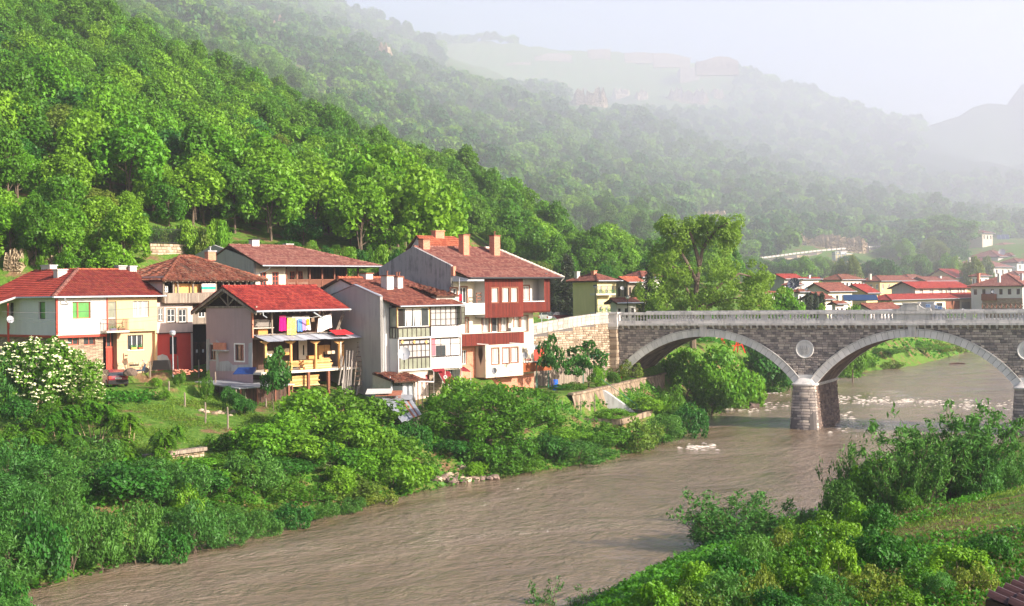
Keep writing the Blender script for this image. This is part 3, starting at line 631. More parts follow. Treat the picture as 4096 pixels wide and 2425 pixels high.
m, nt, b = mat('crazy_paving_stone', 0.9, 0.2); vo = nd(nt, 'ShaderNodeTexVoronoi', feature='DISTANCE_TO_EDGE', _Scale=2.6); nt.links.new(coord(nt, 'UV'), vo.inputs['Vector']); vc = nd(nt, 'ShaderNodeTexVoronoi', _Scale=2.6); nt.links.new(coord(nt, 'UV'), vc.inputs['Vector'])
sx = nd(nt, 'ShaderNodeSeparateColor'); nt.links.new(vc.outputs['Color'], sx.inputs[0])
nt.links.new(mixc(nt, mth(nt, 'LESS_THAN', vo.outputs['Distance'], 0.03), ramp(nt, sx.outputs[0], [(0, (0.34, 0.22, 0.13)), (1, (0.66, 0.5, 0.33))]), (0.16, 0.11, 0.08)), b.inputs['Base Color']); M['crazy'] = m
def glass(name, c, rough=0.08):
 m, nt, b = mat(name, rough, 0.8); n = noise(nt, coord(nt, 'Object'), 1.6, 3)
 nt.links.new(mixc(nt, n, cmul(c, 0.6), cmul(c, 1.5)), b.inputs['Base Color']); return m
M['glass'] = glass('dark_glass', (0.045, 0.05, 0.055)); M['gcurt'] = glass('green_curtain_behind_glass', (0.06, 0.24, 0.05), 0.3)
def curtain(name, c, dk, w=0.16):
 m, nt, b = mat(name, 0.35, 0.5); sp = nd(nt, 'ShaderNodeSeparateXYZ'); nt.links.new(coord(nt, 'UV'), sp.inputs[0])
 f = mth(nt, 'ADD', mth(nt, 'MULTIPLY', mth(nt, 'SINE', mth(nt, 'MULTIPLY', sp.outputs[0], 6.28 / w)), 0.5), 0.5)  # fold shading painted as vertical light and dark stripes
 f2 = noise(nt, coord(nt, 'UV', (1.3, 0.15, 1)), 2.0, 2)
 nt.links.new(mixc(nt, mth(nt, 'MULTIPLY', mth(nt, 'ADD', f, f2), 0.6), dk, c), b.inputs['Base Color']); return m
M['lace'] = curtain('lace_curtain_behind_glass', (0.50, 0.48, 0.47), (0.10, 0.10, 0.11)); M['lace2'] = curtain('pale_curtain', (0.72, 0.68, 0.66), (0.34, 0.31, 0.31), 0.12)
M['greeng'] = glass('greenish_ribbed_glass', (0.20, 0.21, 0.16), 0.25); M['pinkc'] = curtain('pink_curtain', (0.62, 0.16, 0.2), (0.35, 0.08, 0.1), 0.1); M['green'] = plain('green_curtain', (0.07, 0.27, 0.06), 0.8)
M['dish'] = plain('white_dish', (0.40, 0.40, 0.43), 0.4, var=0.04)
def PF(d): return lambda a, z, t: (a, d + t, z)
def PS(x): return lambda a, z, t: (x + t, a, z)
def wall_mb(mb, P, a0, a1, z0, z1, holes=(), rev=0.2, top=None):
 """vertical wall with real openings and reveals; top: list of (a,z) above z1 making a gable"""
 A = sorted({a0, a1, *[min(max(h[k], a0), a1) for h in holes for k in (0, 1)]}); Z = sorted({z0, z1, *[min(max(h[k], z0), z1) for h in holes for k in (2, 3)]})
 for i in range(len(A) - 1):
  for j in range(len(Z) - 1):
   ca, cz = (A[i] + A[i + 1]) / 2, (Z[j] + Z[j + 1]) / 2
   if any(h[0] < ca < h[1] and h[2] < cz < h[3] for h in holes): continue
   mb.face([P(A[i], Z[j], 0), P(A[i + 1], Z[j], 0), P(A[i + 1], Z[j + 1], 0), P(A[i], Z[j + 1], 0)], [(A[i], Z[j]), (A[i + 1], Z[j]), (A[i + 1], Z[j + 1]), (A[i], Z[j + 1])])
 for h in holes:
  q = [(h[0], h[2]), (h[1], h[2]), (h[1], h[3]), (h[0], h[3])]
  for k in range(4):
   (aa, za), (ab, zb) = q[k], q[(k + 1) % 4]
   mb.face([P(aa, za, 0), P(ab, zb, 0), P(ab, zb, rev), P(aa, za, rev)])
 if top: mb.face([P(a, z, 0) for a, z in top], [(a, z) for a, z in top])
 return mb
def window(par, P, r, frame='frm', pane='glass', cols=2, rows=1, dep=0.12, fw=0.06, name='window', sill=None, transom=None, surround=None):
 a0, a1, z0, z1 = r; a0, a1 = min(a0, a1), max(a0, a1); mb = MB()
 def bar(x0, x1, y0, y1, t0=dep, t1=dep + 0.06):
  mb.hexa([P(x0, y0, t0), P(x1, y0, t0), P(x1, y0, t1), P(x0, y0, t1), P(x0, y1, t0), P(x1, y1, t0), P(x1, y1, t1), P(x0, y1, t1)])
 bar(a0, a0 + fw, z0, z1); bar(a1 - fw, a1, z0, z1); bar(a0 + fw, a1 - fw, z0, z0 + fw); bar(a0 + fw, a1 - fw, z1 - fw, z1)
 for k in range(1, cols): c = a0 + (a1 - a0) * k / cols; bar(c - fw * 0.55, c + fw * 0.55, z0 + fw, z1 - fw)
 zs = [z0 + (z1 - z0) * k / rows for k in range(1, rows)] if transom is None else [z0 + (z1 - z0) * transom]
 for z in zs:
  e = [a0 + fw] + [a0 + (a1 - a0) * k / cols for k in range(1, cols)] + [a1 - fw]
  for k in range(len(e) - 1): bar(e[k] + (0 if k == 0 else fw * 0.56), e[k + 1] - (0 if k == len(e) - 2 else fw * 0.56), z - fw * 0.4, z + fw * 0.4)
 o = mb.build(name, M[frame], par)
 t = dep + 0.045; mb = MB(); mb.face([P(a0 + 0.01, z0 + 0.01, t), P(a1 - 0.01, z0 + 0.01, t), P(a1 - 0.01, z1 - 0.01, t), P(a0 + 0.01, z1 - 0.01, t)], [(a0, z0), (a1, z0), (a1, z1), (a0, z1)])
 mb.build('pane', M[pane], o)
 if sill:
  mb = MB(); mb.hexa([P(a0 - 0.05, z0 - 0.06, -0.08), P(a1 + 0.05, z0 - 0.06, -0.08), P(a1 + 0.05, z0 - 0.06, dep), P(a0 - 0.05, z0 - 0.06, dep), P(a0 - 0.05, z0, -0.08), P(a1 + 0.05, z0, -0.08), P(a1 + 0.05, z0, dep), P(a0 - 0.05, z0, dep)]); mb.build('sill', M[sill], o)
 if surround:
  mb = MB(); w = 0.12
  for x0, x1, y0, y1 in ((a0 - w, a0, z0 - w, z1 + w), (a1, a1 + w, z0 - w, z1 + w), (a0, a1, z1, z1 + w), (a0, a1, z0 - w, z0)):
   mb.hexa([P(x0, y0, -0.025), P(x1, y0, -0.025), P(x1, y0, 0.05), P(x0, y0, 0.05), P(x0, y1, -0.025), P(x1, y1, -0.025), P(x1, y1, 0.05), P(x0, y1, 0.05)])
  mb.build('window_surround', M[surround], o)
 return o
def rF(fr, c, x0, y0, x1, y1, d=0.0):
 ym, xm = (y0 + y1) / 2, (x0 + x1) / 2
 return (fr.front(c(x0, ym), d)[0], fr.front(c(x1, ym), d)[0], fr.front(c(xm, y1), d)[1], fr.front(c(xm, y0), d)[1])
def rS(fr, c, x0, y0, x1, y1, x=0.0):
 ym, xm = (y0 + y1) / 2, (x0 + x1) / 2; a, b_ = fr.side(c(x1, ym), x)[0], fr.side(c(x0, ym), x)[0]
 return (min(a, b_), max(a, b_), fr.side(c(xm, y1), x)[1], fr.side(c(xm, y0), x)[1])
def roof_plane(par, pts, m, geo=True, name='roof', tw=0.24, th=0.34, thick=0.12, under='wdk', jit=0.0, amp=0.03):
 """tiled slope: pts planar polygon, pts[0]->pts[1] is the eave; real rolled courses when geo"""
 p = [Vector(q) for q in pts]; e = (p[1] - p[0]).normalized(); n = None
 for k in range(2, len(p)):
  n = e.cross(p[k] - p[0])
  if n.length > 1e-3: break
 n.normalize()
 if n.z < 0: n = -n
 s = n.cross(e)
 if (p[2] - p[0]).dot(s) < 0: s = -s
 uv = [((q - p[0]).dot(e), (q - p[0]).dot(s)) for q in p]
 mb = MB(); rj = random.Random(int(abs(p[0].x * 977 + p[0].y * 131)) + 1)
 if geo:
  u0, u1 = min(a for a, _ in uv), max(a for a, _ in uv); v0, v1 = 0.0, max(b for _, b in uv)
  bm = bmesh.new(); ul = bm.loops.layers.uv.new('UVMap')
  nu = int((u1 - u0) / (tw / 4)) + 1; nv = int((v1 - v0) / th) + 1
  us = [u0 + (u1 - u0) * i / nu for i in range(nu + 1)]
  sg = [0.05 * jit * math.sin(i * 0.21 + 1.3) + 0.03 * jit * math.sin(i * 0.057) for i in range(nu + 1)]
  for j in range(nv):
   va, vb = v0 + j * th, v0 + (j + 1) * th; rows = []
   hr = [rj.uniform(-1, 1) * 0.02 * jit for _ in range(int((u1 - u0) / tw) + 3)]
   for vv, hh in ((va, 0.05), (vb, 0.012)):
    rows.append([bm.verts.new(p[0] + e * u + s * vv + n * (hh + 0.01 + amp * (0.5 + 0.5 * math.sin(2 * math.pi * u / tw)) + sg[i] * (1 - abs(2 * vv / max(v1, .1) - 1)) + hr[int((u - u0) / tw)])) for i, u in enumerate(us)])
   lo = [bm.verts.new(p[0] + e * u + s * va + n * 0.0) for u in us]
   for i in range(nu):
    f = bm.faces.new((rows[0][i], rows[0][i + 1], rows[1][i + 1], rows[1][i]))
    for l, q in zip(f.loops, ((us[i], va + 0.01), (us[i + 1], va + 0.01), (us[i + 1], vb - 0.01), (us[i], vb - 0.01))): l[ul].uv = (q[0] - tw * 0.25, q[1])
    f2 = bm.faces.new((lo[i], lo[i + 1], rows[0][i + 1], rows[0][i]))
    for l in f2.loops: l[ul].uv = (us[i], va + 0.012)
  for k in range(1, len(p)):
   a, b_ = p[k], p[(k + 1) % len(p)]; en = (b_ - a).cross(n).normalized(); cen = sum(p, Vector()) / len(p)
   if (cen - a).dot(en) > 0: en = -en
   bmesh.ops.bisect_plane(bm, geom=list(bm.verts) + list(bm.edges) + list(bm.faces), plane_co=a, plane_no=en, clear_outer=True)
  me = bpy.data.meshes.new(name); bm.to_mesh(me); bm.free(); me.materials.append(m if not isinstance(m, str) else M[m])
  o = bpy.data.objects.new(name, me); COL.objects.link(o); o.parent = par
 else:
  mb.face([q + n * 0.05 for q in p], uv)
  for k in range(len(p)): l = (k + 1) % len(p); mb.face([p[k], p[l], p[l] + n * 0.05, p[k] + n * 0.05], [uv[k], uv[l], uv[l], uv[k]])
  o = mb.build(name, m if not isinstance(m, str) else M[m], par)
 sb = MB(); sb.face([q - n * 0.01 for q in p]); sb.face([q - n * thick for q in p])
 for k in range(len(p)): l = (k + 1) % len(p); sb.face([p[k] - n * 0.01, p[l] - n * 0.01, p[l] - n * thick, p[k] - n * thick])
 sb.build('roof_boarding', M[under], o); return o
def ridge(par, pts, m='t_dred', r=0.13, name='ridge_tiles', n=None):
 mb = MB(); rj = random.Random(9)
 for a, b_ in zip(pts, pts[1:]):
  a, b_ = Vector(a), Vector(b_); L = (b_ - a).length; k = max(1, int(L / 0.38))
  for i in range(k):
   p0 = a.lerp(b_, i / k); p1 = a.lerp(b_, (i + 1.12) / k); j = Vector((0, 0, rj.uniform(-0.015, 0.015)))
   mb.tube([p0 + j + Vector((0, 0, 0.05)), p1 + j + Vector((0, 0, 0.03))], [r * 1.12, r * 0.9], 8)
 return mb.build(name, M[m] if isinstance(m, str) else m, par)
def gutter(par, pts, r=0.075, name='gutter', m='gutter'): return MB().tube(pts, r, 7).build(name, M[m], par)
def chimney(par, x, y, z0, w, d, h, m='off', cap='cement', pots=0, name='chimney'):
 o = MB().box(x - w / 2, x + w / 2, y - d / 2, y + d / 2, z0, z0 + h).build(name, M[m], par)
 mb = MB().box(x - w / 2 - 0.08, x + w / 2 + 0.08, y - d / 2 - 0.08, y + d / 2 + 0.08, z0 + h, z0 + h + 0.1)
 for k in range(pots): cx = x - w / 2 + w * (k + 0.5) / pots; mb.cyl((cx, y), 0.07, z0 + h + 0.1, z0 + h + 0.45, 8); mb.cyl((cx, y), 0.13, z0 + h + 0.45, z0 + h + 0.5, 8)
 mb.build('chimney_cap', M[cap], o); return o
def dish(px, py, Y, r, label, look=(0.25, -0.95), pole=0.6, group=None, name='satellite_dish'):
 r *= 0.5
 p = at(px, py, Y); t = thing(name, label, 'satellite dish', p, 0, group)
 f = Vector((look[0], look[1], 0.35)).normalized(); x = f.cross(Vector((0, 0, 1))).normalized(); y = x.cross(f)
 mb = MB(); n = 20; rg = []
 for k in range(5): q = k / 4; rg.append([(x * math.cos(2 * math.pi * i / n) * 0.92 + y * math.sin(2 * math.pi * i / n)) * r * q + f * (0.28 * r * q * q) for i in range(n)])
 for a, b_ in zip(rg, rg[1:]):
  for i in range(n): j = (i + 1) % n; mb.face([a[i], a[j], b_[j], b_[i]]); mb.face([a[i] - f * 0.02, a[j] - f * 0.02, b_[j] - f * 0.02, b_[i] - f * 0.02])
 mb.build('reflector', M['dish'], t, smooth=True)
 mb = MB(); mb.tube([-y * r * 0.9 + f * 0.1, -y * r * 0.35 + f * r * 0.95], 0.025, 5); mb.obox(-y * r * 0.3 + f * r * 1.0, x * 0.05, y * 0.05, f * 0.09); mb.build('feed_arm', M['gutter'], t)
 mb = MB(); mb.tube([(0, 0, 0), -f * 0.25, -f * 0.25 + Vector((0, 0, -pole))], 0.03, 6); mb.tube([-f * 0.25 + Vector((0, 0, -pole)), -f * 0.7 + Vector((0, 0, -pole))], 0.03, 6); mb.build('bracket', M['metal'], t)
 return t
def strip(P, a0, a1, z0, z1, t0, t1): return [P(a0, z0, t0), P(a1, z0, t0), P(a1, z0, t1), P(a0, z0, t1), P(a0, z1, t0), P(a1, z1, t0), P(a1, z1, t1), P(a0, z1, t1)]
# ================================================================ HOUSE 1: white and beige house with dark red roof
f1 = Frame(225.0, 120.0, 47, 7.4, py=1180)
h1 = fthing(f1, 'terraced_house', 'white and beige house under one dark red tiled roof at the left edge', 'house')
ze = f1.front(cA(1500, 445), -0.45)[1]; zb = f1.front(cA(1500, 975), 0)[1]; aW = f1.front(cA(1516, 700))[0]; aR = f1.front(cA(2222, 700))[0]
DP = 4.8; sl = 0.46; OV = 0.45; zr = ze + (DP + OV) * sl
hol = [rF(f1, cA, 1025, 520, 1283, 760)]
mb = wall_mb(MB(), PF(0), 0.0, aW - 0.08, zb, ze + 0.15, hol); mb.build('white_wall', M['white'], h1)
w = window(h1, PF(0), hol[0], 'frmr', 'gcurt', cols=1, dep=0.14, fw=0.07); a0, a1, z0, z1 = hol[0]
MB().hexa(strip(PF(0), a0 + 0.50, a0 + 0.62, z0 + 0.07, z1 - 0.07, 0.13, 0.20)).build('mullion', M['frmr'], w)
mb = MB().hexa(strip(PF(0), 0.02, aW - 0.1, zb - 0.22, zb - 0.002, -0.05, 0.3)); mb.hexa(strip(PF(0), -0.05, 0.13, zb - 0.22, ze + 0.1, -0.06, 0.1)); mb.hexa(strip(PF(0), aW - 0.08, aW + 0.05, zb + 0.1, ze + 0.1, -0.06, 0.2)); mb.build('red_beams', M['beam'], h1)
yL = 12.5; zs = f1.side(cA(400, 965))[1]
hs = [rS(f1, cA, 545, 522, 638, 765), rS(f1, cA, 130, 535, 193, 762)]
wall_mb(MB(), PS(0), 0.12, yL, zb, ze + 0.15, hs).build('side_wall', M['white'], h1)
window(h1, PS(0), hs[0], 'frmb', 'gcurt', cols=1, dep=0.15); window(h1, PS(0), hs[1], 'frmb', 'glass', cols=1, dep=0.15)
MB().hexa(strip(PS(0), 0.13, yL, zb - 0.2, zb - 0.002, -0.05, 0.2)).build('red_beam', M['beam'], h1)
yp = f1.side(cA(115, 700), -0.9)[0]; MB().box(-0.98, -0.84, yp - 0.07, yp + 0.07, -0.6, ze - 0.5).build('porch_post', M['beam'], h1)
hg = [rF(f1, cA, 958, 1018, 1115, 1130, 0.35), rF(f1, cA, 1185, 1008, 1345, 1130, 0.35)]
wall_mb(MB(), PF(0.35), 0.2, aW - 0.25, -0.8, zb - 0.2, hg).build('stone_wall', M['slate'], h1)
for r_ in hg: window(h1, PF(0.35), r_, 'frmr', 'glass', cols=2, dep=0.12)
wall_mb(MB(), PS(0.35), 0.36, yL, -0.8, zb - 0.2).build('lower_side_wall', M['slate'], h1)
aD0, aD1 = f1.front(cA(1490, 1000), 0.7)[0], f1.front(cA(1622, 1000), 0.7)[0]
hol = [rF(f1, cA, 1885, 508, 2108, 735), rF(f1, cA, 1532, 515, 1650, 925)]
zb2 = f1.front(cA(1900, 940))[1]
wall_mb(MB(), PF(0.02), aW + 0.05, aR, zb2, ze + 0.15, hol).build('beige_wall', M['beige'], h1)
window(h1, PF(0), hol[0], 'frm', 'lace', cols=3, dep=0.16); window(h1, PF(0), hol[1], 'frm', 'greeng', cols=1, dep=0.18, transom=0.42, name='balcony_door')
hb2 = [rF(f1, cA, 1803, 990, 2022, 1200, 0.4)]; aE0 = f1.front(cA(1655, 1200), 0.4)[0]; aE1 = f1.front(cA(2213, 1200), 0.4)[0]; zst = f1.front(cA(1900, 1375), 0.4)[1]
wall_mb(MB(), PF(0.4), aE0, aE1, zst, zb2 - 0.002, hb2).build('apricot_wall', M['beige2'], h1)
wall_mb(MB(), PF(0.34), aE0, aE1, -0.8, zst).build('stone_plinth', M['crazy'], h1)
window(h1, PF(0.4), hb2[0], 'frm', 'glass', cols=3, dep=0.16, sill='frm')
MB().hexa(strip(PF(0.4), aE0, aE0 + 0.01, 0, zb2, 0.0, 1.2)).build('door_reveal', M['beige2'], h1)
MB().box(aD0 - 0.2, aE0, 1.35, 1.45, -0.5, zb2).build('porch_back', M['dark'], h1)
r_ = rF(f1, cA, 1500, 1172, 1618, 1470, 1.0); zdo = r_[3]
dr = MB().box(r_[0], r_[1], 1.0, 1.06, -0.4, zdo).build('front_door', M['beam'], h1)
mb = MB()
for q0, q1 in ((0.15, 0.45), (0.55, 0.92)):
 for s0, s1 in ((0.12, 0.46), (0.54, 0.88)): mb.box(r_[0] + (r_[1] - r_[0]) * s0, r_[0] + (r_[1] - r_[0]) * s1, 0.975, 0.998, -0.2 + (zdo + 0.2) * q0, -0.2 + (zdo + 0.2) * q1)
mb.build('door_moulding', M['beam'], dr); MB().tube([(r_[1] - 0.12, 0.95, 0.85), (r_[1] - 0.12, 0.95, 1.0)], 0.02, 6).build('handle', M['metal'], dr)
mb = MB().box(r_[0] - 0.05, r_[1] + 0.05, 0.98, 1.05, zdo + 0.002, zdo + 0.12); mb.box(r_[0], r_[0] + 0.07, 0.98, 1.05, zdo + 0.12, zb2 - 0.05); mb.box(r_[0] + 0.42, r_[0] + 0.5, 0.98, 1.05, zdo + 0.12, zb2 - 0.05); fl_ = mb.build('fanlight_frame', M['frmr'], h1)
MB().box(r_[0], r_[1] + 0.05, 1.055, 1.07, zdo + 0.12, zb2 - 0.05).build('pane', M['glass'], fl_)
r_ = rF(f1, cA, 1742, 1248, 1800, 1325, 0.4); mbx = MB().hexa(strip(PF(0.4), *r_, -0.14, 0.0)).build('meter_box', M['beige2'], h1)
mb = MB()
for k in (0.3, 0.7):
 c_ = (r_[0] + (r_[1] - r_[0]) * k, 0.25, r_[2] + (r_[3] - r_[2]) * 0.6); mb.tube([c_, (c_[0], 0.235, c_[2])], 0.07, 8)
mb.build('dial', M['dark'], mbx)
b0, b1 = f1.front(cA(1500, 930), -0.75)[0], f1.front(cA(1822, 930), -0.75)[0]; zf = f1.front(cA(1650, 930), -0.75)[1]
bal = MB().box(b0, b1, -0.85, 0.02, zf - 0.16, zf).build('balcony', M['slat'], h1); mb = MB()
zt_ = zf + 1.0
for k in range(19): x = b0 + 0.04 + (b1 - b0 - 0.08) * k / 18; mb.beam((x, -0.8, zf), (x, -0.8, zt_), 0.022)
for k in range(1, 5):
 for x in (b0 + 0.04, b1 - 0.04): mb.beam((x, -0.8 + k * 0.16, zf), (x, -0.8 + k * 0.16, zt_), 0.022)
mb.beam((b0, -0.8, zt_), (b1, -0.8, zt_), 0.04); mb.beam((b0, -0.8, zf + 0.08), (b1, -0.8, zf + 0.08), 0.03)
for x in (b0 + 0.04, b1 - 0.04): mb.beam((x, -0.8, zt_), (x, 0, zt_), 0.04)
mb.build('railing', M['brown'], bal)
rt = f1.front(cA(2335, 425), -OV)[0]
roof_plane(h1, [(-OV, -OV, ze), (rt, -OV, ze), (rt, DP, zr), (DP, DP, zr)], 't_dred')
yq = f1.side(cA(232, 440), -OV)[0]
roof_plane(h1, [(-OV, yL + 0.4, ze), (-OV, -OV, ze), (DP, DP, zr), (DP, yL + 0.4, zr)], 't_rib', tw=0.3, th=0.4, amp=0.045)
roof_plane(h1, [(-OV - 2.6, yL + 0.4, ze - 2.6 * sl), (-OV - 2.6, yq + 2.6, ze - 2.6 * sl), (-OV, yq, ze), (-OV, yL + 0.4, ze)], 't_rib', tw=0.3, th=0.4, amp=0.045, name='porch_roof')
ridge(h1, [(-OV, -OV, ze + 0.02), (DP, DP, zr)], 't_pnk', 0.16); ridge(h1, [(DP, DP, zr), (rt, DP, zr)], 't_org', 0.1); ridge(h1, [(DP, DP, zr), (DP, yL, zr)], 't_org', 0.1)
gutter(h1, [(-OV - 0.08, -OV - 0.08, ze - 0.02), (rt + 0.05, -OV - 0.08, ze - 0.02)], 0.085); gutter(h1, [(-OV - 0.08, yq, ze - 0.02), (-OV - 0.08, -OV - 0.05, ze - 0.02)]); gutter(h1, [(-OV - 2.68, yq + 2.6, ze - 2.6 * sl - 0.02), (-OV - 0.1, yq - 0.05, ze - 0.02)], 0.1, 'verge_board', 'frm')
gutter(h1, [(0.5, -OV - 0.08, ze - 0.05), (0.5, -OV - 0.08, ze - 0.35), (1.1, -0.12, ze - 0.62)], 0.05, 'downpipe')
MB().poly([(aR - 0.01, 0.03, -0.8), (aR - 0.01, 2 * DP, -0.8), (aR - 0.01, 2 * DP, ze), (aR - 0.01, DP, zr - 0.25), (aR - 0.01, 0.03, ze)], (-0.2, 0, 0)).build('gable_wall', M['beige'], h1)
roof_plane(h1, [(rt, 2 * DP + OV, ze), (2 * DP, 2 * DP + OV, ze), (DP, DP, zr), (rt, DP, zr)], 't_dred', geo=False, name='back_roof')
for x0, y0, x1, y1, dd, mm in ((762, 60, 942, 118, 5.6, 'off'), (1635, 8, 1778, 108, 5.0, 'grey'), (1800, 12, 1925, 132, 4.6, 'off')):
 r_ = rF(f1, cA, x0, y0, x1, y1, dd); w_ = r_[1] - r_[0]; chimney(h1, (r_[0] + r_[1]) / 2, dd, r_[2] - 0.5, w_ * 0.75, w_ * 0.6, r_[3] - r_[2] + 0.4, mm)
yy1 = f1.side(cA(380, 100), 3.0)[0]; chimney(h1, 5.2, yy1, zr - 0.3, 0.7, 1.6, 0.75, 'off')
def place_f(o, fr, x, y, z): o.location = fr.world(x, y, z); o.rotation_euler = (0, 0, fr.ang); return o
def flower_pot(fr, x, y, z, w, col, label, leafcol=None):
 t = thing('planter', label, 'planter', fr.world(x, y, z), fr.ang)
 MB().hexa([(-w / 2 * 0.85, -0.09, 0), (w / 2 * 0.85, -0.09, 0), (w / 2 * 0.85, 0.09, 0), (-w / 2 * 0.85, 0.09, 0), (-w / 2, -0.11, 0.2), (w / 2, -0.11, 0.2), (w / 2, 0.11, 0.2), (-w / 2, 0.11, 0.2)]).build('box', plain('planter_paint', col, 0.5), t)
 mb = MB(); rr = random.Random(int(x * 100))
 for _ in range(60):
  c_ = Vector((rr.uniform(-w / 2, w / 2), rr.uniform(-.1, .1), 0.2 + abs(rr.gauss(0, 0.13)))); a_ = Vector((rr.gauss(0, 1), rr.gauss(0, 1), rr.gauss(0, 1))).normalized() * 0.05; b_ = a_.orthogonal().normalized() * 0.04; mb.cur = rr.random(); mb.face([c_ - a_, c_ + b_, c_ + a_, c_ - b_])
 mb.build('plant', M['green'], t); return t
a_, z_ = f1.front(cA(1888, 1200), 0.45); flower_pot(f1, a_, 0.42, hb2[0][2], 0.55, (0.75, 0.6, 0.1), 'yellow flower box on the sill of the apricot ground floor window')
a_, z_ = f1.front(cA(1960, 1200), 0.45); flower_pot(f1, a_ + .15, 0.42, hb2[0][2], 0.4, (0.55, 0.12, 0.05), 'red flower box right of the yellow one on the same sill')
flower_pot(f1, b0 + 0.7, -0.68, zf, 0.6, (0.12, 0.16, 0.3), 'blue grey planter on the small balcony of the beige house'); flower_pot(f1, b1 - 0.7, -0.68, zf, 0.7, (0.2, 0.12, 0.08), 'planter with trailing flowers at the right end of the small balcony')
dish(*cA(145, 775), 115.5, 0.62, 'white satellite dish by the red porch post of the white house', (0.5, -0.85))
gw = thing('garden_wall', 'low rough stone wall behind the dark blue car', 'wall', f1.world(-3.2, 6, 0), f1.ang + R(90))
stones(MB(), [(-7, 0), (9, 0)], -0.8, 1.5, 0.25, 0.45, bulge=0.07).build('facing_stones', m_rubble, gw); MB().box(-7, 9, 0.02, 0.4, -0.8, 1.45).build('core', m_joint, gw)
# ================================================================ HOUSE 2: old house with timber gallery
f2 = Frame(628.0, 127.2, 47, 7.8, py=1400)
h2 = fthing(f2, 'old_house', 'old house with shaggy clay tile roof, wooden gallery and red ground floor', 'house')
a1_ = f2.front(c1(1430, 700))[0]; zj = f2.front(c1(1300, 790))[1]; zu = f2.front(c1(1300, 575))[1]
r_ = [rF(f2, c1, 1265, 832, 1322, 960)]
wall_mb(MB(), PF(0.12), -0.1, a1_, -0.8, zj - 0.1, r_).build('red_wall', M['red'], h2); window(h2, PF(0.12), r_[0], 'frmb', 'glass', cols=2, rows=2)
MB().poly([(f2.front(c1(x, y))[0], 0.085, f2.front(c1(x, y))[1]) for x, y in ((1166, 1045), (1258, 1050), (1260, 1000), (1245, 972), (1210, 960), (1168, 975))], (0, 0.03, 0)).build('bare_patch', M['off'], h2)
hw = [rF(f2, c1, *q) for q in ((1176, 620, 1207, 710), (1242, 625, 1298, 720), (1327, 627, 1383, 722))]
wall_mb(MB(), PF(0), -0.1, a1_, zj - 0.1, zu, hw).build('pink_wall', M['pink'], h2)
for q in hw: window(h2, PF(0), q, 'frm', 'glass', cols=2, rows=2, dep=0.04, surround='wold', fw=0.05)
MB().hexa(strip(PF(0), -0.1, a1_ + 0.05, zj - 0.18, zj - 0.1, -0.08, 0.14)).build('jetty_beam', M['wdk'], h2)
MB().box(a1_ - 0.15, a1_ - 0.0, 0.01, 7, -0.8, zu).build('right_wall', M['pink'], h2)
pa, pb = a1_, f2.front(c1(1560, 950), 0.9)[0]
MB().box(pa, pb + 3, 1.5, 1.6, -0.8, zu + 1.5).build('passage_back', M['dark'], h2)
r_ = rF(f2, c1, 1434, 888, 1526, 1045, 0.9)
for k in (0, 1):
 w_ = (r_[1] - r_[0]) / 2; d_ = MB().box(r_[0] + k * w_ + 0.02, r_[0] + (k + 1) * w_ - 0.02, 0.9, 0.96, -0.4, r_[3]).build('passage_door', M['wdk'], h2)
 MB().box(r_[0] + k * w_ + 0.3, r_[0] + k * w_ + 0.5, 0.89, 0.898, r_[3] - 0.75, r_[3] - 0.45).build('notice_paper', M['frm'], d_)
MB().box(pa, pb + 1, 0.85, 1.0, r_[3] + 0.02, r_[3] + 0.25).build('door_lintel', M['wdk'], h2)
r_ = rF(f2, c1, 1474, 630, 1524, 685, 0.4); zz0 = f2.front(c1(1480, 740), 0.4)[1]
wall_mb(MB(), PF(0.4), pa, pb + 0.8, zz0, zu, [r_]).build('timber_bay', M['wold'], h2); window(h2, PF(0.4), r_, 'frm', 'glass', cols=2, rows=1, dep=0.05)
zg0 = zu; gF = -0.55
gz1 = f2.front(c1(1400, 505), gF)[1]; ge = f2.front(c1(1215, 412), -1.05)[1]; aL = f2.front(c1(1222, 540), gF)[0]; aRR = f2.front(c2(640, 560), gF)[0]
ac = f2.front(c1(1215, 415), -1.05)[0]; aEnd = f2.front(c2(688, 415), -1.05)[0]
wall_mb(MB(), PF(gF), aL, aRR, zg0 - 0.05, gz1).build('gallery_boarding', M['wold'], h2)
MB().box(aL, aRR, gF + 0.01, 8, zg0 - 0.12, zg0 + 0.05).build('gallery_floor', M['wdk'], h2)
wall_mb(MB(), PS(aL), gF, 8.0, zg0 - 0.05, ge + 0.4).build('gallery_side_wall', M['pink'], h2)
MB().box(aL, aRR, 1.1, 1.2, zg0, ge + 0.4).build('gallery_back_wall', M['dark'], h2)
for q in ((1296, 432, 1322, 500), (1328, 436, 1430, 502), (1442, 440, 1494, 503)):
 r_ = rF(f2, c1, *q, gF + 0.5); MB().hexa(strip(PF(gF + 0.5), r_[0], r_[1], gz1 - 0.3, r_[3], 0, 0.05)).build('chipboard_panel', M['wood'], h2)
for q in ((1222, 452, 1252, 500),):
 r_ = rF(f2, c1, *q, gF + 0.3); window(h2, PF(gF + 0.3), r_, 'frm', 'glass', cols=2, rows=2)
x = aL + 0.1
for cx in (1215, 1290, 1324, 1436, 1606):
 x = f2.front(c1(cx, 470), gF)[0]; MB().box(x - 0.07, x + 0.07, gF + 0.02, gF + 0.16, gz1 - 0.4, ge + 0.2).build('gallery_post', M['wold'], h2)
for cx in (360, 402, 445, 490, 535, 595):
 x = f2.front(c2(cx, 450), gF)[0]; MB().box(x - 0.07, x + 0.07, gF + 0.02, gF + 0.16, gz1 - 0.4, ge + 0.2).build('gallery_post', M['wold'], h2)
k = 5.0; zt_ = ge + k * 0.46; yb_ = 9.5
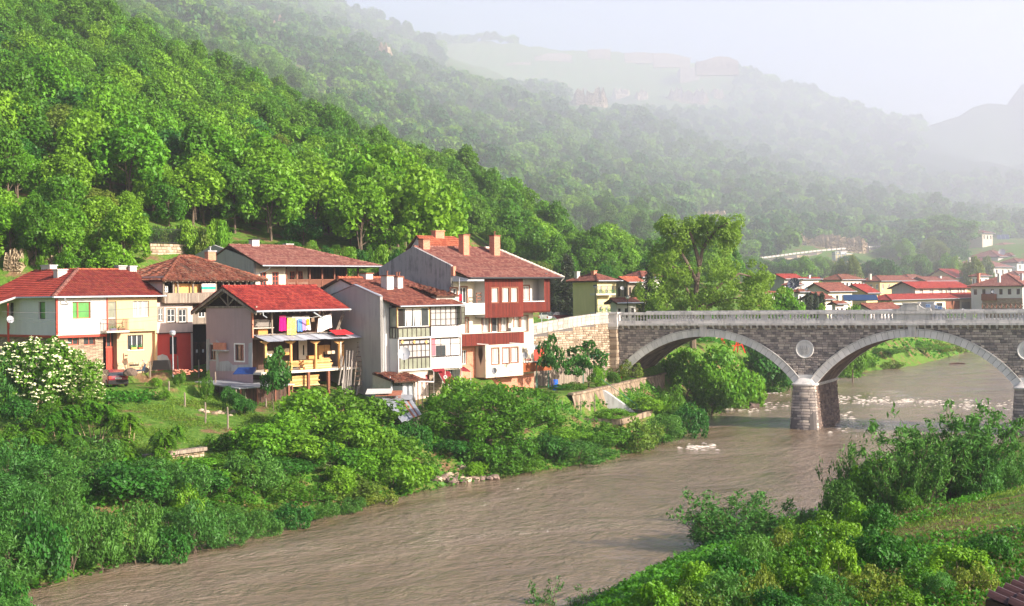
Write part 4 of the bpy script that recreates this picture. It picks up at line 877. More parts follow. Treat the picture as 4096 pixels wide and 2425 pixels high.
roof_plane(h2, [(ac, -1.05, ge), (aEnd, -1.05, ge), (aEnd - k, -1.05 + k, zt_), (ac + k, -1.05 + k, zt_)], 't_old', tw=0.22, th=0.3, jit=1.3, amp=0.045)
roof_plane(h2, [(ac, 2 * k - 1.05, ge), (ac, -1.05, ge), (ac + k, -1.05 + k, zt_)], 't_old', tw=0.22, th=0.3, jit=1.3, amp=0.045)
roof_plane(h2, [(aEnd, 2 * k - 1.05, ge), (ac, 2 * k - 1.05, ge), (ac + k, k - 1.05, zt_), (aEnd - k, k - 1.05, zt_)], 't_old', geo=False, name='back_roof')
roof_plane(h2, [(aEnd, -1.05, ge), (aEnd, 2 * k - 1.05, ge), (aEnd - k, k - 1.05, zt_)], 't_old', geo=False, name='back_roof')
ridge(h2, [(ac, -1.05, ge), (ac + k, k - 1.05, zt_), (aEnd - k, k - 1.05, zt_), (aEnd, -1.05, ge)], 't_old', 0.14)
xa, za = f2.front(c2(262, 230), 5.2); chimney(h2, xa, 5.2, zt_ - 0.3, 0.9, 0.6, 0.85, 'brick', 'cement', 1)
mb = MB()
for i in range(int((aEnd - ac) / 0.6)): mb.box(ac + 0.2 + i * 0.6, ac + 0.3 + i * 0.6, -1.0, -0.4, ge - 0.16, ge - 0.09)
mb.build('rafter_ends', M['wold'], h2)
r_ = rF(f2, c1, 1498, 436, 1600, 502, gF - 0.06); fg = thing('flag_cloth', 'white, green and pink flag cloth hanging in the old wooden gallery', 'flag', f2.world(r_[0], gF - 0.06, r_[2]), f2.ang)
H_ = r_[3] - r_[2]; W_ = r_[1] - r_[0]
for i, cc in enumerate([(0.66, 0.3, 0.25), (0.03, 0.33, 0.25), (0.72, 0.7, 0.68)]):
 mb = MB()
 for j in range(12):
  x0, x1 = W_ * j / 12, W_ * (j + 1) / 12; y0, y1 = 0.03 * math.sin(j * 1.1), 0.03 * math.sin((j + 1) * 1.1)
  mb.face([(x0, y0, H_ * i / 3), (x1, y1, H_ * i / 3), (x1, y1, H_ * (i + 1) / 3), (x0, y0, H_ * (i + 1) / 3)])
 mb.build('stripe', plain('flag_stripe', cc, 0.8), fg)
# ================================================================ HOUSE 3: upper house with long columned gallery
f3 = Frame(1015.0, 143.0, 47, 9.5, py=1060)
h3 = fthing(f3, 'gallery_house', 'upper house with long columned wooden gallery under a weathered red roof', 'house')
e3 = -1.5; ze3 = f3.front(c2(640, 303), e3)[1]; rE = f3.front(c2(1540, 303), e3)[0]
yap, zap = f3.side(c2(305, 138), 0.3); ybk, zbk = f3.side(c2(135, 232), 0.3)
zw3 = f3.side(c2(585, 262), 0)[1]
MB().poly([(0, 0, -1), (0, ybk, -1), (0, ybk, zbk - .1), (0, yap, zap - 0.15), (0, 0, zw3)], (0.25, 0, 0)).build('gable_wall', M['grey'], h3)
aG = f3.front(c2(822, 400))[0]; aG1 = f3.front(c2(1368, 380))[0]
hw = [rF(f3, c2, 632, 352, 678, 450), rF(f3, c2, 722, 350, 770, 450)]
wall_mb(MB(), PF(0), 0.25, aG, -1, ze3 + 0.3, hw).build('white_wall', M['cream'], h3)
for q in hw: window(h3, PF(0), q, 'frmr', 'glass', cols=2, rows=3, dep=0.06, fw=0.08, sill='brown')
zfl = f3.front(c2(900, 470), 0)[1]
hw = [rF(f3, c2, 852, 345, 890, 425, 1.6), rF(f3, c2, 915, 345, 950, 425, 1.6)]
wall_mb(MB(), PF(1.6), aG, f3.front(c2(985, 400), 1.6)[0], zfl, ze3 + 0.6, hw).build('gallery_back_wall', M['cream'], h3)
for q in hw: window(h3, PF(1.6), q, 'frmr', 'glass', cols=2, rows=2, dep=0.06, fw=0.08)
MB().box(f3.front(c2(985, 400), 1.6)[0], aG1, 2.3, 2.4, zfl, ze3 + 0.6).build('dark_back_wall', M['wdk'], h3)
MB().box(aG, aG1, 0, 2.4, zfl - 0.2, zfl).build('gallery_floor', M['wdk'], h3)
mb = MB().box(aG - 0.01, aG1, 0.0, 0.12, zfl - 0.15, zfl + 0.12); mb.box(aG, aG1, 0.0, 0.1, zfl + 0.8, zfl + 0.92)
x = aG + 0.1
while x < aG1: mb.box(x, x + 0.10, 0.03, 0.06, zfl + 0.12, zfl + 0.8); x += 0.14
mb.build('gallery_railing', M['brown'], h3)
for cx in (826, 905, 1000, 1092, 1183, 1273, 1360):
 x = f3.front(c2(cx, 380), 0.05)[0]; MB().box(x - 0.09, x + 0.09, 0.0, 0.16, zfl + 0.1, ze3 + 0.3).build('gallery_column', M['brown'], h3)
zr3 = f3.front(c2(860, 158), 3.6)[1]; D3 = (zr3 - ze3) / 0.40 + e3; rr3 = f3.front(c2(862, 158), D3)[0];
roof_plane(h3, [(-0.1, e3, ze3), (rE, e3, ze3), (rr3, D3, zr3), (-0.1, D3, zr3)], 't_pnk')
roof_plane(h3, [(rE, e3, ze3), (rE - 1, 2 * D3 - e3, ze3), (rr3, D3, zr3)], 't_pnk', geo=False); roof_plane(h3, [(rE - 1, 2 * D3 - e3, ze3), (-0.1, 2 * D3 - e3, ze3), (-0.1, D3, zr3), (rr3, D3, zr3)], 't_pnk', geo=False, name='back_roof')
ridge(h3, [(-0.1, D3, zr3), (rr3, D3, zr3), (rE, e3, ze3)], 't_pnk', 0.12)
gutter(h3, [(-0.1, e3 - 0.08, ze3), (rE, e3 - 0.08, ze3)])
gutter(h3, [(0.9, e3, ze3), (0.9, e3 + 0.1, ze3 - 0.3), (0.1, -0.1, ze3 - 0.9), (0.1, -0.1, 3)], 0.06, 'downpipe')
xa, za = f3.front(c2(588, 150), D3); chimney(h3, xa, D3, zr3 - 0.3, 0.9, 0.6, 0.9, 'off', 'metal'); xa, za = f3.front(c2(840, 150), D3 + .5); chimney(h3, xa, D3 + .5, zr3 - 0.3, 0.9, 0.5, 0.5, 'brick')
# ================================================================ HOUSE 4: mauve workshop with bright red roof and open galleries
f4 = Frame(1010.0, 122.0, 47, 6.0, py=1350)
h4 = fthing(f4, 'workshop_house', 'mauve plastered house with bright red roof and open timber galleries full of lumber', 'house')
y4 = f4.side(c2(232, 800))[0]; zt4 = f4.side(c2(400, 618))[1]; zb4 = f4.side(c2(400, 1088))[1]
hs = [rS(f4, c2, 258, 888, 305, 1000), rS(f4, c2, 446, 888, 512, 1008)]
wall_mb(MB(), PS(0), 0.0, y4, zb4 - 1.0, zt4, hs).build('side_wall', M['mauve'], h4)
for k, q in enumerate(hs): window(h4, PS(0), q, 'brown', 'glass', cols=2, dep=0.12, surround='frm' if k else 'cement')
def s4(x, y): q = f4.side(c2(x, y)); return q
pts = [(234, 1085), (234, 850), (300, 845), (330, 880), (325, 930), (345, 950), (335, 1000), (395, 1003), (430, 1035), (545, 1030), (560, 1000), (555, 880), (576, 870), (576, 1085)]
MB().poly([(-0.03, *s4(x, y)) for x, y in pts[:2]] + [(-0.03, *s4(256, 846)), (-0.03, *s4(256, 1085))], (0.028, 0, 0)).poly([(-0.03, *s4(*q)) for q in ((306, 850), (330, 870), (340, 930), (322, 960), (330, 1085), (306, 1085))], (0.028, 0, 0)).poly([(-0.03, *s4(*q)) for q in ((332, 1085), (332, 1015), (395, 1008), (430, 1040), (545, 1036), (545, 1085))], (0.028, 0, 0)).poly([(-0.03, *s4(*q)) for q in ((547, 1085), (547, 880), (574, 872), (574, 1085))], (0.028, 0, 0)).build('cement_patch', M['cement'], h4)
yb4, zbs = s4(350, 925); bs = MB().box(-0.45, 0, yb4 - 1.0, yb4 + 0.9, zbs - 0.12, zbs).build('brick_shelf', M['cement'], h4); MB().box(-0.4, -0.05, yb4 - 0.7, yb4 + 0.8, zbs + 0.002, zbs + 0.6).build('bricks', M['brick'], bs)
ov4 = -1.25; ze4 = f4.front(c2(950, 635), ov4)[1]; re4 = f4.front(c2(1300, 625), ov4)[0]; xl4 = -0.55
ym = y4 / 2 + 0.15; sl4 = 0.45; zr4 = ze4 + (ym - ov4) * sl4
roof_plane(h4, [(xl4, ov4, ze4), (re4, ov4, ze4), (re4, ym, zr4), (xl4, ym, zr4)], 't_red', tw=0.28, th=0.38, amp=0.045)
roof_plane(h4, [(re4, 2 * ym - ov4, ze4), (xl4, 2 * ym - ov4, ze4), (xl4, ym, zr4), (re4, ym, zr4)], 't_red', geo=False, name='back_roof')
ridge(h4, [(xl4, ym, zr4), (re4, ym, zr4)], 't_red', 0.13)
mb = MB();
for s_ in (1, -1):
 e_ = ov4 if s_ == 1 else 2 * ym - ov4; mb.beam((xl4 + 0.05, ym, zr4 - 0.22), (xl4 + 0.05, e_, ze4 - 0.2), 0.1, 0.22); mb.beam((xl4 + 0.5, ym, zr4 - 0.25), (xl4 + 0.5, e_, ze4 - 0.2), 0.1, 0.16)
mb.beam((0.0, ov4 + 0.6, zt4 + 0.1), (0.0, 2 * ym - ov4 - 0.6, zt4 + 0.1), 0.16)
mb.beam((0.05, ym, zt4 + 0.2), (0.05, ym, zr4 - 0.2), 0.1); mb.beam((0.05, ym, zt4 + 0.2), (0.05, ym - 1.3, zr4 - 0.75), 0.09); mb.beam((0.05, ym, zt4 + 0.2), (0.05, ym + 1.3, zr4 - 0.75), 0.09)
mb.build('roof_truss', M['wold'], h4)
gutter(h4, [(xl4, ov4 - 0.1, ze4), (re4, ov4 - 0.1, ze4)], 0.09); gutter(h4, [(0.1, ov4 - 0.1, ze4 - 0.03), (0.15, ov4 - 0.12, ze4 - 0.35), (0.5, ov4 - 0.15, ze4 - 0.55)], 0.055, 'downpipe')
pz = [f4.front(cL(*q), -2.0) for q in ((1080, 0), (1275, 125))]; gutter(h4, [(pz[0][0], -2.0, pz[0][1]), (pz[1][0], -2.0, pz[1][1])], 0.07, 'loose_downpipe')
mb = MB(); x = 0.1
while x < re4: mb.beam((x, ov4 + 0.05, ze4 - 0.15), (x, 0.4, ze4 + 0.5), 0.08); x += 0.7
mb.build('rafters', M['wold'], h4)
aR4 = f4.front(cL(1690, 400))[0]; zf4 = f4.front(cL(900, 400), 0)[1]; zl4 = f4.front(cL(1200, 960), -1.2)[1]
MB().box(0.2, aR4, 2.6, 2.7, -1, ze4 + 1).build('back_wall', M['wdk'], h4)
MB().box(0.2, aR4, 0.0, 2.6, zf4 - 0.15, zf4).build('upper_floor', M['wold'], h4)
MB().box(0.0, aR4, -1.2, 2.6, zl4 - 0.2, zl4).build('lower_floor', M['slat'], h4)
mb = MB().box(0.0, 0.15, 0.0, 0.2, zf4, ze4 + 0.4)
mb.build('corner_post', M['brick'], h4)
for cx in (375, 1240):
 x = f4.front(cL(cx, 250), 0.1)[0]; MB().box(x - 0.06, x + 0.06, 0.05, 0.17, zf4, ze4 + 0.5).build('upper_post', M['wold'], h4)
mb = MB(); x1 = f4.front(cL(375, 260), 0.2)[0]; zs_ = f4.front(cL(200, 262), 0.2)[1]; mb.box(0.1, x1 + 0.1, 0.05, 1.2, zs_ - 0.05, zs_); mb.build('shelf', M['slat'], h4)
for cx, mm in ((260, 'wood'), (690, 'wood'), (1110, 'wood'), (1508, 'wood')):
 x, z1_ = f4.front(cL(cx, 490), -1.05); mb = MB().box(x - 0.09, x + 0.09, -1.14, -0.96, zl4, z1_ - 0.12); mb.poly([(x - 0.55, -1.12, z1_), (x + 0.55, -1.12, z1_), (x + 0.4, -1.12, z1_ - 0.1), (x + 0.12, -1.12, z1_ - 0.22), (x - 0.12, -1.12, z1_ - 0.22), (x - 0.4, -1.12, z1_ - 0.1)], (0, 0.16, 0)); mb.build('carved_post', M[mm], h4)
x, z1_ = f4.front(cL(1535, 500), -1.2); MB().cyl((x, -1.22), 0.05, zl4 - 0.3, z1_).build('white_pipe', M['frm'], h4)
for cx in (650, 990, 1330):
 x, z1_ = f4.front(cL(cx, 1060), -1.1); MB().box(x - 0.11, x + 0.11, -1.2, -0.98, -1.5, zl4 - 0.2).build('ground_post', M['brown'], h4)
lt = [f4.front(cL(350, 492), -1.8), f4.front(cL(1830, 405), -1.8)]
zq = f4.front(cL(900, 470), -1.8)[1]; x0_, x1_ = f4.front(cL(290, 480), -1.8)[0], f4.front(cL(1830, 420), -1.8)[0]
mb = MB(); rr = random.Random(4); x = x0_
m_corr = attr_mat('corrugated_grey_sheet', (0.26, 0.27, 0.31), (0.46, 0.48, 0.54), rough=0.45, nscale=1.0)
while x < x1_:
 w_ = 0.9; jy = rr.uniform(-0.12, 0.12); jz = rr.uniform(-0.02, 0.05); mb.cur = rr.random(); n = 12
 for k in range(n):
  xa, xb = x + w_ * k / n, x + w_ * (k + 1) / n; ha, hb_ = 0.025 * math.sin(k * 2.6), 0.025 * math.sin((k + 1) * 2.6)
  mb.face([(xa, -1.85 + jy, zq + ha + jz), (xb, -1.85 + jy, zq + hb_ + jz), (xb, 0.25, zq + 0.55 + hb_ + jz), (xa, 0.25, zq + 0.55 + ha + jz)])
 x += w_ * 0.92
mb.build('corrugated_canopy', m_corr, h4)
mb = MB(); mb.beam((x0_ + 0.2, -1.1, zq + 0.08), (x1_ - 0.2, -1.1, zq + 0.08), 0.12); mb.beam((x0_, -0.3, zq + 0.52), (x1_ - 1.8, -0.3, zq + 0.56), 0.12, 0.06); mb.build('canopy_beam', M['wold'], h4)
a_, z_ = f4.front(cL(1500, 370), -0.9); rc = tag(MB().poly([(-1.0, -0.7, 0), (0.95, -0.85, 0.02), (1.1, 0.5, 0.38), (-0.7, 0.55, 0.36)], (0, 0, 0.05)).build('red_mat', plain('red_cloth', (0.55, 0.02, 0.03), 0.9)), 'bright red cloth lying on the corrugated canopy', 'cloth'); rc.location = f4.world(a_, -1.0, zq + 0.33); rc.rotation_euler = (0, 0, f4.ang)
def fbox(name, label, cat, c, x0, y0, x1, y1, d, dep, m, group=None, parent=None, fr=None):
 fr = fr or f4; r_ = rF(fr, c, x0, y0, x1, y1, d); o = MB().box(0, r_[1] - r_[0], 0, dep, 0, r_[3] - r_[2]).build(name, m)
 if parent: o.parent = parent; o.location = (r_[0], d, r_[2])
 else: o.location = fr.world(r_[0], d, r_[2]); o.rotation_euler = (0, 0, fr.ang); tag(o, label, cat, group)
 return o, r_
o, _ = fbox('gallery_door', None, None, cL, 830, 480, 970, 800, 2.3, 0.06, M['slat'], parent=h4); MB().box(0.45, 0.6, -0.01, -0.002, 0.4, 1.3).build('door_slot', M['dark'], o)
cab, r_ = fbox('cabinet', 'orange wooden cabinet with open shelf on the lower gallery', 'cabinet', cL, 1165, 555, 1360, 790, 1.2, 0.5, M['wood'])
MB().box(0.55, r_[1] - r_[0] - 0.04, -0.012, -0.002, 0.1, (r_[3] - r_[2]) * 0.52).build('open_shelf_shade', M['dark'], cab); MB().box((r_[1] - r_[0]) / 2 - .01, (r_[1] - r_[0]) / 2 + .01, -0.01, -0.002, (r_[3] - r_[2]) * 0.56, (r_[3] - r_[2])).build('door_gap', M['brown'], cab)  # dark plate paints the shade inside the open shelf
fbox('wooden_board', 'tall orange board standing behind the right post of the lower gallery', 'board', cL, 1545, 535, 1598, 900, 0.2, 0.05, M['wood'])
for k, (q, lb) in enumerate([((140, 285, 305, 390), 'orange crate on the floor of the upper gallery under the shelf'), ((105, 120, 160, 190), 'small pale box on top of the plank pile on the shelf'), ((520, 630, 600, 672), 'pale carton left in the upper row behind the carved post'), ((600, 612, 672, 668), 'pale carton right in the upper row behind the carved post'), ((595, 670, 672, 722), 'carton under the others beside the carved post'), ((285, 655, 400, 760), 'pale sack in the left corner of the lower gallery'), ((1315, 655, 1370, 705), 'small tan box on the open shelf of the orange cabinet'), ((1385, 648, 1445, 700), 'tilted tan box right of the orange cabinet'), ((1000, 735, 1090, 790), 'pale slab leaning on the lower gallery rail')]):
 fbox('storage_box', lb, 'box', cL, *q, 0.5 if k < 2 else 0.6, 0.4, plain('box_card', ((0.55, 0.26, 0.08), (0.7, 0.6, 0.45), (0.62, 0.45, 0.3), (0.6, 0.48, 0.36))[k % 4], 0.8))
def plank_stack(name, label, fr, x0, x1, d, z0, z1, mm, seed, th=0.09):
 t = thing(name, label, 'lumber', fr.world(x0, d, z0), fr.ang); rr = random.Random(seed); z = 0.0; mb = MB()
 while z < z1 - z0:
  n = 3; mb.cur = rr.random()
  for k in range(n):
   mb.cur = rr.random(); h = th * rr.uniform(0.7, 1.0); a = rr.uniform(-0.25, 0.15); b = (x1 - x0) + rr.uniform(-0.3, 0.15)
   mb.box(a, b, k * 0.2, k * 0.2 + 0.18, z + 0.004, z + h)
  z += th + rr.uniform(0.0, 0.02)
 mb.build('planks', mm, t); return t
m_lum = attr_mat('fresh_sawn_lumber', (0.50, 0.24, 0.08), (0.80, 0.55, 0.26), nscale=3.0); m_lumg = attr_mat('weathered_poles', (0.14, 0.12, 0.11), (0.36, 0.32, 0.29), nscale=3.0)
r_ = rF(f4, cL, 920, 810, 1400, 975, -0.9); plank_stack('lumber_stack', 'stack of bright planks on the lower gallery behind the middle post', f4, r_[0], r_[1], -0.85, r_[2] + 0.02, r_[3], m_lum, 3)
r_ = rF(f4, cL, 700, 1085, 1180, 1245, -0.6); plank_stack('lumber_stack', 'pile of planks under the lower gallery beside the brown posts', f4, r_[0], r_[1], -0.6, r_[2], r_[3], m_lum, 5)
r_ = rF(f4, cL, 110, 130, 370, 258, 0.3); plank_stack('lumber_stack', 'old plank pile on the shelf of the upper gallery', f4, r_[0], r_[1], 0.35, zs_, r_[3], m_lumg, 7, 0.06)
r_ = rF(f4, cL, 700, 820, 900, 900, -0.6); plank_stack('lumber_stack', 'short planks left of the bright stack on the lower gallery', f4, r_[0], r_[1], -0.5, zl4 + 0.3, r_[3], m_lum, 9)
rr = random.Random(8); i = 0
for bx_, by_, tx, ty in [(1500, 1120, 1575, 740), (1560, 1200, 1610, 780), (1610, 1260, 1640, 640), (1640, 1250, 1690, 650), (1660, 1255, 1745, 650), (1700, 1240, 1720, 800), (1560, 1090, 1600, 900), (1690, 1180, 1735, 830), (1800, 1290, 1890, 970), (1815, 1280, 1940, 1030), (1590, 1200, 1625, 720)]:
 d = -1.6 - 0.1 * (i % 3); a, z = f4.front(cL(bx_, by_), d - 0.5); a2, z2 = f4.front(cL(tx, ty), d); i += 1; mb = MB(); mb.cur = rr.random()
 p0 = f4.world(a, d - 0.5, z - 0.6); p1 = f4.world(a2, d, z2); mb.tube([Vector((0, 0, 0)), (p1 - p0) * 0.5 + Vector((0.02, 0, 0)), p1 - p0], [0.07, 0.06, 0.05], 6)
 o = mb.build('leaning_pole', m_lumg); o.location = p0; tag(o, 'one of the grey poles and planks leaning beside the ladder', 'pole', 'grey poles leaning between workshop and grey gable')
for bx_, by_, tx, ty in [(1450, 340, 1570, 20), (1475, 330, 1590, 30), (1490, 330, 1525, 180), (1550, 335, 1520, 200)]:
 a, z = f4.front(cL(bx_, by_), -0.4); a2, z2 = f4.front(cL(tx, ty), 0.3); p0 = f4.world(a, -0.4, z); p1 = f4.world(a2, 0.3, z2)
 o = MB().beam((0, 0, 0), p1 - p0, 0.1, 0.05).build('leaning_plank', M['wold']); o.location = p0; tag(o, 'one of the planks leaning on the wall right of the laundry', 'plank', 'planks leaning at the right end of the upper gallery')
lad = thing('ladder', 'long wooden ladder leaning up against the grey gable wall', 'ladder', f4.world(f4.front(cL(1790, 1290), -2.0)[0], -2.0, 0)); L0 = lad.location.copy()
pL = [f4.front(cL(1745, 1330), -2.2), f4.front(cL(1865, 250), -0.9)]; pR = [f4.front(cL(1820, 1010), -2.0), f4.front(cL(1950, 250), -0.9)]
b_l, t_l = f4.world(pL[0][0], -2.3, pL[0][1]) - L0, f4.world(pL[1][0], -0.9, pL[1][1]) - L0
wv = (f4.world(1, 0, 0) - f4.world(0, 0, 0)); b_r, t_r = b_l + wv * 0.62, t_l + wv * 0.5
MB().beam(b_l, t_l, 0.06, 0.09).build('rail', M['wold'], lad); MB().beam(b_r, t_r, 0.06, 0.09).build('rail', M['wold'], lad)
for k in range(13): q = (k + 1.0) / 13.2; MB().beam(b_l.lerp(t_l, q) - wv * 0.1, b_r.lerp(t_r, q) + wv * 0.1, 0.08, 0.06).build('rung', M['wdk'], lad)
m_cl = {}
def cloth(px0, py0, px1, py1, c, label, name='hanging_cloth', sag=0.0, d=-0.35, col2=None, cr=cL, group=None, skew=0):
 r_ = rF(f4, cr, px0, py0, px1, py1, d); mb = MB(); n = 12; W_, H_ = r_[1] - r_[0], r_[3] - r_[2]; rr = random.Random(int(px0))
 ph = rr.random() * 6
 for j in range(n):
  for k in range(6):
   def p(i, q):
    u = i / n; h = q / 6; return (W_ * (u - 0.5) * (0.86 + 0.14 * (1 - h)) + 0, 0.045 * math.sin(u * 14 + ph) * (1.1 - h), H_ * h + skew * (u - 0.5) * (1 - 0) + 0.03 * math.sin(u * 9 + ph) * (1 - h))
   mb.face([p(j, k), p(j + 1, k), p(j + 1, k + 1), p(j, k + 1)])
 if c in M: m_ = M[c]
 else:
  m_, nt, b = mat(name + '_fabric', 0.9, 0.1); n_ = noise(nt, coord(nt, 'Object', (5, 5, 2.5)), 2.5, 3)
  nt.links.new(mixc(nt, mth(nt, 'GREATER_THAN', n_, 0.56) if col2 else n_, c, col2 or cmul(c, 0.8)), b.inputs['Base Color'])
 o = mb.build(name, m_, smooth=True); o.location = f4.world((r_[0] + r_[1]) / 2, d, r_[2]); o.rotation_euler = (0, 0, f4.ang); return tag(o, label, 'laundry', group)
cloth(497, 55, 620, 315, (0.70, 0.01, 0.16), 'bright pink towel, leftmost on the washing line', 'pink_towel')
cloth(625, 95, 790, 380, (0.60, 0.46, 0.10), 'yellow patterned blanket hanging on the washing line', 'yellow_blanket', d=-0.42, col2=(0.72, 0.60, 0.25))
cloth(805, 110, 885, 322, (0.12, 0.26, 0.66), 'blue cloth on the washing line right of the yellow blanket', 'blue_cloth', d=-0.42)
cloth(885, 105, 950, 305, (0.45, 0.28, 0.55), 'lilac cloth on the washing line right of the blue cloth', 'lilac_cloth', d=-0.45)
o = cloth(690, 65, 1030, 300, (0.74, 0.70, 0.66), 'white sheet hanging behind the blue and lilac cloths', 'white_sheet', d=-0.25)
cloth(955, 112, 1008, 218, (0.75, 0.45, 0.03), 'yellow and brown printed towel over the white sheet', 'printed_towel', d=-0.4, col2=(0.2, 0.05, 0.02))
cloth(1040, 95, 1095, 160, (0.28, 0.18, 0.12), 'small brown garment on the washing line', 'brown_garment', d=-0.4)
cloth(1145, 60, 1395, 300, (0.80, 0.75, 0.70), 'large white sheet at the right end of the washing line', 'white_sheet', d=-0.5, skew=0.45)
r_ = rF(f4, cL, 495, 50, 1400, 90, -0.38); o = MB().tube([(0, 0, 0), ((r_[1] - r_[0]) * .5, 0, -0.22), (r_[1] - r_[0], 0, 0.1)], 0.012, 4).build('washing_line', M['frm']); o.location = f4.world(r_[0], -0.38, r_[3] - 0.05); o.rotation_euler = (0, 0, f4.ang); tag(o, 'thin washing line strung across the upper gallery', 'washing line')
f4b = Frame(1180.0 / 2.1 + 580 - 200, 119.0, 47, 4.0, py=1560)
shd = thing('lean_to_shed', 'dark ramshackle lean-to shed below the mauve house', 'shed', f4.world(-1.6, 0.6, -1.0), f4.ang)
MB().box(-0.6, 3.6, -2.6, -2.5, -0.3, 2.0).build('front_boards', M['wdk'], shd); MB().box(-0.6, -0.5, -2.5, 3.2, -0.3, 2.1).build('side_boards', M['wold'], shd)
MB().hexa([(-1.6, -3.0, 2.0), (4.2, -3.0, 2.05), (4.2, 3.4, 2.35), (-1.6, 3.4, 2.35), (-1.6, -3.0, 2.08), (4.2, -3.0, 2.13), (4.2, 3.4, 2.43), (-1.6, 3.4, 2.43)]).build('shed_roof', M['zinc'], shd)
for x in (-1.4, 0.3, 2.2, 4.0): MB().box(x - 0.06, x + 0.06, -2.95, -2.83, -1.2, 2.0).build('shed_post', M['brown'], shd)
p = at(*cX(840, 92), 118.5); tp = tag(MB().hexa([(-1.25, -0.5, -0.35), (1.0, -0.6, -0.35), (1.15, 0.7, 0.0), (-0.9, 0.7, 0.0), (-1.25, -0.5, -0.3), (1.0, -0.6, -0.3), (1.15, 0.7, 0.35), (-0.9, 0.7, 0.35)]).build('tarpaulin', plain('blue_tarpaulin', (0.012, 0.035, 0.14), 0.35)), 'dark blue tarpaulin on the shed roof below the mauve house', 'tarpaulin'); tp.location = p; tp.scale = (0.75, 0.8, 0.75)
# ================================================================ HOUSE 5: grey gable house with glazed verandas
f5 = Frame(1521.0, 127.0, 47, 4.9, py=1250)
h5 = fthing(f5, 'veranda_house', 'narrow house with plain grey gable and two storeys of glazed verandas', 'house')
S = lambda x, y, xx=0.0: f5.side(cC(x, y), xx)
yb, zbk_ = S(45, 372); ya, za_ = S(345, 243); zn = S(657, 382)[1]
MB().poly([(0, 0, -2), (0, yb, -2), (0, yb, zbk_), (0, ya, za_), (0, 0, zn)], (0.3, 0, 0)).build('gable_wall', M['grey'], h5)
mb = MB(); mb.beam((-0.02 + .15, -0.05, zn + 0.06), (0.13, ya, za_ + 0.08), 0.38, 0.06); mb.beam((0.13, ya, za_ + 0.08), (0.13, yb, zbk_ + 0.06), 0.38, 0.06); mb.build('gable_flashing', M['gutter'], h5)
yA, zA = S(165, 158, 0.35); sl5 = 0.5
eD = -1.75; ze5 = f5.front(cC(1250, 486), eD)[1]; slp = (zA - ze5) / (yA - eD); rE5 = f5.front(cC(1665, 470), eD)[0]; xR5 = f5.front(cC(925, 180), yA)[0]
roof_plane(h5, [(0.75, eD, ze5), (rE5, eD, ze5), (max(xR5, 2.5), yA, zA), (0.32, yA, zA), (0.32, 0.0, ze5 + (0 - eD) * slp)], 't_brn', jit=0.6)
roof_plane(h5, [(rE5, eD, ze5), (rE5 + .5, 2 * yA - eD, ze5), (max(xR5, 2.5), yA, zA)], 't_brn', geo=False)
roof_plane(h5, [(rE5 + .5, 2 * yA - eD, ze5), (0.32, 2 * yA - eD, ze5), (0.32, yA, zA), (max(xR5, 2.5), yA, zA)], 't_brn', geo=False, name='back_roof')
ridge(h5, [(0.2, yA, zA), (max(xR5, 2.5), yA, zA)], 't_org', 0.15);
ybb, zbb = S(0, 285, 0.5); MB().poly([(0.42, 0.5, 3), (0.42, ybb + 2, 3), (0.42, ybb + 2, zbb - 0.9), (0.42, yA, zA - 0.1), (0.42, 0.5, zn + .2)], (0.2, 0, 0)).build('rear_gable', M['off'], h5)
MB().beam((0.25, yA, zA - 0.12), (0.25, 2 * yA - eD, ze5 - 0.1), 0.3, 0.2).build('rear_verge', M['wdk'], h5)
gutter(h5, [(0.75, eD - 0.08, ze5), (rE5, eD - 0.08, ze5)]);
aB = f5.front(cC(868, 900), -1.2)[0]; aM = f5.front(cC(1252, 900), -1.2)[0]; aE = f5.front(cC(1616, 900), -1.2)[0]; zbot = f5.front(cC(1050, 1262), -1.2)[1]
wall_mb(MB(), PF(0), 0.0, aB + 0.1, -2, ze5 + 0.6).build('white_wall', M['white'], h5)
MB().beam((0.42, -0.12, 2.5), (0.42, -0.12, ze5 - 0.3), 0.07).build('downpipe', M['gutter'], h5)
wall_mb(MB(), PS(aB + 0.03), -1.2, 0.0, zbot, f5.front(cC(870, 875), -1.2)[1]).build('bay_side_wall', M['white'], h5)
zA1 = f5.front(cC(1050, 872), -1.2)[1]; zA2 = f5.front(cC(1050, 502), -1.2)[1]; zp1 = f5.front(cC(1050, 738), -1.2)[1]
window(h5, PS(aB + 0.03), (-1.15, 0.0, zp1, zA2), 'frmb', 'greeng', cols=1, dep=0.0); window(h5, PS(aB + 0.03), (-1.15, 0.0, zA1, zp1 - 0.02), 'frmb', 'greeng', cols=3, dep=0.0)
MB().box(aB + 0.1, aE, -1.0, 0.0, zbot - 0.1, zbot + 0.05).build('veranda_floor', M['slat'], h5); MB().box(aB + 0.1, aE, -1.0, 0.0, zA1 - 0.1, zA1 + 0.05).build('veranda_floor', M['slat'], h5)
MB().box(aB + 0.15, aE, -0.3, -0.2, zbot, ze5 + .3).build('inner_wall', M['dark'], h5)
Q = lambda *q: rF(f5, cC, *q, -1.2)
def vglass(q, fr_, pane, cols, rows, nm='window', **k): return window(h5, PF(-1.2), Q(*q), fr_, pane, cols=cols, rows=rows, dep=0.0, fw=0.05, name=nm, **k)
w = vglass((862, 510, 1232, 735), 'frm', 'glass', 4, 1); r_ = Q(862, 510, 1232, 735)
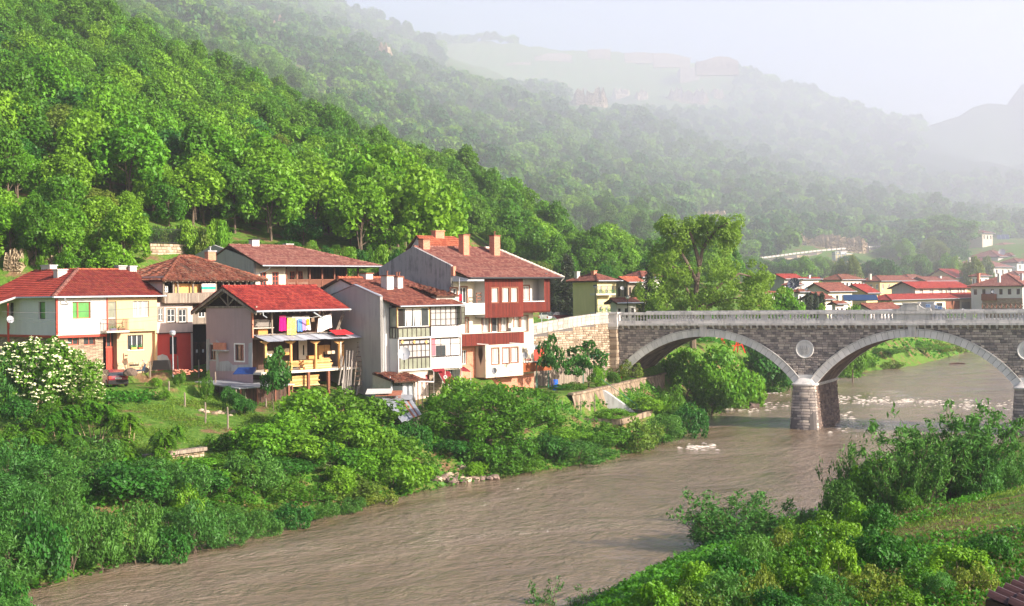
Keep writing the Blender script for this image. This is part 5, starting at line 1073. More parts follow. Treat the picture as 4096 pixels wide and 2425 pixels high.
for s0, s1, mm in ((0.03, 0.2, 'dark'), (0.27, 0.47, 'lace2'), (0.53, 0.75, 'lace2')):  # darkest strip paints the unlit room behind the pane, no curtain there
 mb = MB(); L_ = r_[1] - r_[0]; t0, t1 = r_[0] + L_ * s0, r_[0] + L_ * s1; mb.face([(t0 + 0.12 * (mm != 'dark'), -1.165, r_[2] + 0.05), (t1 - .12 * (mm != 'dark'), -1.165, r_[2] + 0.05), (t1, -1.165, r_[3] - 0.05), (t0, -1.165, r_[3] - 0.05)], [(t0, 0), (t1, 0), (t1, 1.5), (t0, 1.5)]); mb.build('curtain', M[mm], w)
MB().hexa(strip(PF(-1.2), r_[0] - 0.04, r_[1] + 0.1, r_[3], r_[3] + 0.1, -0.04, 0.08)).hexa(strip(PF(-1.2), r_[1], r_[1] + 0.1, r_[2], r_[3], -0.04, 0.08)).hexa(strip(PF(-1.2), r_[0] - 0.08, r_[0], r_[2], r_[3], -0.04, 0.08)).build('wooden_surround', M['wood'], h5)
vglass((872, 745, 1250, 862), 'frmb', 'greeng', 7, 1, 'glazed_parapet'); vglass((1255, 492, 1612, 718), 'frmb', 'lace', 6, 3)
vglass((885, 945, 1247, 1098), 'frmb', 'lace', 7, 2); vglass((885, 893, 1247, 940), 'frmb', 'lace', 3, 1, 'fanlight'); vglass((890, 1102, 1250, 1245), 'frmb', 'greeng', 7, 1, 'glazed_parapet'); vglass((1262, 872, 1608, 1082), 'frmb', 'lace2', 3, 1, transom=0.68)
for cx in (920, 1062, 1205):
 a_, z_ = f5.front(cC(cx, 915), -1.25); MB().poly([(a_ - 0.2, -1.25, z_), (a_, -1.25, z_ - 0.18), (a_ + 0.2, -1.25, z_), (a_, -1.25, z_ + 0.18)], (0, 0.03, 0)).build('wooden_diamond', M['wood'], h5)
for q, mm in (((1265, 876, 1315, 1078), 'pinkc'), ((1320, 955, 1435, 1078), 'glass')):
 r_ = Q(*q); MB().hexa(strip(PF(-1.2), *r_, 0.02, 0.035)).build('curtain', M[mm], h5)
for q in ((1258, 724, 1614, 846), (1262, 1090, 1616, 1212)):
 r_ = Q(*q); o = MB(); o.face([(r_[0], -1.21, r_[2]), (r_[1], -1.21, r_[2]), (r_[1], -1.21, r_[3]), (r_[0], -1.21, r_[3])], [(r_[0], r_[2]), (r_[1], r_[2]), (r_[1], r_[3]), (r_[0], r_[3])]); o.build('cladding_panel', M['panel'], h5)
 mb = MB(); k = r_[0]
 while k <= r_[1] + 0.01: mb.beam((k, -1.225, r_[2]), (k, -1.225, r_[3]), 0.03, 0.02); k += (r_[1] - r_[0]) / 12
 mb.build('cladding_seams', M['zinc'], h5)
mb = MB()
for y in (856, 1230):
 r_ = Q(872, y - 8, 1618, y + 12); mb.hexa(strip(PF(-1.2), r_[0], r_[1], r_[2], r_[3], -0.06, 0.2))
for x in (870, 1252, 1614): r_ = Q(x - 6, 870, x + 6, 1240); mb.hexa(strip(PF(-1.2), r_[0], r_[1], zbot, zA1 - 0.05, -0.05, 0.06))
mb.build('veranda_frame', M['off'], h5)
r_ = Q(1617, 490, 1668, 708); window(h5, PS(rE5 - 0.5), (-1.6, -0.4, r_[2], r_[3]), 'frmb', 'greeng', cols=2, rows=3, dep=0)
wall_mb(MB(), PF(-1.2), aE + 0.02, rE5 - 0.15, zbot - 2.4, ze5 - 0.1, [Q(1622, 495, 1665, 705)]).build('end_wall', M['off'], h5); window(h5, PF(-1.2), Q(1622, 495, 1665, 705), 'frmb', 'greeng', cols=2, rows=3, dep=0.02)
MB().box(rE5 - 0.35, rE5 - 0.15, -1.15, 7, -2, ze5 - .1).build('right_wall', M['off'], h5)
hg = [Q(1190, 1300, 1250, 1410)]
wall_mb(MB(), PF(-0.9), aB + 0.05, aM, -2.5, zbot - 0.1, [rF(f5, cC, 1192, 1305, 1248, 1408, -0.9)]).build('pink_wall', M['pink'], h5); window(h5, PF(-0.9), rF(f5, cC, 1192, 1305, 1248, 1408, -0.9), 'rust', 'pinkc', cols=1)
wall_mb(MB(), PF(-1.0), aM, f5.front(cC(1392, 1350), -1.0)[0], -2.5, zbot - 0.1).build('old_brick_wall', M['slate'], h5)
wall_mb(MB(), PF(-0.6), f5.front(cC(1392, 1350), -1.0)[0], aE, -2.5, zbot - 0.1, [rF(f5, cC, 1440, 1235, 1530, 1420, -0.6)]).build('lower_wall', M['off'], h5); window(h5, PF(-0.6), rF(f5, cC, 1440, 1235, 1530, 1420, -0.6), 'zinc', 'glass', cols=3, rows=2)
def awning(px, c, x0, y0, x1, y1, x2, y2, x3, y3, da, db, fr, label, mm='maroon', cat='awning', name='awning'):
 P4 = [fr.front(c(x0, y0), da), fr.front(c(x1, y1), da), fr.front(c(x2, y2), db), fr.front(c(x3, y3), db)]; q = [(P4[0][0], da, P4[0][1]), (P4[1][0], da, P4[1][1]), (P4[2][0], db, P4[2][1]), (P4[3][0], db, P4[3][1])]
 o = q[0]; pts = [Vector(k) - Vector(o) for k in q]; n_ = (pts[1] - pts[0]).cross(pts[3] - pts[0]).normalized() * 0.04
 L1 = (pts[1] - pts[0]).length; L2 = (pts[3] - pts[0]).length; t = thing(name, label, cat, fr.world(*o), fr.ang)
 mb = MB(); mb.face(pts, [(0, 0), (L1, 0), (L1, L2), (0, L2)]); mb.face([p_ - n_ for p_ in pts], [(0, 0), (L1, 0), (L1, L2), (0, L2)])
 for k in range(4): mb.face([pts[k], pts[(k + 1) % 4], pts[(k + 1) % 4] - n_, pts[k] - n_])
 mb.build('sheet', M[mm] if isinstance(mm, str) else mm, t)
 mb = MB(); mb.beam(pts[3], pts[3] + Vector((0, 0, -2.2)), 0.05); mb.beam(pts[2], pts[2] + Vector((0, 0, -2.2)), 0.05); mb.beam(pts[0], pts[3], 0.05); mb.beam(pts[1], pts[2], 0.05); mb.build('awning_frame', M['off'], t); return t
awning(0, cC, 1335, 1262, 1475, 1268, 1565, 1412, 1415, 1405, -1.0, -3.4, f5, 'large maroon corrugated awning below the glazed verandas')
awning(0, cC, 1262, 1228, 1408, 1222, 1425, 1262, 1290, 1270, -1.1, -1.7, f5, 'small maroon awning strip directly under the veranda floor')
awning(0, cC, 1612, 1218, 1650, 1212, 1728, 1270, 1622, 1262, -0.9, -2.4, f5, 'dark red awning in the gap between veranda house and tall house')
a_, z_ = f5.front(cC(1402, 1330), -2.9); s_ = thing('round_sign', 'small round white sign on a post in front of the maroon awning', 'sign', f5.world(a_, -3.2, z_ - 1.6)); mb = MB().cyl((0, 0), 0.03, 0, 1.6, 6); mb.build('post', M['gutter'], s_); mb = MB().tube([(0, -0.03, 1.6), (0, -0.06, 1.6)], 0.17, 14); mb.build('sign_disc', M['frm'], s_); MB().box(-0.09, 0.09, -0.07, -0.062, 1.53, 1.57).box(-0.07, 0.0, -0.07, -0.062, 1.6, 1.68).box(0.03, 0.08, -0.07, -0.062, 1.6, 1.68).build('sign_mark', M['frmb'], s_)
for x0, x1, y0, y1, dd, pots in ((675, 805, 122, 282, 3.0, 1), (818, 916, 135, 285, 3.3, 2), (428, 558, 95, 175, 6.0, 0)):
 r_ = rF(f5, cC, x0, y0, x1, y1, dd); w_ = r_[1] - r_[0]; chimney(h5, (r_[0] + r_[1]) / 2, dd, r_[2] - 0.7, w_ * 0.62, w_ * 0.62, r_[3] - r_[2] + 0.6, 'off', 'brown', pots)
dish(*cC(940, 1058), 122.5, 1.16, 'very large white satellite dish on the glazed veranda', (0.0, -1.0), 0.5)
sh = thing('garden_shed', 'small patched shed with broken tile roof at the foot of the grey gable', 'shed', f5.world(*[f5.front(cC(690, 1400), -1.6)[0], -1.6, 0]), f5.ang)
ox = f5.front(cC(690, 1400), -1.6)[0]; zr_ = f5.front(cC(690, 1275), -0.4)[1]; ze_ = f5.front(cC(900, 1380), -3.2)[1]; xr_ = f5.front(cC(1150, 1360), -2.4)[0] - ox
mb = MB().box(0, xr_ * 0.75, -1.0, -0.9, -2.5, ze_ + 0.1); mb.box(0, 0.1, -0.9, 1.4, -2.5, ze_ + 0.4); mb.build('patched_wall', M['zinc'], sh)
MB().box(0.2, xr_ * 0.33, -1.06, -1.01, ze_ - 1.0, ze_ - 0.1).build('dark_window', M['glass'], sh); MB().box(xr_ * 0.36, xr_ * 0.44, -1.06, -1.01, ze_ - 1.2, ze_ - 0.2).build('pale_sheet', M['dish'], sh); MB().box(xr_ * 0.5, xr_ * 0.68, -1.06, -1.01, -2.3, ze_ - 0.3).build('shed_door', M['zinc'], sh); MB().box(xr_ * 0.3, xr_ * 0.48, -1.09, -1.065, ze_ - 2.0, ze_ - 1.3).build('rusty_board', M['rust'], sh)
roof_plane(sh, [(-0.2, -1.7, ze_), (xr_, -1.9, ze_ - 0.1), (xr_ * 0.9, 1.2, zr_ - .1), (-0.2, 1.2, zr_)], 't_old', tw=0.22, th=0.3, jit=3.0, amp=0.05)
gutter(sh, [(-0.1, -1.2, zr_ - 0.6), (xr_ + 0.2, -2.1, ze_ - 0.25)], 0.07, 'pipe', 'off')
for k in range(4): MB().beam((xr_ * (0.55 + 0.13 * k), -1.6, -2.2), (xr_ * (0.55 + 0.13 * k), -1.6, ze_ - 0.1), 0.07).build('shed_post', M['wold'], sh)
scr = thing('sheet_roof_shed', 'low shed roofed with loose grey and rusty metal sheets above the river bushes', 'shed', at(1580, 1625, 117.0)); rr = random.Random(2)
Pq = [at(*cW(x, y), Y) - scr.location for x, y, Y in ((75, 255, 120.5), (250, 240, 121.5), (330, 360, 117.5), (205, 412, 116.0))]
for k in range(9):
 t0, t1 = k / 9, (k + 1) / 9 + 0.03; a_, b_ = Pq[0].lerp(Pq[1], t0), Pq[0].lerp(Pq[1], t1); c_, d_ = Pq[3].lerp(Pq[2], t1), Pq[3].lerp(Pq[2], t0); j = Vector((0, 0, rr.uniform(0, 0.12)))
 MB().poly([a_ + j, b_ + j, c_ + j, d_ + j], (0, 0, 0.03)).build('metal_sheet', M['zinc'] if k not in (5, 7) else M['rust'], scr)
MB().poly([Pq[3] + Vector((0.2, 0.3, -0.1)), Pq[2] + Vector((-0.1, 0.3, -0.1)), Pq[2] + Vector((-0.1, 0.3, -1.8)), Pq[3] + Vector((0.2, 0.3, -1.8))], (0, 0.1, 0)).build('shed_front', M['wold'], scr); MB().poly([Pq[0] + Vector((0, 0.1, -0.1)), Pq[3] + Vector((0.2, 0.3, -0.1)), Pq[3] + Vector((0.2, 0.3, -1.8)), Pq[0] + Vector((0, 0.1, -1.8))], (0.1, 0, 0)).build('shed_side', M['wdk'], scr)
for i, (x0, y0, x1, y1, mm) in enumerate([(20, 200, 100, 235, 'off'), (85, 215, 160, 245, 'rust'), (150, 240, 230, 275, 'zinc')]):
 o = MB().hexa([(-1.1, -0.8, 0), (1.1, -0.8, 0.05), (1.1, 0.8, 0.3), (-1.1, 0.8, 0.3), (-1.1, -0.8, 0.05), (1.1, -0.8, 0.1), (1.1, 0.8, 0.36), (-1.1, 0.8, 0.36)]).build('loose_sheet', M[mm]); o.location = at(*cW((x0 + x1) / 2, (y0 + y1) / 2), 121.0); tag(o, ['pale', 'rusty', 'grey'][i] + ' loose metal sheet beside the sheet roofed shed', 'metal sheet')
# ================================================================ HOUSE 6: tall white house with red brown boarded bays
f6 = Frame(1806.0, 135.5, 47, 5.5, py=1300)
h6 = fthing(f6, 'tall_house', 'tall white house with red brown boarded bays and brick chimneys next to the bridge road', 'house')
B = lambda *q, d=0.0: rF(f6, cB, *q, d)
BD = -1.35
S6 = lambda x, y, xx=0.0: f6.side(c3(x, y), xx)
yap, zap = S6(375, 160, 0.0); ybk, zbk_ = S6(122, 320, 0.0); zn = S6(655, 300)[1]
MB().poly([(0, 0, -3), (0, ybk, -3), (0, ybk, zbk_), (0, yap, zap), (0, 0, zn)], (0.3, 0, 0)).build('gable_wall', M['greyst'], h6)
MB().box(0.0, 0.35, -0.35, 0.0, zn - 1.0, zn - 0.1).build('brick_corner', M['brick'], h6)
eD = -1.9; ze6 = f6.front(cB(700, 155), eD)[1]; rE6 = f6.front(cB(1350, 150), eD)[0]
zr6 = f6.side(c3(375, 165), 0.2)[1]; sl6 = (zr6 - ze6) / (yap - eD); rR6 = f6.front(c3(985, 215), yap)[0]
zrr = zr6
roof_plane(h6, [(0.6, eD, ze6), (rE6, eD, ze6), (rR6, yap, zr6), (0.15, yap, zr6), (0.15, 0, ze6 - eD * sl6)], 't_pnk', amp=0.04)
roof_plane(h6, [(rE6, eD, ze6), (rE6, 2 * yap - eD, ze6), (rR6, yap, zr6)], 't_pnk', geo=False); roof_plane(h6, [(rE6, 2 * yap - eD, ze6), (0.15, 2 * yap - eD, ze6), (0.15, yap, zr6), (rR6, yap, zr6)], 't_pnk', geo=False, name='back_roof')
ridge(h6, [(0.1, yap, zr6), (rR6 - 1.5, yap, zr6)], 't_pnk', 0.13); ridge(h6, [(rR6 - 1.5, yap, zr6 + .02), (rR6, yap, zr6), (rE6, eD, ze6)], 'slat', 0.15)
gutter(h6, [(0.6, eD - 0.08, ze6), (rE6, eD - 0.08, ze6)], 0.08, m='metal')
MB().hexa([(0.2, eD, ze6 - 0.3), (2.6, eD, ze6 - 0.3), (0.6, 0, ze6 - 0.3), (0.1, 0, ze6 - 0.3), (0.5, eD, ze6 - 0.1), (2.6, eD, ze6 - 0.1), (0.6, 0, ze6 + .3), (0.1, 0, ze6 + .3)]).build('flashing', M['gutter'], h6)
aR6 = f6.front(cB(990, 700))[0]; aBl = f6.front(cB(413, 400), BD)[0]; aBr = f6.front(cB(869, 400), BD)[0]; aPr = f6.front(cB(1188, 400), BD)[0]
zTop = ze6 + 0.5; zB1 = f6.front(cB(650, 618), BD)[1]; zL1 = f6.front(cB(1030, 562), BD)[1]
mid = [B(385, 622, 465, 795), B(497, 618, 577, 800), B(603, 615, 683, 785), B(760, 612, 822, 775), B(845, 610, 923, 780), B(190, 632, 216, 815)]
zf3 = f6.front(cB(300, 455))[1]; zmid0 = f6.front(cB(500, 830))[1]
wall_mb(MB(), PF(0), 0.0, aR6, zmid0 - 0.4, zB1 + 0.7, mid, rev=0.25).build('white_wall', M['cream'], h6)
for k, q in enumerate(mid): window(h6, PF(0), q, 'frm', 'lace' if k != 1 else 'glass', cols=2 if k != 1 else 1, dep=0.2, surround='brown', fw=0.08, name='window' if k != 1 else 'balcony_door')
upw = [B(8, 278, 82, 345), B(122, 268, 200, 455)]
aU = aBl; wall_mb(MB(), PF(0), 0.0, aR6, zB1 + 0.7, zTop, upw + [(aBl + 0.1, aR6 - 0.02, zB1 + 0.7, zTop)], rev=0.2).build('upper_wall', M['cream'], h6)
for q in upw: window(h6, PF(0), q, 'frm', 'glass', cols=2, dep=0.12, surround='brown')
zr0, zr1 = f6.front(cB(300, 590), BD)[1], f6.front(cB(300, 455), BD)[1]; ab0 = f6.front(cB(150, 520), BD)[0]
bal = MB().box(ab0 - 1.5, aBl - 0.01, BD, BD + 0.12, zr0, zr1).box(ab0 - 1.5, aBl - 0.01, BD + 0.12, 0.0, zr0, zr0 + 0.15).build('upper_balcony', M['white'], h6)
MB().beam((ab0 - 0.3, BD + 0.1, zr1), (ab0 - 0.3, BD + 0.1, ze6), 0.06).build('iron_post', M['gutter'], h6)
bw = [B(495, 277, 570, 440, d=BD), B(620, 274, 697, 438, d=BD), B(725, 274, 800, 436, d=BD)]
wall_mb(MB(), PF(BD), aBl, aBr, zB1, zTop - 0.3, bw, rev=0.2).build('boarded_bay', M['wred'], h6)
for q in bw: window(h6, PF(BD), q, 'frm', 'lace', cols=2, dep=0.1, fw=0.08, surround='brown')
wall_mb(MB(), PS(aBl), BD, 0.3, zB1, zTop - 0.3).build('bay_side', M['white'], h6); MB().box(aBl + 0.01, aBr, BD + 0.02, 0.0, zB1 - 0.05, zB1 + 0.02).build('bay_soffit', M['wred'], h6)
zlp = f6.front(cB(1000, 437), BD)[1]; aLo = f6.front(cB(1118, 300), BD)[0]
wall_mb(MB(), PF(BD), aBr, aPr, zL1, zlp).build('loggia_parapet', M['wred'], h6); wall_mb(MB(), PF(BD), aLo, aPr, zlp, zTop - 0.3).build('loggia_post', M['wred'], h6)
MB().hexa(strip(PF(BD), aBr, aLo, zlp, zlp + 0.07, -0.05, 0.15)).build('loggia_sill', M['frm'], h6)
lw = [rF(f6, cB, 872, 250, 940, 420, -0.02)]
wall_mb(MB(), PF(0.0), aBr - 0.2, aPr + 0.2, zL1, zTop, lw).build('loggia_back', M['off'], h6); window(h6, PF(0), lw[0], 'frm', 'lace', cols=2, dep=0.05, surround='brown')
wall_mb(MB(), PS(aPr - 0.04), BD, 0.4, zL1, zTop - 0.3).build('loggia_end', M['wred'], h6); wall_mb(MB(), PS(aPr - 0.3), BD + 0.05, 0.0, zL1, zTop).build('loggia_inner', M['white'], h6); MB().box(aBr, aPr, BD, 0.0, zL1 - 0.02, zL1 + 0.12).build('loggia_floor', M['wred'], h6)
MB().box(aR6 - 0.02, aPr, 0.3, 9, zL1, zTop).build('upper_right_wall', M['off'], h6)
am0, am1 = f6.front(cB(140, 890), BD)[0], f6.front(cB(878, 850), BD)[0]; zm0, zm1 = f6.front(cB(500, 950), BD)[1], f6.front(cB(500, 808), BD)[1]
wall_mb(MB(), PF(BD), am0, am1, zm0, zm1).build('middle_balcony', M['wred'], h6); MB().box(am0, am1, BD - 0.05, BD + 0.15, zm1, zm1 + 0.06).build('balcony_cap', M['slat'], h6); MB().box(am0, am1, BD + 0.02, 0.0, zm0, zm0 + 0.15).build('balcony_floor', M['wred'], h6); wall_mb(MB(), PS(am1 - 0.03), BD, 0.0, zm0, zm1).build('balcony_end', M['wred'], h6)
r_ = B(725, 745, 890, 782, d=-0.9); MB().box(r_[0], r_[1], -0.9, -0.5, r_[2], r_[3]).build('balcony_locker', M['white'], h6)
lo = [B(498, 993, 578, 1172, d=BD), B(625, 988, 703, 1162, d=BD), B(728, 982, 805, 1152, d=BD)]; zl0 = f6.front(cB(650, 1325), BD)[1]; ala, alb = f6.front(cB(423, 1100), BD)[0], f6.front(cB(866, 1100), BD)[0]
wall_mb(MB(), PF(BD), ala, alb, zl0, zm0, lo, rev=0.25).build('lower_bay', M['cream'], h6)
for q in lo: window(h6, PF(BD), q, 'frm', 'lace', cols=2, dep=0.1, fw=0.08, surround='brown')
m_soot, nt, b = mat('sooted_plaster', 0.9, 0.1); v = coord(nt, 'UV'); sp = nd(nt, 'ShaderNodeSeparateXYZ'); nt.links.new(v, sp.inputs[0])
zc_ = f6.front(cB(365, 1060), BD)[1]; dx = mth(nt, 'ABSOLUTE', mth(nt, 'ADD', sp.outputs[0], 0.68)); dz = mth(nt, 'SUBTRACT', sp.outputs[1], zc_ - 1.3)
sft = mth(nt, 'MULTIPLY', mth(nt, 'MINIMUM', mth(nt, 'MAXIMUM', mth(nt, 'SUBTRACT', mth(nt, 'MULTIPLY', mth(nt, 'MINIMUM', mth(nt, 'MAXIMUM', dz, 0.0), 1.2), 0.35), dx), 0.0), 0.25), mth(nt, 'SUBTRACT', 1.25, mth(nt, 'MULTIPLY', dz, 0.42)))
nt.links.new(mixc(nt, mth(nt, 'MINIMUM', mth(nt, 'MULTIPLY', mth(nt, 'MAXIMUM', sft, 0.0), 7), 0.95), (0.62, 0.55, 0.48), (0.03, 0.022, 0.015)), b.inputs['Base Color'])
wall_mb(MB(), PS(ala), BD, 0.3, zl0, zm0).build('sooted_side', m_soot, h6); MB().box(ala, alb, BD + 0.01, 0, zl0 - 0.04, zl0 + 0.02).build('soffit', M['brown'], h6)
br = [B(145, 1012, 198, 1180)]
wall_mb(MB(), PF(0), 0.3, ala + 0.2, zl0 - 3, zmid0 - 0.4, br).build('brick_wall', M['brick'], h6); window(h6, PF(0), br[0], 'frm', 'glass', cols=2, dep=0.1)
wall_mb(MB(), PF(0), ala, aR6, zl0 - 3.2, zl0).build('lower_brick_wall', M['brick'], h6); wall_mb(MB(), PF(0), alb, aR6, zl0, zmid0 - 0.4).build('lower_right_wall', M['cream'], h6)
MB().box(aR6 - 0.03, aR6 + 0.0, 0.01, 9, zl0 - 3.2, zTop).build('right_wall', M['cream'], h6)
ar0, ar1 = f6.front(cB(868, 1200), BD)[0], f6.front(cB(1203, 1200), BD)[0]; zq0, zq1 = f6.front(cB(1030, 1262), BD)[1], f6.front(cB(1030, 1150), BD)[1]
wall_mb(MB(), PF(BD), ar0, ar1, zq0, zq1).build('right_balcony', M['worg'], h6); MB().box(ar0, ar1 + 0.2, BD + 0.02, 0.0, zq0, zq0 + 0.12).build('balcony_floor', M['brown'], h6); MB().box(ar0 - .05, ar1 + 0.3, BD - 0.12, BD + 0.12, zq1, zq1 + 0.1).build('balcony_cap', M['off'], h6)
wall_mb(MB(), PS(ar1), BD, 0.0, zq0, zq1).build('balcony_end', M['worg'], h6)
mb = MB(); mb.beam((ar0, BD - 0.05, zq1 + 0.3), (ar1 + 0.3, BD - 0.05, zq1 + 0.3), 0.04);
for k in range(9): x = ar0 + (ar1 - ar0) * k / 8; mb.beam((x, BD - 0.05, zq1 + 0.1), (x, BD - 0.05, zq1 + 0.3), 0.03)
mb.build('balcony_rail', M['beam'], h6)
r_ = B(985, 1020, 1072, 1105, d=0.05); MB().box(alb + 0.3, r_[1] + 0.6, 0.02, 0.08, zq0, r_[3] + 0.4).build('balcony_back_wall', M['beam'], h6); MB().box(r_[1] - 0.02, r_[1] + 0.05, BD + 0.1, BD + 0.17, zq1, zq1 + 1.6).build('white_post', M['frm'], h6)
m_aw, nt, b = mat('striped_awning', 0.7, 0.2); sp = nd(nt, 'ShaderNodeSeparateXYZ'); nt.links.new(coord(nt, 'UV'), sp.inputs[0]); nt.links.new(mixc(nt, mth(nt, 'GREATER_THAN', mth(nt, 'FRACT', mth(nt, 'DIVIDE', sp.outputs[0], 0.14)), 0.6), (0.62, 0.62, 0.60), (0.42, 0.45, 0.43)), b.inputs['Base Color'])
zA_, zB_ = f6.front(cB(930, 900), -0.05)[1], f6.front(cB(980, 972), BD - 0.6)[1]; aw1 = f6.front(cB(1078, 955), BD - 0.6)[0]
aw = thing('balcony_awning', 'grey striped awning over the right balcony of the tall house', 'awning', f6.world(ar0, -0.05, zA_), f6.ang); W_ = aw1 - ar0; dz_ = zB_ - zA_; dy_ = BD - 0.55
mb = MB(); mb.face([(0, dy_, dz_), (W_, dy_, dz_), (W_ * 0.75, 0, 0), (0, 0, 0)], [(0, 0), (W_, 0), (W_, 2), (0, 2)]); mb.face([(0, dy_, dz_), (W_, dy_, dz_), (W_, dy_, dz_ - 0.3), (0, dy_, dz_ - 0.3)], [(0, 0), (W_, 0), (W_, .3), (0, .3)]); mb.build('canvas', m_aw, aw); MB().beam((0, dy_, dz_ - 0.02), (W_, dy_, dz_ - 0.02), 0.05).build('front_bar', M['frm'], aw)
for cx, ww in ((485, 0.9), (712, 0.8), (940, 0.85)):
 xa, za = f6.front(c3(cx, 200), yap - 0.8); chimney(h6, xa, yap - (0.3 if cx < 500 else 1.6), zr6 - (0.6 if cx < 500 else 1.1), ww, 0.7, 1.3 if cx < 500 else 2.3, 'brick', 'brown', 0 if cx < 900 else 1)
gutter(h6, [(rE6 - 0.1, eD - .1, ze6), (rE6 - 0.2, eD + 0.2, ze6 - 0.35)], 0.05, 'downpipe', 'frm')
dish(*cB(888, 1075), 138.2, 0.62, 'white dish at the corner of the right orange balcony', (-0.35, -0.95)); dish(*cB(524, 1260), 134.8, 0.66, 'white dish low on the cream wall of the tall house', (-0.35, -0.95))
r_ = B(300, 330, 378, 450, d=-0.8); cf = thing('wooden_chair_frame', 'brown wooden step frame on the upper left balcony of the tall house', 'step frame', f6.world(r_[0], -0.9, r_[2]), f6.ang); W_, H_ = r_[1] - r_[0], r_[3] - r_[2]
for x in (0.1, W_ - 0.1): MB().beam((x, 0, 0), (x * 0.9 + 0.05, 0.1, H_), 0.09).build('upright', M['brown'], cf)
for k in (0.3, 0.62, 0.95): MB().beam((0.1, 0.0, H_ * k), (W_ - 0.1, 0.0, H_ * k), 0.08).build('step', M['brown'], cf)
o = cloth(105, 350, 138, 425, (0.6, 0.02, 0.05), 'red garment hanging on the iron post of the tall house', 'red_garment', cr=cB, d=0); o.location = at(*cB(122, 425), 134.5)
bk = MB(); bk.obox((0, 0, 0), (0.55, 0, 0), (0, 0.03, 0), (0, 0, 0.04)); o = bk.build('clothes_bracket', M['off']);
for k, (q, lb) in enumerate([((320, 935, 458, 948), 'pale wooden bar sticking out under the middle boarded balcony'), ((675, 915, 875, 945), 'thin dark bar sticking out at the right of the middle boarded balcony')]):
 oo = o if k == 0 else o.copy();
 if k: COL.objects.link(oo)
 oo.location = at(*cB((q[0] + q[2]) / 2, (q[1] + q[3]) / 2), 135.2); oo.rotation_euler = (0, 0.07, 0.1); tag(oo, lb, 'bar')
sr = thing('outhouse', 'small outhouse with sagging dark tile roof in front of the streaked grey gable', 'outhouse', f6.world(-2.4, 2.4, 0), f6.ang)
p0, p1, p2 = [at(*c3(x, y), Y) - sr.location for x, y, Y in ((700, 525, 133.4), (510, 435, 138.5), (440, 460, 139.5))]
Rm = Matrix.Rotation(-f6.ang, 3, 'Z'); p0, p1, p2 = Rm @ p0, Rm @ p1, Rm @ p2
roof_plane(sr, [(p0.x - 2.6, p0.y, p0.z), (p0.x + 0.3, p0.y, p0.z), (p0.x + 0.3, p1.y + 0.5, p1.z), (p0.x - 2.6, p1.y + .5, p1.z)], 't_old', tw=0.22, th=0.3, jit=3, amp=0.05)
MB().box(p0.x - 2.4, p0.x + 0.1, p0.y + 0.3, p1.y + 0.3, p0.z - 4, p0.z - 0.05).build('outhouse_wall', M['off'], sr)
f7 = Frame(1702.0, 152.0, 47, 10.5, py=980); h7 = fthing(f7, 'orange_roof_house', 'small orange tiled roof with brick chimney behind the tall house ridge', 'house')
y7, z7 = f7.side(c3(408, 80), 0); zl7 = f7.front(c3(560, 180), -0.5)[1]
q7 = -0.5; s7 = (z7 - zl7) / (y7 - q7); L7 = f7.front(c3(690, 135), 1)[0]
MB().poly([(0, 0, 0), (0, 2 * y7, 0), (0, 2 * y7, zl7), (0, y7, z7 - 0.1), (0, 0, zl7)], (0.25, 0, 0)).build('gable_wall', M['off'], h7)
roof_plane(h7, [(-0.2, q7, zl7), (L7 + 2, q7, zl7), (L7, y7, z7), (-0.2, y7, z7)], 't_org'); roof_plane(h7, [(L7 + 2, 2 * y7 - q7, zl7), (-0.2, 2 * y7 - q7, zl7), (-0.2, y7, z7), (L7, y7, z7)], 't_org', geo=False, name='back_roof')
wall_mb(MB(), PF(0), 0, L7 + 1.6, 0, zl7).build('front_wall', M['cream'], h7); xa, _ = f7.front(c3(560, 130), 1.2); chimney(h7, xa, 1.2, zl7 + 0.3, 1.3, 0.7, 1.7, 'brick', 'brick')
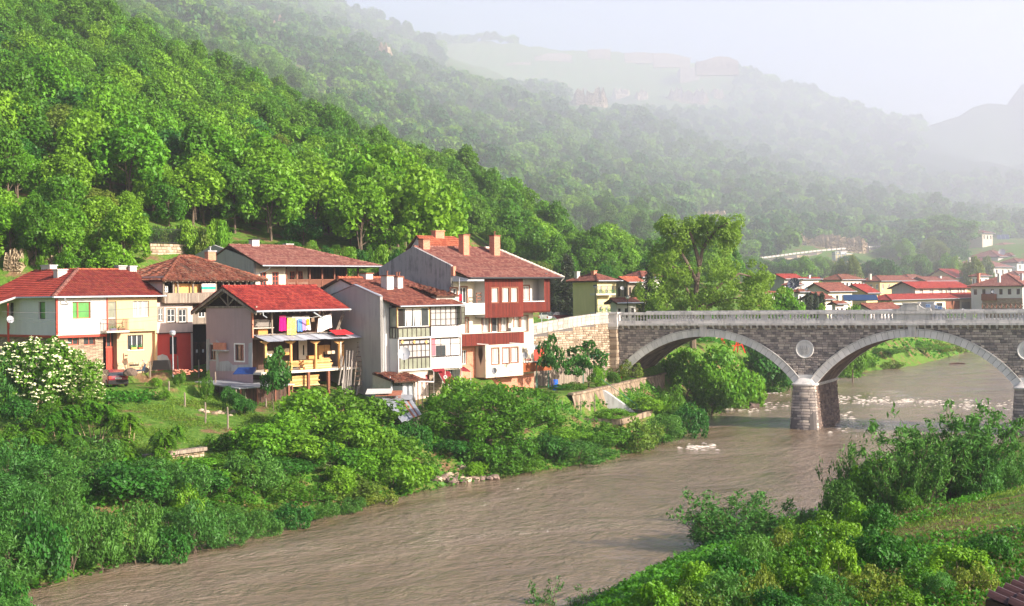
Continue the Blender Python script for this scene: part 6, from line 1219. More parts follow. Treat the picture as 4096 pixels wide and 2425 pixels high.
# ================================================================ TOWN ACROSS THE ROAD AND UP THE SLOPE
def town_house(px, Y, ang, py_base, w, d, eave, label, name='town_house', roofm='t_brn', wallm='off', hip=True, slope=0.42, ov=0.7, wins=(), front_wins=None, side_wins=None, chim=(), rows=None, cols=None, frame='frmb', group='houses of the old town beyond the bridge', geo=False, gable_front=False):
 """px is the near corner, w along the lit front (right), d along the left side; eave height above the base"""
 fr = Frame(px, Y, ang, 0, py=py_base); fr.z0 = CZ + ray(px, py_base)[1] * Y
 t = fthing(fr, name, label, 'house', group); E = eave
 hf, hs_ = [], []
 if front_wins:
  n, rws = front_wins; wW, wH = min(1.0, w / n * 0.45), 1.35
  for r__ in range(rws):
   for k in range(n): x = w * (k + 0.5) / n; z = E - 0.75 - wH - r__ * 2.9; hf.append((x - wW / 2, x + wW / 2, z, z + wH))
 if side_wins:
  n, rws = side_wins; wW, wH = min(1.0, d / n * 0.4), 1.35
  for r__ in range(rws):
   for k in range(n): x = d * (k + 0.5) / n; z = E - 0.75 - wH - r__ * 2.9; hs_.append((x - wW / 2, x + wW / 2, z, z + wH))
 wall_mb(MB(), PF(0), 0, w, -4, E + 0.05, hf).build('front_wall', M[wallm], t); wall_mb(MB(), PS(0), 0.01, d, -4, E + 0.05, hs_).build('side_wall', M[wallm], t)
 MB().box(w - 0.2, w - 0.01, 0.02, d, -4, E).build('right_wall', M[wallm], t)
 for q in hf: window(t, PF(0), q, frame, 'glass', cols=2, rows=1, dep=0.12, fw=0.09)
 for q in hs_: window(t, PS(0), q, frame, 'glass', cols=2, rows=1, dep=0.12, fw=0.09)
 if hip:
  k = min(w, d) / 2 + ov; H = k * slope
  if w >= d: r0, r1 = (-ov + k, d / 2, E + H), (w + ov - k, d / 2, E + H)
  else: r0, r1 = (w / 2, -ov + k, E + H), (w / 2, d + ov - k, E + H)
  c = [(-ov, -ov, E), (w + ov, -ov, E), (w + ov, d + ov, E), (-ov, d + ov, E)]
  if w >= d: fs = [(c[0], c[1], r1, r0), (c[3], c[0], r0), (c[2], c[3], r0, r1), (c[1], c[2], r1)]
  else: fs = [(c[0], c[1], r0), (c[3], c[0], r0, r1), (c[2], c[3], r1), (c[1], c[2], r1, r0)]
  for i, q in enumerate(fs): roof_plane(t, list(q), roofm, geo=False, thick=0.2)
  ridge(t, [c[0], r0, r1, c[1]] if w >= d else [c[0], r0, r1], roofm, 0.14); ridge(t, [c[3], r0], roofm, 0.14)
  top = lambda x, y: E + H
 else:
  H = (d / 2 + ov) * slope
  roof_plane(t, [(-ov, -ov, E), (w + ov, -ov, E), (w + ov, d / 2, E + H), (-ov, d / 2, E + H)], roofm, geo=False, thick=0.2); roof_plane(t, [(w + ov, d + ov, E), (-ov, d + ov, E), (-ov, d / 2, E + H), (w + ov, d / 2, E + H)], roofm, geo=False, thick=0.2)
  MB().poly([(0, 0, E), (0, d, E), (0, d / 2, E + H - 0.25)], (0.2, 0, 0)).build('gable', M[wallm], t); ridge(t, [(-ov, d / 2, E + H), (w + ov, d / 2, E + H)], roofm, 0.14)
 gutter(t, [(-ov, -ov - 0.08, E), (w + ov, -ov - 0.08, E)], 0.09, m='gutter')
 for cx, cy, ch, cm in chim: chimney(t, w * cx, d * cy, E + H * 0.3, 0.65, 0.55, H * 0.6 + ch * 0.35, cm, 'cement' if cm != 'brick' else 'brick')
 return t, fr
def sz(px0, px1, Y, ang=47):
 """front length that spans px0..px1 for a corner at px0"""
 fr = Frame(px0, Y, ang, 0); return fr.front((px1, 1168))[0]
def sd_(px0, px1, Y, ang=47):
 fr = Frame(px0, Y, ang, 0); return fr.side((px1, 1168))[0]
def hgt(py0, py1, Y): return (py0 - py1) / F * Y
def TH(px, pr, pl, pyb, pye, Y, label, ang=47, **k):
 w = sz(px, pr, Y, ang); d = sd_(px, pl, Y, ang); return town_house(px, Y, ang, pyb, w, d, hgt(pyb, pye, Y), label, **k)
x, y = cY(452, 352); t, fy = TH(2250 + 400 / 2.838, 2462, 2290, 1262, 1124, 205, 'yellow house with flowery balconies beside the dark firs', wallm='yellow', roofm='t_brn', front_wins=(3, 2), chim=((0.35, 0.4, 1.0, 'brick'), (0.1, 0.9, 0.8, 'off')), frame='frm', group=None)
for yy_ in (480, 695):
 a0, z_ = fy.front(cY(385, yy_), -1.2); a1, _ = fy.front(cY(605, yy_), -1.2)
 bl = MB().box(a0, a1, -1.2, 0.0, z_ - 0.45, z_ - 0.15).build('balcony', M['cream'], t); mb = MB(); mb.beam((a0, -1.18, z_ + 0.85), (a1, -1.18, z_ + 0.85), 0.06)
 for k in range(16): mb.beam((a0 + (a1 - a0) * k / 15, -1.18, z_ - 0.15), (a0 + (a1 - a0) * k / 15, -1.18, z_ + 0.85), 0.03)
 mb.build('railing', M['metal'], bl); rr = random.Random(int(yy_)); mb = MB()
 for k in range(260): c_ = Vector((rr.uniform(a0, a1), -1.3 + rr.gauss(0, 0.12), z_ + rr.uniform(-0.2, 0.35))); a_ = Vector((rr.gauss(0, 1), rr.gauss(0, 1), rr.gauss(0, 1))).normalized() * 0.09; mb.face([c_ - a_, c_ + a_.orthogonal() * 0.7, c_ + a_])
 mb.build('balcony_plants', M['green'], bl)
TH(2250 + 745 / 2.838, 2560, 2462, 1245, 1130, 216, 'brown timber house with arched gallery right of the yellow house', wallm='wold', roofm='t_org', hip=False, side_wins=(2, 1), front_wins=(3, 1), group=None)
TH(2250 + 612 / 2.838, 2541, 2440, 1262, 1213, 196, 'low white house with dark roof behind the bridge end', wallm='white', roofm='t_old', front_wins=(3, 1), hip=False, slope=0.5, group=None)
TH(2250 + 900 / 2.838, 2640, 2500, 1190, 1110, 250, 'red roofed house half hidden behind the big tree', wallm='off', roofm='t_brn', group=None)
dish(*cY(678, 436), 208, 0.60, 'white dish in front of the brown timber house', (-0.1, -1.0), 1.6); dish(*cY(988, 243), 240, 0.66, 'white dish on the roof behind the big tree', (-0.3, -1.0), 1.0)
def th(c, x, xr, xl, yb, ye, Y, label, **k): return TH(c(x, 0)[0], c(xr, 0)[0], c(xl, 0)[0], c(0, yb)[1], c(0, ye)[1], Y, label, **k)
th(cT, 625, 930, 355, 640, 530, 330, 'house with bright red roof and grey gable, leftmost of the town', roofm='t_red', wallm='grey', hip=False)
th(cT, 940, 1240, 900, 640, 535, 335, 'white house with ribbed dark red roof and tall white chimney', roofm='t_dred', wallm='off', hip=False, chim=((0.45, 0.2, 1.6, 'white'),))
th(cT, 1425, 1850, 960, 960, 765, 292, 'white house with brown roof, tiny square windows and grey gable', roofm='t_brn', wallm='cream', hip=False, slope=0.5, front_wins=(4, 1))
th(cT, 1340, 1480, 940, 1060, 905, 276, 'low house with brown roof left of the cypresses', roofm='t_brn', wallm='cream', hip=False, slope=0.45)
th(cT, 240, 560, 190, 950, 805, 262, 'whitish house with old roof behind the bright walnut tree', roofm='t_old', wallm='off', hip=False)
th(cT, 1660, 2020, 1330, 620, 545, 365, 'house with dark sagging roof in the middle of the town', roofm='t_old', wallm='off', front_wins=(5, 1))
th(cT, 2120, 2310, 1640, 870, 790, 312, 'ochre house with plain red roof and pointed gable', roofm='t_red', wallm='ochre', hip=False, slope=0.5)
th(cT, 2370, 3000, 2030, 770, 570, 372, 'long ochre house with a row of small windows and brown roof', roofm='t_brn', wallm='ochre', front_wins=(6, 2), side_wins=(3, 1), chim=((-0.02, 0.5, 1.8, 'cream'),), frame='frm')
th(cT, 2200, 2700, 1900, 1170, 1100, 250, 'low brown roof right behind the bridge parapet', roofm='t_brn', wallm='off', hip=False, slope=0.5)
for k, (x, xr, xl, yb, ye, Y, rm, wm) in enumerate([(1500, 1700, 1330, 640, 560, 385, 't_old', 'off'), (1840, 2010, 1700, 590, 500, 400, 't_brn', 'brown'), (1150, 1400, 1010, 840, 745, 306, 't_brn', 'off'), (1950, 2150, 1850, 760, 690, 345, 't_brn', 'off'), (880, 1010, 790, 850, 770, 285, 't_old', 'white'), (1560, 1700, 1480, 1080, 990, 258, 't_old', 'off'), (760, 900, 640, 700, 640, 318, 't_brn', 'grey'), (2350, 2500, 2200, 560, 500, 420, 't_old', 'ochre')]):
 th(cT, x, xr, xl, yb, ye, Y, ['brown roofed house at the back of the town left of the chimney shed', 'old barn roof behind the middle of the town', 'brown roof squeezed behind the big mesh dish', 'small roof between red roof and ochre house', 'tiny white house beside the mesh dish', 'dark roof right behind the parapet below the tiny windowed house', 'low roof under the bright red one', 'dark roof above the long ochre house'][k], roofm=rm, wallm=wm, hip=k % 2 == 0, front_wins=(2, 1))
for k, (x, xr, xl, yb, ye, Y, rm, wm) in enumerate([(300, 420, 200, 940, 880, 430, 't_brn', 'off'), (1240, 1420, 1120, 900, 830, 440, 't_old', 'off'), (1420, 1560, 1330, 960, 880, 385, 't_brn', 'white'), (1700, 1900, 1560, 600, 545, 485, 't_old', 'off'), (2020, 2200, 1880, 700, 610, 490, 't_brn', 'cream'), (900, 1060, 800, 860, 800, 450, 't_red', 'ochre'), (1960, 2180, 1800, 960, 860, 400, 't_pnk', 'white'), (1600, 1760, 1460, 820, 740, 450, 't_old', 'off')]):
 th(cR, x, xr, xl, yb, ye, Y, ['roof peeping behind the ochre house', 'roof between the dotted red roof and the three chimneyed house', 'small white house left of the large white one', 'narrow roof below the tower house', 'cream house at the right edge under the solar panels', 'small red roofed house behind the grey gable', 'white house behind the large white one at the right edge', 'old roof above the three chimneys'][k], roofm=rm, wallm=wm, hip=k % 2 == 0, front_wins=(2, 1), side_wins=(2, 1))
t, fr_ = th(cR, 205, 1478, -60, 1360, 1212, 330, 'wide cream house with bright red roof and raised upper storey', roofm='t_red', wallm='cream', slope=0.36, front_wins=None, group='houses of the old town beyond the bridge', ov=1.1)
w = fr_.front(cR(1478, 1290))[0]; zE = hgt(cR(0, 1360)[1], cR(0, 1212)[1], 330)
ux0, ux1 = fr_.front(cR(555, 1090), 3.2)[0], fr_.front(cR(1268, 1090), 3.2)[0]; uz0, uz1 = fr_.front(cR(900, 1130), 3.2)[1], fr_.front(cR(900, 1045), 3.2)[1]
hw = [rF(fr_, cR, a, 1058, b_, 1125, 3.2) for a, b_ in ((612, 662), (752, 805), (882, 932), (1003, 1050), (1135, 1158), (1172, 1196), (1215, 1238))]
wall_mb(MB(), PF(3.2), ux0, ux1, uz0 - 1.5, uz1 + 0.1, hw).build('upper_storey_wall', M['cream'], t)
for q in hw: window(t, PF(3.2), q, 'brown', 'lace', cols=1, dep=0.1)
wall_mb(MB(), PS(ux0), 3.21, 9.5, uz0 - 1.5, uz1 + 0.1).build('upper_side_wall', M['off'], t); MB().box(ux1 - 0.2, ux1 - 0.01, 3.22, 9.5, uz0 - 1.5, uz1).build('upper_right_wall', M['off'], t)
roof_plane(t, [(ux0 - 1.2, 2.3, uz1), (ux1 + 1.0, 2.3, uz1), (ux1 + 0.6, 6.2, uz1 + 1.7), (ux0 - 1.2, 6.2, uz1 + 1.7)], 't_red', geo=False, thick=0.2); roof_plane(t, [(ux1 + 1, 10.2, uz1), (ux0 - 1.2, 10.2, uz1), (ux0 - 1.2, 6.2, uz1 + 1.7), (ux1 + .6, 6.2, uz1 + 1.7)], 't_red', geo=False, name='back_roof'); MB().poly([(ux0 + .01, 2.4, uz1), (ux0 + .01, 10, uz1), (ux0 + .01, 6.2, uz1 + 1.5)], (0.2, 0, 0)).build('upper_gable', M['off'], t)
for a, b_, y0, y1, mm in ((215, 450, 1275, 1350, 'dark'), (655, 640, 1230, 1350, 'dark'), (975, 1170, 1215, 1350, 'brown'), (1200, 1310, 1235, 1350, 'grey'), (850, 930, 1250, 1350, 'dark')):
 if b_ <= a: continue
 r_ = rF(fr_, cR, a, y0, b_, y1, -0.03); MB().box(r_[0], r_[1], -0.05, 0.02, r_[2], r_[3]).build('veranda_opening', M[mm], t)  # near-black slabs paint the shade of the openings onto the wall
for a, b_ in ((1365, 1390), (1415, 1440)): window(t, PF(-0.1), rF(fr_, cR, a, 1235, b_, 1330, -0.1), 'brown', 'lace', cols=1, dep=0.02)
for a in (1070, 1118, 1172): r_ = rF(fr_, cR, a, 1215, a + 8, 1350, -0.1); MB().box(r_[0], r_[1], -0.18, -0.06, r_[2], r_[3]).build('veranda_post', M['brown' if a < 1170 else 'cream'], t)
dish(*cR(232, 1330), 322, 0.78, 'white dish low at the left corner of the wide cream house', (-0.2, -1)); dish(*cR(1215, 1345), 322, 0.72, 'white dish just over the bridge parapet below the cream house', (-0.2, -1))
th(cR, 1100, 1345, 690, 1010, 905, 405, 'house with bright red roof, dotted ridge and ornate ochre front', roofm='t_red', wallm='ochre', hip=False, slope=0.5, front_wins=(6, 1), frame='cream')
th(cR, 465, 660, 300, 1060, 910, 395, 'brown roofed house with wooden balcony right of the ochre house', roofm='t_old', wallm='off', front_wins=(3, 1))
th(cR, 700, 1090, 480, 1040, 950, 385, 'low brown roofs in front of the grey gable', roofm='t_brn', wallm='brown', hip=False, slope=0.4, chim=((0.65, 0.3, 0.9, 'white'),))
th(cR, 700, 830, 560, 900, 800, 470, 'small orange gabled house with red roof among the trees', roofm='t_red', wallm='ochre', hip=False, slope=0.75)
t, fr_ = th(cR, 2040, 2360, 1320, 1350, 1012, 345, 'large white house with brown roof at the right edge above the bridge', roofm='t_pnk', wallm='white', side_wins=(6, 1), front_wins=(3, 2), slope=0.4, chim=((0.1, 0.9, 1.4, 'brick'), (0.4, 0.2, 1.0, 'off'), (-.1, 0.4, 1.0, 'off')))
z1_ = fr_.side(cR(1800, 1195))[1]; wall_mb(MB(), PS(-0.06), 0, fr_.side(cR(1480, 1250))[0], -3, z1_).build('stone_base', M['slate'], t); MB().box(-0.12, -0.0, 0, fr_.side(cR(1480, 1250))[0], z1_, z1_ + 0.15).build('timber_band', M['brown'], t)
yb0, zb0 = fr_.side(cR(1650, 1125), -1.2); yb1 = fr_.side(cR(1465, 1125), -1.2)[0]; MB().box(-1.2, 0, yb0, yb1, zb0 - 1.6, zb0).build('wooden_balcony', M['brown'], t)
th(cR, 1640, 1880, 950, 1000, 755, 425, 'white house with wide brown roof and three chimneys on the slope', roofm='t_pnk', wallm='off', side_wins=(4, 2), front_wins=(3, 1), chim=((0.1, 0.75, 1.8, 'off'), (-.1, 0.45, 1.4, 'off'), (0.6, 0.5, 1.0, 'off')), slope=0.4)
th(cR, 1700, 1920, 1300, 720, 612, 465, 'house with small dark tiled hip roof above the chimneys', roofm='t_brn', wallm='off', front_wins=(2, 1), slope=0.4)
th(cR, 1860, 2200, 1460, 640, 505, 500, 'house with broad brown roof and large dish on the upper slope', roofm='t_pnk', wallm='off', front_wins=(3, 1), slope=0.4)
th(cR, 1880, 2160, 1720, 760, 600, 470, 'white house with rows of railings below the large dish', roofm='t_brn', wallm='white', front_wins=(3, 1), slope=0.4)
th(cR, 1960, 2200, 1760, 850, 690, 440, 'house with dark verandas at the right edge of the frame', roofm='t_brn', wallm='white', front_wins=(3, 1), slope=0.4)
th(cR, 1485, 1615, 1300, 560, 285, 500, 'tall cream tower house with flat brown roof and three narrow windows', roofm='t_old', wallm='cream', front_wins=(3, 1), slope=0.3, chim=((0.3, 0.5, 1.0, 'off'), (0.8, 0.5, 1.0, 'off')))
t, fr_ = th(cR, 1840, 2160, 1640, 520, 415, 545, 'house with red roof carrying three blue solar panels, highest of the town', roofm='t_red', wallm='cream', front_wins=(3, 1), slope=0.35)
m_sol = plain('blue_solar_panel', (0.02, 0.045, 0.11), 0.25, 0.6)
for k, (a, b_, y0, y1) in enumerate([(1685, 1735, 308, 372), (1742, 1793, 306, 372), (1800, 1852, 306, 372), (1830, 1930, 420, 458)]):
 c_ = at(*cR((a + b_) / 2, (y0 + y1) / 2), 540); hw_ = (b_ - a) / 2 / 3.451 / F * 540; hh = (y1 - y0) / 2 / 3.451 / F * 540
 s_ = thing('solar_panel', ['left', 'middle', 'right', 'lowest, wide'][k] + ' blue solar panel on the highest red roof of the town', 'solar panel', c_, 0, 'solar panels'); MB().obox((0, 0, 0), (hw_, 0, 0), (0, hh * 0.5, hh), (0, -0.05, 0.025)).build('panel', m_sol, s_); mb = MB(); mb.beam((-hw_, 0.1, -hh), (-hw_, 0.6, hh), 0.1); mb.beam((hw_, 0.1, -hh), (hw_, 0.6, hh), 0.1); mb.beam((hw_ * .8, hh * .5, hh * .8), (hw_ * .8, hh * 1.2, -hh), 0.08); mb.build('panel_frame', M['gutter'], s_)
for k, (a, b_) in enumerate([((1800, 890), (2010, 840)), ((2020, 890), (2220, 840))]):
 c_ = at(*cT((a[0] + b_[0]) / 2, 870), 285); s_ = thing('solar_panel', ['left', 'right'][k] + ' of two low solar panels before the plain red roof', 'solar panel', c_, 0, 'solar panels'); MB().obox((0, 0, 0), (2.2, 0, 0), (0, 0.6, 0.55), (0, -0.05, 0.04)).build('panel', m_sol, s_); MB().beam((-2.2, 0.2, -0.6), (2.2, 0.2, -0.6), 0.12).build('panel_frame', M['gutter'], s_)
dish(*cR(1755, 555), 470, 2.52, 'huge white dish on the upper slope of the town', (-0.5, -0.85), 1.0); dish(*cR(1630, 1095), 338, 0.84, 'white dish on the wooden balcony of the large white house', (-0.5, -.85)); dish(*cR(2030, 695), 430, 1.08, 'white dish on the house at the right frame edge', (-0.5, -.85))
dish(*cT(2078, 628), 355, 0.84, 'white dish in front of the long ochre house', (-.2, -1)); dish(*cT(1028, 715), 284, 0.78, 'grey dish on the low brown roof left of the cypresses', (-.6, -.8));
p = at(*cT(790, 610), 300); bd = thing('big_mesh_dish', 'very large dark mesh dish between the town roofs', 'satellite dish', p); f_ = Vector((-0.5, -0.8, 0.5)).normalized(); x_ = f_.cross(Vector((0, 0, 1))).normalized(); y_ = x_.cross(f_); mb = MB(); mr = MB(); n = 20; rr_ = [[(x_ * math.cos(2 * math.pi * i / n) + y_ * math.sin(2 * math.pi * i / n)) * 1.35 * q - f_ * (0.6 * (1 - q * q)) for i in range(n)] for q in (0.02, 0.5, 1)]
for a, b_ in zip(rr_, rr_[1:]):
 for i in range(n): mb.face([a[i], a[(i + 1) % n], b_[(i + 1) % n], b_[i]])
mb.build('mesh_reflector', plain('dark_blue_mesh', (0.05, 0.06, 0.10), 0.6), bd)
for i in range(0, n, 2): mr.beam(rr_[0][i] + f_ * .05, rr_[2][i] + f_ * .05, 0.06)
mr.tube([f_ * 0.0, f_ * 1.3], 0.05, 5); mr.tube([(0, 0, 0), (0, 0.4, -3)], 0.12, 6); mr.build('ribs', M['zinc'], bd)
cf = thing('cross_fence', 'brown wooden cross braced fence right behind the bridge parapet', 'fence', at(*cR(1480, 1345), 250)); L0 = cf.location.copy(); mb = MB(); pts = [at(*cR(1480 + 66 * k, 1345), 250 - 1.2 * k) - L0 for k in range(12)]
for k, p_ in enumerate(pts): MB().beam(p_, p_ + Vector((0, 0, 1.15)), 0.14).build('post', M['brown'], cf)
for a, b_ in zip(pts, pts[1:]): mb.beam(a + Vector((0, 0, 1.05)), b_ + Vector((0, 0, 1.05)), 0.1); mb.beam(a + Vector((0, 0, 0.15)), b_ + Vector((0, 0, 0.15)), 0.1); mb.beam(a + Vector((0, 0, 1)), b_ + Vector((0, 0, 0.2)), 0.07); mb.beam(a + Vector((0, 0, .2)), b_ + Vector((0, 0, 1)), 0.07)
mb.build('rails_and_braces', M['wold'], cf)
for k, (x, y) in enumerate([(1580, 172), (1612, 176), (1675, 170), (1590, 212), (1618, 215), (1650, 215), (1685, 212), (1715, 215), (1748, 217), (1780, 205)]):
 bh = thing('beehive', 'one of the pale box hives in rows on the terrace above the town', 'beehive', at(*cT(x, y + 22), 440), 0.4, 'box hives above the town'); MB().box(-1.1, 1.1, -0.9, 0.9, 0, 2.5).build('hive_box', M['yellow' if k % 2 else 'white'], bh); MB().box(-1.25, 1.25, -1.0, 1.0, 2.5, 2.75).build('hive_lid', M['zinc'], bh)
hr = thing('hillside_road_wall', 'stone retaining wall with pale guard rail climbing across the hillside above the town', 'wall', at(2960, 1050, 425)); L0 = hr.location.copy()
rp = [at(x * KD, y * KD, Y) - L0 for x, y, Y in ((1805, 643, 430), (1850, 634, 436), (1900, 628, 444), (1950, 621, 452), (2000, 615, 462), (2060, 610, 475), (2120, 606, 490), (2180, 602, 505), (2230, 597, 520))]
mb = MB(); gr = MB()
for a, b_ in zip(rp, rp[1:]):
 stones(mb, [(b_.x, b_.y), (a.x, a.y)][::-1], min(a.z, b_.z) - 5.2, min(a.z, b_.z) - 0.5, 0.7, 1.6, bulge=0.15)
 for k in range(5):
  p0, p1 = a.lerp(b_, k / 5), a.lerp(b_, (k + 0.85) / 5); gr.beam(p0 + Vector((0, 0, 0.1)), p1 + Vector((0, 0, 0.1)), 0.15, 0.55)
 bk_ = MB(); bk_.face([(a.x, a.y + 0.1, a.z - 6), (b_.x, b_.y + 0.1, b_.z - 6), (b_.x, b_.y + .1, b_.z - 0.4), (a.x, a.y + .1, a.z - 0.4)]); bk_.build('wall_core', m_joint, hr)
mb.build('facing_stones', m_rubble, hr); gr.build('guard_rail', M['off'], hr)
m_rock, nt, b = mat('pale_cliff_rock', 0.95, 0.1); v = coord(nt, 'World'); n1 = noise(nt, coord(nt, 'World', (0.35, 0.35, 1.2)), 0.8, 8, 0.7)
nt.links.new(ramp(nt, n1, [(0.3, (0.24, 0.17, 0.10)), (0.5, (0.46, 0.36, 0.24)), (0.7, (0.62, 0.5, 0.36))]), b.inputs['Base Color']); bump(nt, b, n1, 0.8, 0.9)
def hitY(px, py, y0=300):
 a, b_ = ray(px * KD, py * KD); Ys = np.arange(y0, 1300.0, 3); k = np.nonzero(CZ + b_ * Ys <= height(a * Ys, Ys))[0]; return float(Ys[k[0]]) if len(k) else 900.0
def cliff(x0, y0, x1, y1, Y, label, dY=0.0, seed=1, rough=1.0, name='rock_outcrop', cat='cliff', m=None, back=6.0, jag=True):
 """a lump of bedded rock: stepped ledges with real depth, its face spanning the given place on the hillside"""
 if Y > 500: Y = hitY((x0 + x1) / 2, y1)
 rr = random.Random(seed); c_ = at((x0 + x1) / 2 * KD, y1 * KD, Y); W = (x1 - x0) * KD / F * Y; H = (y1 - y0) * KD / F * Y; nx = max(8, int((x1 - x0) / 2.2)); nz = max(5, int((y1 - y0) / 2.2)); mb = MB(); g = []
 lay = [rr.uniform(-1, 1) for _ in range(nz + 1)]
 topn = [rr.uniform(0.35, 1.0) if jag else 1.0 for _ in range(nx + 1)]
 for i in range(1, nx): topn[i] = (topn[i - 1] + topn[i] * 2) / 3
 for j in range(nz + 1):
  row = []
  for i in range(nx + 1):
   e = min(i, nx - i) / nx; h = j / nz * topn[i] * min(1, 0.45 + e * 5)
   row.append(Vector((-W / 2 + W * i / nx + rr.uniform(-.2, .2) * rough * W / nx, rough * H * 0.06 * (lay[j] + rr.uniform(-1, 1)) + H * 0.22 * h + (1 - min(1, e * 8)) * back * 0.5 + dY * i / nx, H * h)))
  g.append(row)
 for j in range(nz):
  for i in range(nx): mb.face([g[j][i], g[j][i + 1], g[j + 1][i + 1], g[j + 1][i]])
 tb = [v_ + Vector((0, back, -0.1 * H)) for v_ in g[nz]]; bb = [v_ + Vector((0, back, -H * 0.4)) for v_ in g[0]]
 for i in range(nx): mb.face([g[nz][i], g[nz][i + 1], tb[i + 1], tb[i]]); mb.face([g[0][i], g[0][i + 1], g[0][i + 1] + Vector((0, 0.3, -H * 0.5)), g[0][i] + Vector((0, 0.3, -H * 0.5))])
 o = mb.build(name, m or m_rock); o.location = c_; return tag(o, label, cat, 'rock outcrops on the hillsides')
# ================================================================ CLIFFS, RUINS, WALLS
for a in [(0, 600, 60, 668, 138.5, 'yellow bedded rock face behind the white house, leftmost', 1), (62, 618, 150, 668, 139.5, 'bedded sandstone face behind the white house chimney', 2), (1400, 208, 1490, 258, 985, 'pale cliff under the left of the fortress plateau', 3), (1500, 210, 1545, 240, 985, 'broad pale cliff between the two larger ones', 4), (1556, 212, 1590, 240, 985, 'small square cliff under the plateau', 5), (1630, 205, 1740, 258, 985, 'largest pale cliff below the fortress tower', 6), (1745, 208, 1775, 245, 985, 'narrow cliff right of the largest', 7), (1715, 510, 1785, 538, 545, 'layered rock band on the middle hillside', 8), (1548, 455, 1600, 475, 640, 'small rock patch high on the middle hillside', 9), (1430, 545, 1450, 568, 480, 'tiny rock face among the trees behind the town', 10), (880, 95, 960, 150, 780, 'faint rocks high on the misty left hill', 11), (640, 30, 720, 90, 620, 'pale rocks near the top of the left hill', 12), (1935, 566, 2140, 618, 478, 'long bare earth cutting above the hillside road', 13)]: cliff(a[0], a[1], a[2], a[3], a[4], a[5], seed=a[6], back=4 if a[4] < 200 else 14, rough=1.0)
m_ruin = attr_mat('fortress_stone', (0.17, 0.135, 0.10), (0.33, 0.275, 0.21), nscale=0.3)
def ruin(x0, x1, yt, yb, Y, label, prof=(1, 1, 1, 1), dep=5, name='fortress_wall', cat='ruin'):
 Y = min(Y, hitY((x0 + x1) / 2, yb + 1) + 2); c_ = at((x0 + x1) / 2 * KD, yb * KD, Y); W = (x1 - x0) * KD / F * Y; H = (yb - yt) * KD / F * Y; t = thing(name, label, cat, c_, 0, 'ruined fortress on the plateau'); n = len(prof)
 MB().poly([(-W / 2, 0.2, -4)] + [(W / 2, 0.2, -4)] + [(W / 2 - W * k / (n - 1), 0.2, H * prof[n - 1 - k]) for k in range(n)], (0, dep, 0)).build('core', m_ruin, t)
 mb = stones(MB(), [(-W / 2, 0), (W / 2, 0)], -1, H * min(prof), 0.9, 1.9, bulge=0.25); stones(mb, [(-W / 2, dep), (-W / 2, 0)], -1, H * min(prof), 0.9, 1.9, bulge=0.25); mb.build('facing_stones', m_ruin, t)
 mb = MB(); k = -W / 2
 while k < W / 2: mb.box(k, k + 1.1, 0.0, 1.2, H * min(prof), H * min(prof) + prng0.uniform(0.2, 1.4)); k += prng0.uniform(1.3, 3)
 mb.build('broken_top', m_ruin, t); return t
prng0 = random.Random(3)
ruin(1666, 1712, 166, 205, 1050, 'square fortress tower standing on the cliff edge', dep=18, name='fortress_tower'); ruin(1600, 1690, 130, 152, 1110, 'sloping ruined wall left above the tower', (1, 1, 0.8, 0.35)); ruin(1705, 1808, 138, 168, 1120, 'longest ruined wall at the right end of the plateau', (0.5, 0.75, 1, 0.95, 0.6)); ruin(1530, 1600, 128, 142, 1150, 'low ruined wall in the middle of the plateau', (0.8, 1, 1, 0.7)); ruin(1440, 1495, 122, 140, 1180, 'ruined wall left of the middle one on the plateau'); ruin(1310, 1400, 130, 148, 1180, 'long low wall at the left of the plateau', (0.5, 1, 1, 0.7)); ruin(1240, 1300, 152, 160, 1120, 'thin line of wall on the plateau slope', (0.6, 1, 0.8)); ruin(1712, 1742, 178, 192, 1055, 'wall stub right of the fortress tower', (1, 0.8))
gw2 = thing('terrace_retaining_wall', 'sloping concrete and stone retaining wall below the garden beside the bridge', 'wall', (0, 0, 0)); GP = [(5.6, 135.5), (6.9, 138.2), (9.9, 146), (14.2, 157.5), (16.9, 163.3), (18.5, 170)]
mb, cp_ = MB(), MB()
m_gw, nt, b = mat('weathered_retaining_render', 0.95, 0.1); v = coord(nt, 'World', (1, 1, 0.35)); n1 = noise(nt, v, 1.2, 6, 0.65); nt.links.new(ramp(nt, n1, [(0.35, (0.10, 0.075, 0.055)), (0.55, (0.28, 0.21, 0.15)), (0.7, (0.38, 0.30, 0.22))]), b.inputs['Base Color']); bump(nt, b, noise(nt, v, 3, 6), 0.1, 0.8)
for (ax, ay), (bx_, by) in zip(GP, GP[1:]):
 d = Vector((bx_ - ax, by - ay)).normalized(); n_ = Vector((d.y, -d.x)); k = 12
 for i in range(k):
  p0 = Vector((ax, ay)).lerp(Vector((bx_, by)), i / k); p1 = Vector((ax, ay)).lerp(Vector((bx_, by)), (i + 1) / k); q0, q1 = p0 + n_ * 0.9, p1 + n_ * 0.9
  mb.face([(q0.x, q0.y, 1.2), (q1.x, q1.y, 1.2), (p1.x, p1.y, 4.9), (p0.x, p0.y, 4.9)])
 c0, c1_ = Vector((ax, ay)) + n_ * 0.15, Vector((bx_, by)) + n_ * 0.15; e0, e1 = c0 - n_ * 0.6, c1_ - n_ * 0.6; cp_.hexa([(c0.x, c0.y, 4.88), (c1_.x, c1_.y, 4.88), (e1.x, e1.y, 4.88), (e0.x, e0.y, 4.88), (c0.x, c0.y, 5.08), (c1_.x, c1_.y, 5.08), (e1.x, e1.y, 5.08), (e0.x, e0.y, 5.08)])
mb.build('sloping_face', m_gw, gw2); cp_.build('coping', m_gw, gw2)
def pxY(c, x, y, Y): return at(*c(x, y), Y)
